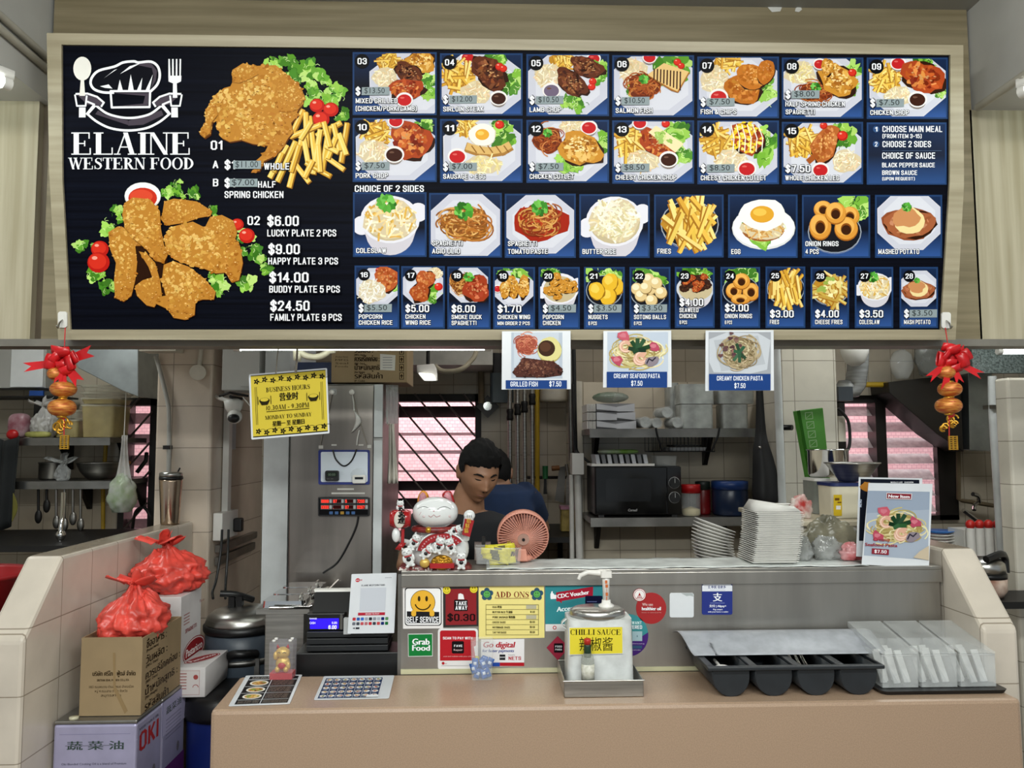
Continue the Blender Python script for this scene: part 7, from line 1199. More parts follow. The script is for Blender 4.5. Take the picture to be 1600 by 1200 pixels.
for x0, x1, y0, y1, yy, l in ((1065, 1115, 632, 669, YM+.03, 'clear wrapped pack of lids at the front of the upper shelf'), (1064, 1117, 600, 631, YM+.05, 'clear wrapped pack stacked on the pack of lids'), (1048, 1062, 598, 645, YM+.215, 'clear wrapped pack standing behind the cup sleeves'), (1131, 1170, 632, 669, YM+.05, 'clear wrapped pack at the end of the upper shelf by the black bag'), (1124, 1180, 606, 631, YM+.08, 'clear wrapped pack on top of the end pack by the black bag')):
    z0 = su+.002 if y1 > 660 else P(1000, y1, yy).z if y1 < 640 else su+.002; t = thing('wrapped_pack', l, 'pack', (P((x0+x1)/2, 650, yy).x, yy+.1, z0)); w = (P(x1, 650, yy).x-P(x0, 650, yy).x)/2; part('film', rbox(P((x0+x1)/2, 650, yy).x, yy+.08, w, .075, z0, P(1000, y0, yy).z, .015), PK, t); part('contents', bx(P((x0+x1)/2, 650, yy).x-w*.85, P((x0+x1)/2, 650, yy).x+w*.85, yy+.015, yy+.145, z0+.004, P(1000, y0, yy).z-.006), M('pack_inside', '#a7aaa6', .5, var=.15, sc=8), t)
# wire basket under the upper shelf
t = thing('wire_basket', 'black wire basket hanging under the upper shelf', 'basket', P(1065, 707, YM+.1)); b = MB(); x0, x1, z0, z1 = XM(1024), XM(1120), ZM(706), ZM(681)
for i in range(17): x = x0+(x1-x0)*i/16; b.tube([(x, YM+.03, z1), (x, YM+.03, z0), (x, YM+.26, z0), (x, YM+.26, z1)], .0016, 4)
for z in (z0, z1): b.tube([(x0, YM+.03, z), (x1, YM+.03, z), (x1, YM+.26, z), (x0, YM+.26, z)], .003, 6, close=True)
part('wires', b, BLACK, t)
for x in (XM(1028), XM(1123)): s = 1 if x < XM(1060) else -1; part('hook', wires([(x-s*.008, YM-.008, su+.005), (x, YM-.008, z1), (x+s*.03, YM+.02, z0)], .005), BLACK, t)
t = thing('tray_stack', 'grey plastic tray with a dark lid in the wire basket', 'tray', (XM(1080), YM+.14, z0)); part('tray', rbox(XM(1081), YM+.15, .095, .09, z0+.004, z0+.022, .02, 1.06), M('tray_grey', '#a3a6aa', .4), t); part('lid', rbox(XM(1081), YM+.15, .08, .08, z0+.024, z0+.036, .02), DARK, t)
# on the microwave
t = thing('straw_pack', 'striped pack of wrapped straws lying on the microwave', 'straw pack', (XM(975), my+.12, mz1)); z = mz1+.002; part('base', bx(XM(926), XM(1025), my+.01, my+.22, z, z+.012), WHITE, t)
for i in range(9): part('straw_band', MB().ext([(XM(934)+i*.0315, my+.02, z+.013), (XM(934)+i*.0315+.02, my+.02, z+.013), (XM(934)+i*.0315+.012, my+.02, z+.06), (XM(934)+i*.0315-.008, my+.02, z+.06)], (0, .18, 0)), (BXW, BXD)[i % 2], t)
solo('lime_packet', MB().ball((XM(972), my+.1, z+.075), (.11, .07, .012), 16, 6, .5), M('film_lime', '#6f9a3a', .35, var=.15, col2='#b4b8ae', sc=9), 'lime green packet on top of the straw pack', 'packet'); x0, x1 = XM(1028), XM(1062)
t = thing('food_tub', 'empty clear tub standing on the microwave', 'tub', ((x0+x1)/2, my+.1, mz1)); part('tub', rbox((x0+x1)/2, my+.1, (x1-x0)/2*.9, .07, mz1+.001, ZM(713), .01, 1.1), HAZY, t)
def jar(px0, px1, py0, label, mat, lid, liq=None, yy=YM+.06):
    x0, x1 = P(px0, 780, yy).x, P(px1, 780, yy).x; r = (x1-x0)/2; c = ((x0+x1)/2, yy+r, 0); zt = P(1000, py0, yy).z; t = thing('jar', label, 'jar', (c[0], c[1], sl)); part('body', MB().lathe([(0, sl+.002), (r*.92, sl+.002), (r, sl+.012), (r, zt-.05), (r*.95, zt-.04)], c, 26), mat, t); part('lid', MB().lathe([(r*1.02, zt-.045), (r*1.03, zt-.004), (r*.97, zt), (0, zt)], c, 26), lid, t)
    if liq: part('contents', MB().lathe([(0, sl+.004), (r*.88, sl+.004), (r*.94, sl+.014), (r*.94, zt-.13), (0, zt-.115)], c, 22), liq, t)
jar(1068, 1098, 758, 'clear jar of pale powder with a red lid beside the microwave', CLEAR, RED, M('powder', '#c9bc92', .8), YM+.03); jar(1090, 1113, 753, 'red jar behind the clear jar of powder', M('jar_red', '#7a1418', .3), M('lid_dark', '#26302a', .4), None, YM+.13); jar(1121, 1177, 753, 'dark blue lidded tub beside the red jar', M('tub_navy', '#1c2a44', .3, var=.1), M('lid_navy', '#22407c', .35), None, YM+.03)
t = thing('black_bag', 'black bag hanging in front of the edge of the microwave wall', 'bag', P(1192, 790, 4.0)); Zb = lambda y: P(1190, y, 4.0).z; b = MB(); pr = [(600, 5), (640, 6.5), (680, 8), (700, 14), (730, 19), (770, 22), (785, 20), (791, 10)]; kb = 4/1240
b.sheet(lambda u, v: (lambda q: (P(1189+(5 if q[0] > 700 else 0), 700, 4.0).x+q[1]*kb*cos(2*pi*u), 4.0+q[1]*kb*.6*sin(2*pi*u)+.006*sin(u*25), Zb(q[0])))(pr[min(7, int(v*7+.01))]), 20, 7); part('body', b, M('bag_black', '#0c0c0e', .55, var=.2, sc=14, bump=.2), t, sub=1); part('strap', wires([P(1188, 602, 4.0), P(1187, 560, 4.0)], .014), BLACK, t); part('zip_tag', MB().ball(P(1187, 699, 3.93), .008), STEEL, t)
solo('white_pipe', wires([P(1213, 540, 3.88), P(1226, 880, 3.88), V((P(1228, 880, 3.88).x+.03, 3.88, .002))], .02), M('pipe_white', '#c6c9c8', .3), 'tall white pipe standing at the corner of the right tiled column', 'pipe')
solo('door_stop', wires([P(1222, 668, 3.94), P(1238, 668, 3.9)], .014), BLACK, 'short black peg sticking out beside the tall white pipe', 'peg')
# ---------------------------------------------------------------- on the steel shelf
FO = M('foam_white', '#d8d6d0', .5, var=.03)
def clam(b, x0, x1, y0, y1, z, h): return b.ext([(x0, y0, z+h), (x0+.012, y0+.012, z+h*.3), (x0+.02, y0+.02, z), (x1-.02, y0+.02, z), (x1-.012, y0+.012, z+h*.3), (x1, y0, z+h)], (0, y1-y0, 0))
sx0, sx1 = P(1165, 870, 2.85).x, P(1238, 870, 2.85).x; n = 26; zt = P(1190, 797, 2.85).z; dz = (zt-SZ-.01)/n
f0 = thing('foam_box', 'white foam lunch box in the tall leaning stack on the steel shelf', 'foam box', ((sx0+sx1)/2, 2.87, SZ+.008), group='stacked white foam boxes'); w = (sx1-sx0)/2-.004; zk = (dz-.0007)/.017
part('tray', MB().ext([(-w, -.075, .014*zk), (-w+.003, -.075, .008*zk), (-w*.93, -.075, 0), (w*.93, -.075, 0), (w-.003, -.075, .008*zk), (w, -.075, .014*zk), (w, -.075, .017*zk), (-w, -.075, .017*zk)], (0, .15, 0)), FO, f0, local=True); part('rim', bx(-w-.004, w+.004, -.081, .081, .0125*zk, .017*zk), M('foam_rim', '#e4e2dc', .5), f0, local=True)
for i in range(1, n): dup(f0, ((sx0+sx1)/2+.010*sin(i*.09)-.0*i+.0006*i, 2.87+.002*sin(i*2.1), SZ+.008+dz*i), rz=.03*sin(i*1.7))
t = thing('closed_foam_box', 'white foam lid topping the tall leaning stack of foam boxes', 'foam box', ((sx0+sx1)/2+.02, 2.87, SZ+.008+dz*n)); c = V(((sx0+sx1)/2+.02, 2.87, SZ+.009+dz*n)); part('lid', MB().hull([c+V((sx*w, sy*.075, 0)) for sx in (-1, 1) for sy in (-1, 1)]+[c+V((sx*w*.78, sy*.055, .026-.01*sx)) for sx in (-1, 1) for sy in (-1, 1)]), FO, t); part('label', bx(c.x, c.x+.05, c.y-.058, c.y-.03, c.z+.024, c.z+.0265), WHITE, t)
table('packing_bench', 'steel bench behind the shelf carrying the tilted plates', P(1090, 870, 3.1).x, P(1160, 870, 3.1).x+.02, 3.06, 3.4, 1.12); fp = None
for i in range(13):
    if i == 0: fp = thing('foam_plate', 'white foam plate in the fanned pile beside the tall foam box stack', 'plate', (P(1127, 870, 3.1).x, 3.2, 1.125), group='fanned foam plates'); part('plate', MB().lathe([(0, .002), (.05, .002), (.065, .012), (.085, .016), (.085, .019), (.063, .015), (.048, .005), (0, .005)], (0, 0, 0), 30), FO, fp, local=True); part('foot_ring', MB().lathe([(.03, 0), (.034, .0), (.034, .002), (.03, .002)], (0, 0, 0), 20), FO, fp, local=True); o = fp
    else: o = dup(fp, (0, 0, 0))
    o.location = (P(1127, 870, 3.1).x-.022*sin(i*.22)+.012, 3.2, 1.125+i*.0125); o.rotation_euler = (0, R(6+1.2*i), 0)
t = thing('acrylic_sign', 'small clear stand with a flower card beside the new item sign', 'card stand', PZ(1338, 880, SZ)); a = Art(on(on_px((0, 2.80, 0), (0, -1, .12)), 1300, 740, .1875), .0022, 4); part('stand', MB().ext([a.fn(*p) for p in ((165, 450), (195, 448), (200, 520), (252, 515), (255, 735), (160, 735))], a.n*.002), HAZY, t); a.rrect(164, 520, 250, 730, 6, '#d5d8dc')
for i in range(6): a.ell(208+26*cos(i*1.047), 660+32*sin(i*1.047), 18, 20, '#414d6c')
a.ell(208, 660, 16, 18, '#c8a088'); a.ell(240, 573, 16, 18, '#4f9a5a'); a.build('print', t)
NB = on_px((0, 2.83, SZ), V((0, -1, .14)))
a = Art(on(NB, 1300, 740, .1875), .0024, 6); t = sheet_thing('menu_sheet', 'dark laminated menu sheet standing behind the new item sign', 'sheet', a, [(222, 30), (750, 40), (752, 720), (200, 690)], '#d9dce0', .002, mat=LAM); a.poly([(236, 44), (725, 52), (728, 560), (222, 560)], '#171b26'); a.blob(280, 110, 45, 40, '#a8702c', .2); a.text('WHOLE LEG   CHICKEN', 485, 78, 10, WH, 675, bold=.1); a.text('MENU', 245, 280, 26, '#c8d4ea', rot=-90, bold=.1); a.build('print', t)
a = Art(on(on_px((0, 2.766, P(1400, 890, 2.766).z), V((0, -1, .12))), 1300, 740, .1875), .0024, 7); t = sheet_thing('new_item_sign', 'white new item sign with a pasta photograph standing on the steel shelf', 'sign', a, [(303, 78), (836, 86), (805, 789), (245, 757)], '#d9dce0', .002, mat=LAM)
a.poly([(296, 142), (812, 152), (796, 720), (262, 682)], '#a3adbc'); a.poly([(296, 142), (812, 152), (808, 300), (285, 330)], '#94a0b2'); a.clip = (262, 140, 806, 722); seafood(a, 545, 450, 1.55); a.poly([(670, 700), (720, 650), (800, 600), (800, 722)], '#c4b49c'); a.clip = None
a.poly([(447, 160), (660, 168), (655, 218), (445, 212)], '#e0d4d4'); a.poly([(452, 165), (654, 172), (650, 213), (450, 207)], '#7c1f2c'); a.text('New Item', 462, 200, 26, WH, 640, bold=.12, rot=2); a.text('Creamy', 335, 560, 26, '#9a3038', 478, bold=.12, rot=2); a.text('Seafood Pasta', 268, 602, 26, '#9a3038', 538, bold=.12, rot=2); a.poly([(326, 622), (468, 632), (466, 678), (324, 668)], '#8a2c38'); a.text('$7.50', 345, 660, 26, WH, 448, bold=.12, rot=3); a.build('print', t)
sg = lambda x, y, z=SZ: PZ(x, y, z)
CR = M('crinkled_film', '#c6c8c6', .12, alpha=.5, var=.2, sc=9, bump=.5, col2='#8d8f8a'); KR = M('kraft_film', '#8f8a74', .3, var=.15, sc=10, col2='#5d5a4a', bump=.3)
for cx, y, r, m, l, s in ((1292, 2.895, (.055, .035, .05), CR, 'crumpled clear bag on the steel shelf behind the flower card', 51), (1254, 2.885, (.036, .035, .05), CR, 'crumpled clear bag leaning on the tall foam box stack', 61), (1331, 2.87, (.045, .03, .036), M('film_red', '#b03038', .25, var=.2, sc=9, col2='#c9a0a0', bump=.4), 'red and pink plastic packet beside the flower card', 71)):
    b = crumple((P(cx, 870, y).x, y, SZ+.007), r, s, .3, 3.4, 30, 20, .35); solo('plastic_packet', b, m, l, 'packet')
t = thing('packing_cabinet', 'cream cabinet behind the steel shelf carrying tubs and steel bowls', 'cabinet', (P(1330, 810, 3.2).x, 3.35, 0)); kx0, kx1, kz = P(1240, 810, 3.05).x, 1.575, 1.32; part('body', bx(kx0, kx1, 3.04, 3.68, .002, kz-.02), CREAM, t); part('top', bx(kx0-.01, kx1, 3.02, 3.7, kz-.02, kz), M('top_beige', '#c3b9a2', .5), t, bevel=.004); part('handle', wires([((kx0+kx1)/2, 3.035, .8), ((kx0+kx1)/2, 3.02, .85), ((kx0+kx1)/2, 3.035, .9)], .006), STEEL, t)
b = crumple((P(1297, 845, 2.955).x, 2.958, SZ+.004), (.105, .024, .085), 44, .22, 3.2, 60, 36, .3); solo('foil_sheet', b, KR, 'crumpled olive wrapping film heaped on the steel shelf behind the clear bag', 'film')
b = crumple((P(1252, 815, 3.14).x, 3.14, kz), (.045, .03, .055), 81, .25, 3, 24, 16, .3); solo('snack_packet', b, M('packet_redwhite', '#d2c9c0', .35, col2='#a82a24', sc=22, var=0), 'red and white snack packet at the corner of the cream cabinet', 'packet')
gy = 3.62; G_ = lambda x, y: P(x, y, gy); t = thing('foil_box', 'tall green cling film box leaning upright against the right tiled column', 'foil box', G_(1282, 800)); t.rotation_euler = (0, 0, 0)
pts = [G_(1247, 640), G_(1286, 637), G_(1303, 740), G_(1285, 808), G_(1275, 808)]; fr = [(1262, 640), (1286, 637), (1300, 800), (1280, 800)]; sd = [(1245, 642), (1262, 640), (1280, 803), (1273, 800)]
part('box', MB().ext([G_(1245, 642), G_(1286, 637), G_(1302, 794), G_(1272, 794)], (0, .05, 0)), M('box_green', '#4b8f2e', .4, var=.06), t, bevel=.003)
def gb(a):
    for i in range(4): x, y = 1258+i*2.2, 645+i*14.5; a.line([(x, y), (x+11, y-1), (x+12, y+9), (x+1, y+10)], .8, '#a9c49a', True); a.line([(x+2, y+8), (x+10, y+1)], .6, '#a9c49a')
    a.poly([(1245, 642), (1250, 641), (1277, 793), (1272, 793)], '#2b5a1c'); a.text('CLING 300', 1273, 797, 6, '#e0e8d8', rot=-97, bold=.1); a.text('30cm', 1281, 786, 4, '#e0e8d8', rot=-97)
printed((on_Y(gy-.0006), .0006, 2), t, gb)
def rtub(px0, px1, py0, py1, y, label, mat, lid, lidh=6):
    x0, x1, z0, z1 = P(px0, 780, y).x, P(px1, 780, y).x, max(kz+.002, P(1300, py1, y).z), P(1300, py0, y).z; t = thing('food_tub', label, 'tub', ((x0+x1)/2, y+.08, z0)); part('tub', rbox((x0+x1)/2, y+.08, (x1-x0)/2, .08, z0, z1, .03, 1.03), mat, t); part('lid', rbox((x0+x1)/2, y+.08, (x1-x0)/2*1.07, .086, z1, z1+lidh*y/1240, .03), lid, t); return t, z1+lidh*y/1240
t, zg = rtub(1276, 1300, 752, 812, 3.3, 'grey translucent tub with a white lid on the cream cabinet', M('tub_greyclear', '#8f938c', .3, alpha=.85, var=.1), WHITE, 4); t, zw = rtub(1302, 1352, 760, 818, 3.12, 'white tub with a yellow label and blue lid on the cream cabinet', M('tub_white', '#d6cfb8', .4, var=.04), M('lid_blue', '#1c2a5c', .4), 5)
printed((on_Y(3.1185), .003, 2), t, lambda a: (a.rect(1302, 773, 1315, 806, '#c7a92a'), a.rect(1304, 778, 1311, 782, '#6b4a1c'), a.rect(1306, 790, 1313, 796, '#d8d8d8'), a.rect(1308, 784, 1314, 786, '#6b4a1c')), label='yellow printed label')
kk = 3.38/1240; pot('steel_pot', 'tall steel pot standing on the grey tub', P(1294, 725, 3.42).x, 3.42, zg+.002, 31*kk, P(1294, 705, 3.38).z-zg, CHROME, 1.02); kk = 3.2/1240; pot('steel_bowl', 'steel mixing bowl resting on the white tub', P(1332, 740, 3.2).x, 3.2, zw+.002, 40*kk, P(1332, 724, 3.2).z-zw-.004, STEEL, 1.75)
# ---------------------------------------------------------------- right end of the kitchen
solo('cooker_hood', MB().ext([P(x, y, 5.0) for x, y in ((1388, 597), (1500, 584), (1506, 706), (1464, 678), (1390, 614))], (0, .245, 0)), M('hood_black', '#231d18', .45, var=.06), 'black sloping cooker hood behind the red lantern charm', 'hood', bevel=.004)
solo('steel_sheet', MB().ext([P(x, y, 4.97) for x, y in ((1513, 583), (1550, 582), (1553, 705), (1515, 703))], (0, .27, 0)), M('sheet_steel', '#a5abad', .35, .9, var=.08), 'bright steel sheet hanging next to the black cooker hood', 'steel sheet', bevel=.002)
solo('speckled_panel', bx(P(1519, 560, 4.6).x, 3.55, 4.6, 4.64, P(1560, 583, 4.6).z, P(1560, 520, 4.6).z), M('speckle', '#7a8584', .5, col2='#3c4644', sc=90, var=0), 'grey speckled panel behind the short lit tube', 'panel')
solo('white_pipe', wires([P(1550, 588, 4.0), P(1551, 640, 4.0), P(1566, 880, 4.0), V((P(1568, 880, 4.0).x+.02, 4.0, .002))], .021), _mats['pipe_white'], 'tall white pipe in front of the far tiled corner', 'pipe'); solo('pipe_bracket', bx(P(1545, 636, 4.0).x, P(1560, 636, 4.0).x, 3.97, 4.05, P(1550, 639, 4.0).z, P(1550, 633, 4.0).z), STEELD, 'bracket clamping the tall white pipe', 'bracket')
DU = M('duct_film', '#9a9c9c', .2, alpha=.75, var=.12, sc=9, stretch=(1, 1, 8), bump=.3); t = thing('flexible_duct', 'silvery flexible duct with a white bell end drooping above the louvred window', 'duct', P(1340, 580, 4.3)); part('duct', MB().tube(curve([V((P(1352, 540, 4.3).x, 4.3, zc)), P(1340, 575, 4.3), P(1318, 605, 4.3), P(1312, 618, 4.3)], 5), [.075, .075, .07, .065, .06, .055, .055, .05, .05, .045, .045, .04, .04, .04, .03, .03], 16), DU, t); part('bell_end', MB().lathe([(.02, 0), (.05, .02), (.07, .07), (.075, .12)], P(1336, 572, 4.18), 22), WHITE, t)
solo('switch_box', bx(P(1311, 690, 3.98).x, P(1322, 690, 3.98).x, 3.98, 4.05, P(1318, 690, 3.98).z, P(1318, 650, 3.98).z), CREAM, 'cream switch box at the edge of the right tiled column', 'switch box'); solo('black_cable', wires(curve([P(1309, 638, 3.965), P(1324, 655, 3.965), P(1328, 680, 3.965), P(1326, 700, 3.965), P(1316, 706, 3.965)]), .008), BLACK, 'black cable hanging in front of the right louvred window', 'cable')
solo('yellow_pipe', wires([P(1310, 601, 5.08), P(1398, 601, 5.08)], .018), M('pipe_yellow'), 'short yellow gas pipe above the right louvred window', 'pipe'); b = crumple((P(1409, 578, 4.94).x, 4.94, P(1409, 592, 4.94).z), (.07, .05, .1), 91, .15, 2.4, 28, 18, .1); solo('plastic_bag', b, HAZY, 'clear plastic bag hanging at the top of the black hood', 'bag'); b = crumple((P(1452, 560, 4.94).x, 4.94, P(1452, 588, 4.94).z), (.095, .05, .14), 95, .15, 2.4, 28, 18, .1); solo('plastic_bag', b, M('bag_smoke', '#8f918d', .25, alpha=.6, var=.1, bump=.3), 'large smoky plastic bag hanging behind the lantern bow', 'bag')
solo('dark_box', bx(P(1310.5, 620, 3.98).x, P(1333, 620, 3.98).x, 3.98, 4.06, P(1326, 626, 3.98).z, P(1326, 604, 3.98).z), M('box_slate', '#3a4046', .4), 'dark slate box under the drooping duct', 'box')
t = thing('wall_tap', 'chrome tap on the rusty pipe of the far tiled corner', 'tap', P(1527, 790, 5.1)); part('pipe', wires([P(1497, 690, 5.15), P(1498, 780, 5.15), P(1503, 782, 5.15), P(1552, 790, 5.15)], .014), M('pipe_rust'), t); part('tap', wires(curve([P(1530, 784, 5.1), P(1528, 775, 5.05), P(1520, 772, 5.03)]), .014), CHROME, t); part('spout', wires(curve([P(1527, 786, 5.08), P(1523, 790, 5.02), P(1522, 797, 5.0)]), .013), CHROME, t)
table('right_bench', 'dark steel bench along the right rear wall', 1.75, 3.5, 4.2, 5.2, 1.0, DARK)
pl = V((P(1468, 850, 4.4).x, 4.4, 1.0)); pr_ = 22*4.4/1240; p0 = thing('plate', 'white plate in the pile topped by a blue plate at the right rear', 'plate', pl, group='piled white plates at the right rear'); part('plate', MB().lathe([(0, .002), (pr_*.6, .002), (pr_, .012), (pr_, .015), (pr_*.6, .006), (0, .006)], (0, 0, 0), 28), WHITE, p0, local=True); part('foot_ring', MB().lathe([(pr_*.4, -.001), (pr_*.45, -.001), (pr_*.45, .002), (pr_*.4, .002)], (0, 0, 0), 20), WHITE, p0, local=True)
nz = int((P(1468, 832, 4.4).z-1.0)/.016)
for i in range(1, nz): dup(p0, pl+V((0, 0, .016*i)))
zp = 1.0+.016*nz; t = thing('plate', 'blue plate on top of the pile of white plates', 'plate', (pl.x, 4.4, zp)); part('plate', MB().lathe([(0, zp+.002), (pr_*.6, zp+.002), (pr_*1.02, zp+.014), (pr_*1.02, zp+.018), (pr_*.6, zp+.008), (0, zp+.008)], (pl.x, 4.4, 0), 28), M('plate_blue', '#2f74c0', .35), t)
cp = V((P(1534, 850, 4.25).x, 4.3, 1.0)); t = thing('straw_carton', 'white carton of red tipped straw packs on the right bench', 'carton', cp); part('box', bx(P(1507, 850, 4.25).x, P(1545, 850, 4.25).x, 4.25, 4.4, 1.002, P(1530, 828, 4.25).z), WHITE, t)
for i, (dx, h) in enumerate(((-.08, .16), (-.03, .2), (.02, .18), (.07, .2))): p = thing('straw_bundle', ('red topped straw bundle nearest the plates', 'second red topped straw bundle in the white carton', 'third red topped straw bundle in the white carton', 'red topped straw bundle nearest the tall white pipe')[i], 'straws', cp+V((dx, -.08, .0))); part('sleeve', MB().cyl(cp+V((dx, -.085, .003)), cp+V((dx, -.085, .16)), .023, 14), WHITE, p); part('tips', MB().ball(cp+V((dx, -.085, .178)), (.024, .024, .026), 14, 8), M('tip_red', '#c0251e', .4), p)
c = V((P(1548, 830, 4.75).x, 4.75, 1.002)); t = pot('steel_pot', 'steel cooking pot with a long handle by the wall tap', c.x, c.y, 1.002, 30*4.75/1240, P(1548, 824, 4.75).z-1.0, STEEL); part('pan_handle', wires([P(1530, 816, 4.65), P(1505, 797, 4.6)], .012), CHROME, t); part('lid', MB().lathe([(31*4.75/1240, P(1548, 823, 4.75).z+.008), (20*4.75/1240, P(1548, 817, 4.75).z), (0, P(1548, 815, 4.75).z)], (c.x, c.y, 0), 28), STEELD, t)
rz_ = P(1552, 935, 3.5).z; t = thing('rice_cooker', 'rounded rice cooker with a printed band and black handle behind the right half wall', 'rice cooker', (P(1552, 930, 3.5).x, 3.55, rz_)); c = (P(1552, 930, 3.5).x, 3.55, 0); k = 3.5/1240; r = 30*k; part('body', MB().lathe([(0, rz_+.002), (r*.8, rz_+.002), (r, rz_+.03), (r, P(1552, 903, 3.5).z)], c, 32), M('cooker_band', '#c9b4a4', .3, col2='#8a5a48', sc=14, var=0), t); part('rim', MB().lathe([(r*1.01, P(1552, 905, 3.5).z), (r*1.01, P(1552, 897, 3.5).z)], c, 32), BLACK, t); part('lid', MB().lathe([(r, P(1552, 897, 3.5).z), (r*.93, P(1552, 882, 3.5).z), (r*.7, P(1552, 874, 3.5).z), (0, P(1552, 871, 3.5).z)], c, 32), STEEL, t); part('handle', wires(curve([(c[0]-.05, 3.46, P(1552, 872, 3.5).z), (c[0]+.04, 3.5, P(1552, 866, 3.5).z), (c[0]+r*1.08, 3.55, P(1552, 874, 3.5).z), (c[0]+r*1.12, 3.55, P(1552, 898, 3.5).z)]), .016), BLACK, t)
table('cooker_stand', 'dark stand under the rounded rice cooker behind the right half wall', c[0]-.13, c[0]+.35, 3.42, 3.68, rz_, DARK)
# beam fittings overhead
for nm, (p0, p1) in (('upper cream conduit along the left overhead beam', ((0, 45), (74, 108))), ('lower cream conduit along the left overhead beam', ((0, 22), (76, 92)))):
    x = xl+.012; solo('beam_conduit', wires([PX(*p0, x)-V((0, .3, 0)), PX(*p1, x)], .012), M('conduit_cream', '#b5b1a4', .5), nm, 'conduit')
solo('beam_conduit', wires([PX(1600, 116, xr-.012)-V((0, .3, 0)), PX(1528, 168, xr-.012)], .014), _mats['conduit_cream'], 'cream conduit along the edge of the right overhead beam', 'conduit')
HOT = M('lit_beam_tube', '#f4fff8', .3, emit=32, var=0); zs = zb-.056; p0 = PZ(18, 128, zs); tube_lamp('lit tube fixture under the left overhead beam at the picture edge', (p0.x-.03, p0.y, zs), (p0.x-.55, p0.y-.9, zs), .016, (0, 0, .03), mat=HOT); p1 = PZ(1592, 140, zs); tube_lamp('lit tube fixture under the right overhead beam at the picture edge', (p1.x+.03, p1.y, zs), (p1.x+.35, p1.y-.9, zs), .016, (0, 0, .03), mat=HOT)
# ---------------------------------------------------------------- beckoning cat on the steel shelf
YK = 2.815; kc = YK/1240; cp_ = lambda x, y, d=0.: P(600+x/7.5, 740+y/7.5, YK)+V((0, d, 0)); kr = kc/7.5
CW = M('cat_white', '#dfe1e0', .12, var=.02, coat=.6); CR_ = M('cat_red', '#a3181c', .2, var=.06, coat=.4); CM = M('cat_maroon', '#5c1218', .35, var=.2, sc=70, col2='#8a2a24'); CO = M('cat_orange', '#d08a28', .25, var=.05); CD = M('cat_dark', '#181416', .3, var=0); CP = M('cat_pink', '#c98a92', .4, var=.15, sc=60)
t = thing('lucky_cat', 'large white beckoning cat figurine with many kittens and a red fan on the steel shelf', 'figurine', V((cp_(600, 1150).x, YK, SZ)))
zb_ = SZ+.001; b = MB(); b.v, b.f, b.s = (lambda r: (r.v, r.f, r.s))(rbox(cp_(600, 1100).x, YK, 420*kr, .062, zb_, cp_(600, 1062).z, .03, .93)); part('cushion', b, CM, t, 'maroon cushion with pale dots', bevel=.006)
b = MB(); random.seed(9)
for i in range(34): c = cp_(200+800*random.random(), 1075+42*random.random()); c.y = YK-.0615; b.ball(c, (.0035, .002, .0035), 8, 6)
part('dot_print', b, M('cat_dots', '#d8cfc8', .4, var=0), t)
hd_ = cp_(605, 450, -.012); part('body', MB().ball(cp_(640, 880, .005), (350*kr, .06, 250*kr), 32, 20, .9), CW, t)
h = part('head', MB().ball(hd_, (262*kr, .062, 178*kr), 40, 24, .92), CW, t)
def onhead(x, y):                 # a point on the front of the head
    p = cp_(x, y); u, w = (p.x-hd_.x)/(262*kr), (p.z-hd_.z)/(178*kr); p.y = hd_.y-.062*sqrt(max(.02, 1-min(.98, abs(u)**2.15+abs(w)**2.15)))**.95-.0005; return p
ink = lambda pts, r, m, n: part(n, wires([onhead(*q) for q in pts], r, 6), m, h)
for x in (485, 715): ink([(x-75+150*i/12, 400-30*sin(pi*i/12)) for i in range(13)], .0009, CD, 'eye')
ink([(540+30*i/4, 470+18*sin(pi*i/8)) for i in range(5)]+[(600, 460)]+[(630+15*i, 488-6*i) for i in range(4)], .0008, CR_, 'mouth'); part('nose', MB().ball(onhead(600, 418), (.003, .002, .002), 8, 6), CP, h)
for x in (450, 790): ink([(x-20+i*12, 470-i*20*(1 if x < 600 else -1)) for i in range(3)], .0006, CP, 'whisker_print'); part('cheek', MB().ball(onhead(x+(40 if x < 600 else -20), 480)+V((0, .003, 0)), (.007, .004, .005), 10, 8), M('cat_cheek', '#dccaca', .15), h)
for s, pts, m in ((-1, [(372, 390), (400, 240), (450, 188), (500, 205), (545, 285), (460, 330)], CO), (1, [(662, 270), (700, 205), (760, 188), (800, 215), (850, 385), (760, 330)], CR_)):
    e = part('ear', MB().hull([cp_(x, y, d) for x, y in pts for d in (-.012, .014)]+[cp_(sum(p[0] for p in pts)/6, sum(p[1] for p in pts)/6, -.02)]), m, t, sub=1); cx, cy = sum(p[0] for p in pts)/6, sum(p[1] for p in pts)/6-20
    part('inner_ear', MB().hull([cp_(cx+(x-cx)*.55, cy+(y-cy)*.6, d) for x, y in pts for d in (-.026, -.01)]), CP, e)
c = cp_(605, 640); part('collar', MB().tube([c+V((245*kr*cos(q*.1963), -.012+.055*sin(q*.1963), 0)) for q in range(32)], .0105, 10, close=True), CM, t, 'maroon patterned collar'); part('bell', MB().ball(cp_(538, 635, -.07), 36*kr, 16, 12), GOLD, t)
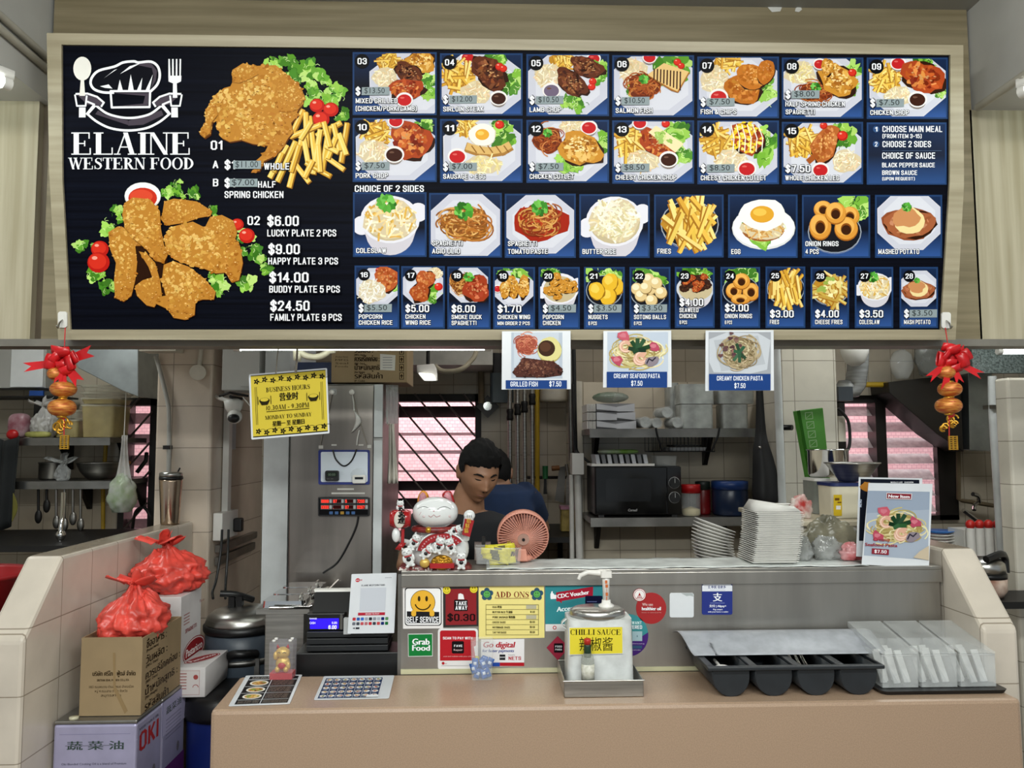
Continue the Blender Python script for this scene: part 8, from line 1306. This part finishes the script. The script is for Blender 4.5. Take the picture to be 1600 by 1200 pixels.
# red fan over the belly
b = MB(); a0 = arc(690, 905, 290, 240, 188, 325, 20); a1 = arc(690, 905, 185, 150, 188, 325, 20)
b.ext([cp_(x, y, -.062) for x, y in a0+a1[::-1]], (0, .012, 0)); f_ = part('fan', b, CR_, t); part('fan_edge', wires([cp_(x, y, -.064) for x, y in arc(690, 905, 292, 243, 188, 325, 24)], .003, 6), CW, f_)
random.seed(12); b = MB(); [b.ball(cp_(690+240*cos(R(q)), 905+197*sin(R(q)), -.0625), (.0035, .0015, .003), 8, 6) for q in range(195, 322, 9)]; part('dot_print', b, CP, f_)
def kitten(x, y, s, rot=0, d=-.07):
    c = cp_(x, y, d); A = Matrix.Translation(c) @ Matrix.Rotation(R(rot), 4, 'Y') @ Matrix.Scale(s*kr, 4); b = MB(); b.M = A
    b.ball((0, 0, -45), (48, 40, 60), 16, 12).ball((0, -8, 40), (56, 44, 44), 18, 12)
    for q in (-1, 1): b.hull([(q*20, -5, 70), (q*52, -5, 58), (q*42, -5, 100), (q*35, 10, 70)]); b.ball((q*45, -22, -20), (16, 16, 34), 10, 8); b.ball((q*28, -30, -92), (20, 24, 16), 10, 8)
    k = part('kitten', b, CW, t); n = MB(); n.M = A; n.tube([(44*cos(q*.5236), -4+36*sin(q*.5236), 2) for q in range(12)], 8, 6, close=True); part('collar', n, CR_, k); n = MB(); n.M = A; n.ball((0, -40, -28), (24, 10, 22), 10, 8); part('bib', n, CD, k)
    n = MB(); n.M = A; [n.tube([(q*22+10*cos(j*.6+.1), -49, 46+7*sin(j*.6+.1)) for j in range(6)], 2.5, 5) for q in (-1, 1)]; n.ball((0, -52, 34), (5, 3, 4), 6, 5); part('face_print', n, CD, k)
for a in ((385, 760, .95, 30), (310, 930, 1.15, -15, -.075), (530, 880, .95, 45), (665, 800, 1.0, 15), (790, 810, .95, -20), (850, 640, .8, 65, -.06), (915, 970, 1.0, 0, -.078)): kitten(*a)
gp = part('gold_pile', MB().ball(cp_(690, 1010, -.062), (125*kr, .02, 85*kr), 22, 14), GOLD, t); b = MB(); random.seed(3)
for i in range(12): c = cp_(600+180*random.random(), 945+50*random.random(), -.083); b.tube([c+V((.007*cos(q*.785), -.002*(i % 2), .0055*sin(q*.785))) for q in range(8)], .0018, 5, close=True)
part('coins', b, GOLD, gp); part('chest', rbox(cp_(695, 1030).x, YK-.072, 140*kr, .014, cp_(0, 1072).z, cp_(0, 1015).z, .008), CR_, t); part('gold_face', MB().ball(cp_(498, 1010, -.078), (58*kr, .012, 52*kr), 14, 10), GC, t)
# drum mallet on one side, waving arm on the other
dr = cp_(210, 515, -.045); m_ = part('mallet', MB().lathe([(0, -118*kr), (85*kr, -115*kr), (104*kr, -70*kr), (108*kr, 0), (104*kr, 70*kr), (85*kr, 115*kr), (0, 118*kr)], dr, 26, 'X'), CR_, t, 'red drum mallet'); part('face_plate', MB().ball(dr+V((0, -.0325, 0)), (62*kr, .004, 95*kr), 18, 12), M('cat_cream', '#d8d0c4', .3), m_)
a = Art(on(on_Y(dr.y-.0385), 600, 740, 1/7.5), .0003, 4); a.text('金運', 0, 0, 1, '#141010') if False else None; a.text('金', 165, 485, 75, '#141010', 245, bold=.12); a.text('運', 160, 580, 80, '#141010', 250, bold=.12); a.build('lettering_print', m_, label='dark characters')
part('mallet_handle', MB().tube([cp_(240, 630, -.05), cp_(235, 830, -.055)], .006, 8), CR_, m_); part('mallet_tassel', MB().hull([cp_(x, y, d) for x, y in ((205, 790), (280, 790), (150, 860), (215, 875)) for d in (-.06, -.045)]), CR_, m_)
part('holding_paw', MB().ball(cp_(163, 700, -.055), (48*kr, .014, 82*kr), 16, 12).tube([cp_(165, 720, -.05), cp_(230, 780, -.03), cp_(330, 830, -.0)], [.008, .010, .014], 10), CW, t); kitten(208, 370, .75, 0, -.045)
pw = cp_(1003, 480, -.03); ar = part('waving_arm', MB().tube([cp_(945, 760, -.01), cp_(975, 620, -.025), pw], [.017, .0165, .0175], 14).ball(pw, (66*kr, .0175, 62*kr), 18, 12), CW, t); part('arm_panel', MB().ext([cp_(x, y, -.049) for x, y in ((952, 512), (1060, 535), (1010, 725), (918, 695))], (0, .006, 0)), CR_, ar, 'red panel with gold characters')
a = Art(on(on_Y(YK-.0495), 600, 740, 1/7.5), .0004, 4); [a.text(s, 965-i*14, 575+i*58, 42, '#c09a3a', 1018-i*14, bold=.1) for i, s in enumerate('招财猫')]; a.build('lettering_print', ar); [part('claw_print', wires([pw+V((x, -.0185, .002)), pw+V((x, -.0178, -.006))], .0008, 5), CD, ar) for x in (-.007, 0, .007)]
# sachet box, card holder, pink fan
sy = 2.80; bx0_, bx1_ = P(744, 880, sy).x, P(813, 880, sy).x; sz1 = P(780, 857, sy).z; t = thing('sachet_box', 'clear lidless box of yellow sachets beside the beckoning cat', 'box', ((bx0_+bx1_)/2, sy+.05, SZ+.012)); z0 = SZ+.0125; bw = (bx1_-bx0_)/2; bxc = (bx0_+bx1_)/2
b = MB(); [b.add(rbox(bxc, sy+.045, bw, .042, z0, sz1, .012, 1.06).v, rbox(bxc, sy+.045, bw, .042, z0, sz1, .012, 1.06).f[:-1], True)]; part('box', b, CLEAR, t); part('rim', MB().tube([V((x, y, sz1)) for x, y in [(bxc+p[0]*1.06, sy+.045+p[1]*1.06) for p in rr(-bw, -.042, bw, .042, .012)]], .002, 6, close=True), CLEAR, t)
sp = sachet('seasoning_sachet', .024, .095, SY, 'yellow sachet piled in the clear box beside the beckoning cat', 'sachet', 'yellow sachets in the clear box', '#57501a'); random.seed(8)
for i in range(24):
    o = sp if i == 0 else dup(sp, (0, 0, 0)); o.location = (bx0_+.118+random.uniform(-.01, .02), sy+.018+(i % 3)*.022, z0+.006+(i//3)*.0075+.0); o.rotation_euler = (R(-90) if i % 3 else R(-35), R(-90)+random.uniform(-.22, .22), 0) if i % 3 else (R(-12), R(-90)+random.uniform(-.25, .25), 0)
t = thing('card_holder', 'clear card holder with a dark clip behind the box of yellow sachets', 'card holder', P(754, 880, 2.905)); part('holder', bx(P(741, 0, 2.9).x, P(765, 0, 2.9).x, 2.9, 2.93, SZ+.012, P(750, 848, 2.9).z), M('holder_tint', '#9a8a84', .2, alpha=.55), t); part('clip', bx(P(752, 0, 2.9).x, P(757, 0, 2.9).x, 2.895, 2.935, P(750, 852, 2.9).z, P(750, 840, 2.9).z), DARK, t)
FP = M('fan_pink', '#d3907c', .35, var=.03); fy_ = 2.9; fc = P(817, 837, fy_); k = fy_/1240; rf = 40*k; t = thing('desk_fan', 'small pink desk fan standing on the steel shelf behind the sachet box', 'fan', (fc.x, fy_, SZ)); tilt = Matrix.Translation(fc) @ Matrix.Rotation(R(12), 4, 'X')
def tm(): b = MB(); b.M = tilt; return b
b = tm(); b.lathe([(rf*.93, -.024), (rf*.99, -.022), (rf, -.012), (rf, .012), (rf*.96, .02), (rf*.93, .014), (rf*.93, -.02)], (0, 0, 0), 48, 'Y'); part('ring', b, FP, t); b = tm()
for i in range(52):
    a0 = 2*pi*i/52; b.tube([(r*rf*cos(a0+sw), -.024-.014*(1-r), r*rf*sin(a0+sw)) for r, sw in ((.2, 0), (.45, .1), (.7, .17), (.95, .2))], .0019, 4, cap=False)
part('front_grille', b, FP, t); b = tm()
for i in range(52): a0 = 2*pi*i/52; b.tube([(r*rf*cos(a0+sw), .018+.004*(1-r), r*rf*sin(a0+sw)) for r, sw in ((.25, 0), (.95, -.2))], .0019, 4, cap=False)
part('rear_grille', b, FP, t); b = tm(); b.lathe([(rf*.2, -.046), (rf*.23, -.04), (rf*.23, -.034), (0, -.034)], (0, 0, 0), 24, 'Y') if False else b.cyl((0, -.044, 0), (0, -.034, 0), rf*.22, 24); part('hub', b, M('fan_hub', '#b08a7c', .4), t); b = tm(); b.cyl((0, -.047, 0), (0, -.0435, 0), rf*.06, 14); part('hub_stud', b, DARK, t)
for i in range(5):
    b = tm(); a0 = 2*pi*i/5; b.sheet(lambda u, v: ((.18+.68*v)*rf*cos(a0+(u-.5)*1.0*(.6+v*.5)), -.002+.014*u, (.18+.68*v)*rf*sin(a0+(u-.5)*1.0*(.6+v*.5))), 6, 6, .0012); part('blade', b, M('fan_blade', '#a8766a', .45, var=.03), t)
b = tm(); b.cyl((0, .02, 0), (0, .05, 0), rf*.3, 20); part('motor', b, FP, t); part('stand', MB().tube([fc+V((-.0, -.01, -rf*.92)), V((fc.x, fy_, SZ+.022)), ], [.012, .016], 12).ball(V((fc.x, fy_-.0, SZ+.02)), (.036, .032, .016), 18, 10), FP, t); b = MB(); b.ext([P(x, y, fy_-.035) for x, y in ((810, 858), (822, 858), (825, 877), (808, 877))], (0, .012, 0)); part('latch', b, FP, t, bevel=.003)
# ---------------------------------------------------------------- the two workers
SKIN = M('skin', '#8a6349', .5, var=.06, sc=7); HAIR = M('hair_black', '#090808', .75, var=.3, sc=60, bump=.3, spec=.2)
def head_pt(d):
    x, y, z = d; jx = 1-.30*max(0, -z)**1.3-.1*max(0, z)**3; p = V((.077*x*jx, .098*y, .120*z))
    if y < 0: p.y *= 1-.10*max(0, z)-.12*max(0, -z)**2*(abs(x)); p.y += .012*max(0, -z-.5)*-1
    f = max(0, -y)
    g = lambda cx, cz, sx, sz, h: h*math.exp(-((p.x-cx)/sx)**2-((p.z-cz)/sz)**2)
    if f > .05:
        dy = g(0, -.012, .0105, .026, .014)+g(0, -.028, .013, .010, .014)+g(.012, -.031, .006, .006, .005)+g(-.012, -.031, .006, .006, .005)
        dy += g(0, .030, .05, .009, .005)-g(.033, .012, .017, .010, .010)-g(-.033, .012, .017, .010, .010)+g(.033, .010, .012, .006, .006)+g(-.033, .010, .012, .006, .006)
        dy += g(0, -.056, .024, .0055, .006)+g(0, -.068, .02, .006, .006)-g(0, -.0615, .026, .0022, .005)-g(0, -.08, .02, .006, .003)+g(0, -.098, .02, .014, .008)+g(.045, -.02, .018, .016, .004)+g(-.045, -.02, .018, .016, .004)
        p.y -= dy*min(1, f*2.2)
    return p
def sph(n, m): return [[V((sin(pi*i/m)*cos(2*pi*j/n), sin(pi*i/m)*sin(2*pi*j/n), cos(pi*i/m))) for j in range(n)] for i in range(m+1)]
def person(label, head, Hm, chest, shirt, torso_rx, pelvis_y, hands, shirt_name, hair_len=.017):
    """Hm: head matrix; chest: point between the shoulders; hands: two points"""
    t = thing('person', label, 'person', (chest.x, pelvis_y, 0)); b = MB(); rows = sph(96, 72); b.M = Hm
    vs = [head_pt(d) for r in rows for d in r]; fs = [(i*96+j, (i+1)*96+j, (i+1)*96+(j+1) % 96, i*96+(j+1) % 96) for i in range(72) for j in range(96)]; b.add(vs, fs, True)
    for s in (-1, 1): b.ball((s*.079, .012, -.004), (.011, .019, .033), 12, 10); b.ball((s*.083, .018, .006), (.009, .016, .02), 10, 8)
    hc = Hm @ V((0, .03, -.07)); b.M = None; cz = chest.z; b.tube([hc, hc*.5+V((chest.x, chest.y-.02, cz+.03))*.5, V((chest.x, chest.y, cz-.03))], [.058, .061, .08], 18)
    sh = [V((chest.x+s*(torso_rx-.035), chest.y, cz-.055)) for s in (-1, 1)]; pel = V((chest.x, pelvis_y, .95))
    tor = [(V((chest.x, chest.y, cz-.01)), .45), (V((chest.x, chest.y, cz-.045)), .9), (V((chest.x, chest.y-.005, cz-.14)), 1.0), (V((chest.x, (chest.y+pelvis_y)/2, cz-.3)), .88), (pel, .86), (pel-V((0, 0, .12)), .8)]
    def trunk(b, g=0.):
        n = 28; vs = []; L = tor
        for c, k in L: vs += [c+V(((torso_rx*k+g)*cos(2*pi*j/n), (.115*min(1, k*1.05)+g)*sin(2*pi*j/n), 0)) for j in range(n)]
        m = len(L); b.add(vs, [(i*n+j, (i+1)*n+j, (i+1)*n+(j+1) % n, i*n+(j+1) % n) for i in range(m-1) for j in range(n)]+[list(range(n)), list(range((m-1)*n, m*n))[::-1]], True)
    trunk(b); elb = []
    for i, s in enumerate((-1, 1)):
        hnd = V(hands[i]); mid = (sh[i]+hnd)/2+V((s*.10, .06, -.05)); elb.append(mid); b.tube([sh[i], sh[i]*.5+mid*.5, mid, mid*.45+hnd*.55, hnd], [.055, .05, .042, .036, .027], 14); d = (hnd-mid).normalized(); q = d.orthogonal().normalized()
        b.ball(hnd+d*.045, (.04, .045, .018), 14, 10)
        for f in range(4): o = V((-.027+.018*f, 0, 0)); b.tube([hnd+d*.07+o, hnd+d*(.105+.006*(f in (1, 2)))+o, hnd+d*(.13+.008*(f in (1, 2)))+o-V((0, 0, .018))], [.009, .0085, .007], 8)
        b.tube([hnd+d*.03+V((-s*.035, 0, 0)), hnd+d*.07+V((-s*.055, 0, -.008)), hnd+d*.095+V((-s*.052, 0, -.016))], [.011, .0095, .008], 8)
        b.tube([pel+V((s*.085, 0, -.05)), V((chest.x+s*.09, pelvis_y, .5)), V((chest.x+s*.095, pelvis_y+.02, .09))], [.092, .06, .04], 14); b.ball((chest.x+s*.095, pelvis_y-.05, .045), (.045, .12, .043), 14, 8)
    o = part('body', b, SKIN, t); m = o.modifiers.new('r', 'REMESH'); m.mode = 'VOXEL'; m.voxel_size = .0055; m.use_smooth_shade = True; m = o.modifiers.new('s', 'SMOOTH'); m.factor = .5; m.iterations = 2
    # clothes
    b = MB(); n = 28; trunk(b, .012)
    for i in (0, 1): b.tube([sh[i]+V(((-1, 1)[i]*-.02, 0, .0)), sh[i]*.75+elb[i]*.25+V(((-1, 1)[i]*.005, 0, 0)), sh[i]*.3+elb[i]*.7], [.07, .068, .064], 16)
    o = part('shirt', b, shirt, t, shirt_name); m = o.modifiers.new('r', 'REMESH'); m.mode = 'VOXEL'; m.voxel_size = .01; m.use_smooth_shade = True; m = o.modifiers.new('s', 'SMOOTH'); m.factor = .5; m.iterations = 4
    b = MB(); s_ = [pel+V((0, 0, .02))]; 
    for s in (-1, 1): b.tube([pel+V((s*.08, 0, .0)), V((chest.x+s*.09, pelvis_y, .5)), V((chest.x+s*.095, pelvis_y+.02, .1))], [.11, .078, .06], 16)
    part('trousers', b, M('trousers_dark', '#17181c', .8), t); [part('shoe', MB().ball((chest.x+s*.095, pelvis_y-.05, .05), (.052, .13, .049), 16, 10, .8), BLACK, t) for s in (-1, 1)]
    # hair: a cap over the skull, longer on top
    vs, keep, k_ = [], [], 0
    for r in rows:
        for d in r:
            p = head_pt(d); lim = .067+.012*noise.noise(V((p.x*70, 2, 0)))-.03*max(0, abs(d.x)-.45) if d.y < -.35 else (.03-.1*(d.y+.35) if d.y < .0 else -.005-.3*d.y if d.y < .2 else -.065); e = (p.z-lim)/.03; top = max(0, d.z)
            h = max(0, min(1, e+.4))*(.004+hair_len*top**.7)+(.007*noise.noise(V((p.x*90, p.y*40, p.z*60)))*top if e > .5 else 0); vs.append(Hm @ (p+d*(h+.0012) if e > -.4 else p*.96)); keep.append(e > -.45)
    b = MB(); b.add(vs, [f for f in fs if all(keep[i] for i in f)], True); part('hair', b, HAIR, t, 'short black hair')
    from mathutils.bvhtree import BVHTree
    tr = BVHTree.FromPolygons([head_pt(d) for r in rows for d in r], fs)
    def onf(x, z, lift=.001): q = tr.ray_cast(V((x, -.3, z)), V((0, 1, 0)))[0]; return Hm @ (V((x, q.y-lift, z)) if q else V((x, -.09, z)))
    LIP = M('lip', '#7a4a40', .45, var=.05); EYE_ = M('eye_dark', '#120d0c', .7, var=0, spec=.1)
    for s in (-1, 1):
        part('eyebrow', MB().tube([onf(s*x, z, -.0005) for x, z in ((.014, .024), (.026, .029), (.038, .029), (.049, .023))], [.003, .0042, .0036, .0016], 8), HAIR, t)
        part('eye', MB().tube([onf(s*x, z, -.0002) for x, z in ((.020, .0085), (.027, .0075), (.035, .007), (.043, .0085))], [.0012, .0024, .0026, .001], 8), EYE_, t); part('nostril', MB().ball(onf(s*.007, -.037, 0), .003, 8, 6), EYE_, t)
    part('lips', MB().tube([onf(x, -.0615+.001*abs(x)/.02, -.0004) for x in (-.024, -.014, -.005, 0, .005, .014, .024)], [.001, .003, .0036, .003, .0036, .003, .001], 8), LIP, t)
    return t
def headm(c, yaw, pitch, roll=0, s=1.): return Matrix.Translation(c) @ Matrix.Rotation(R(yaw), 4, 'Z') @ Matrix.Rotation(R(pitch), 4, 'X') @ Matrix.Rotation(R(roll), 4, 'Y') @ Matrix.Scale(s, 4)
YM1 = 3.2; c1 = P(748, 738, YM1)
person('person in a black shirt with short black hair looking down behind the steel shelf', c1, headm(c1, 20, 24, 3), V((P(727, 820, YM1).x, YM1+.085, P(724, 797, YM1).z)), M('shirt_black', '#0a0d12', .9, var=.1), .215, YM1+.2, [(P(690, 0, 3.05).x, 3.03, 1.08), (P(775, 0, 3.05).x, 3.03, 1.06)], 'black t-shirt')
YM2 = 4.0; c2 = P(773, 741, YM2)
person('person in a dark blue shirt bending over the rear bench with their back turned', c2, headm(c2, 190, 34), V((P(776, 760, YM2).x, YM2-.05, P(776, 752, YM2).z)), M('shirt_navy', '#14294a', .9, var=.1), .175, YM2-.14, [(P(750, 0, 4.3).x, 4.36, 1.08), (P(812, 0, 4.3).x, 4.36, 1.08)], 'dark blue t-shirt')
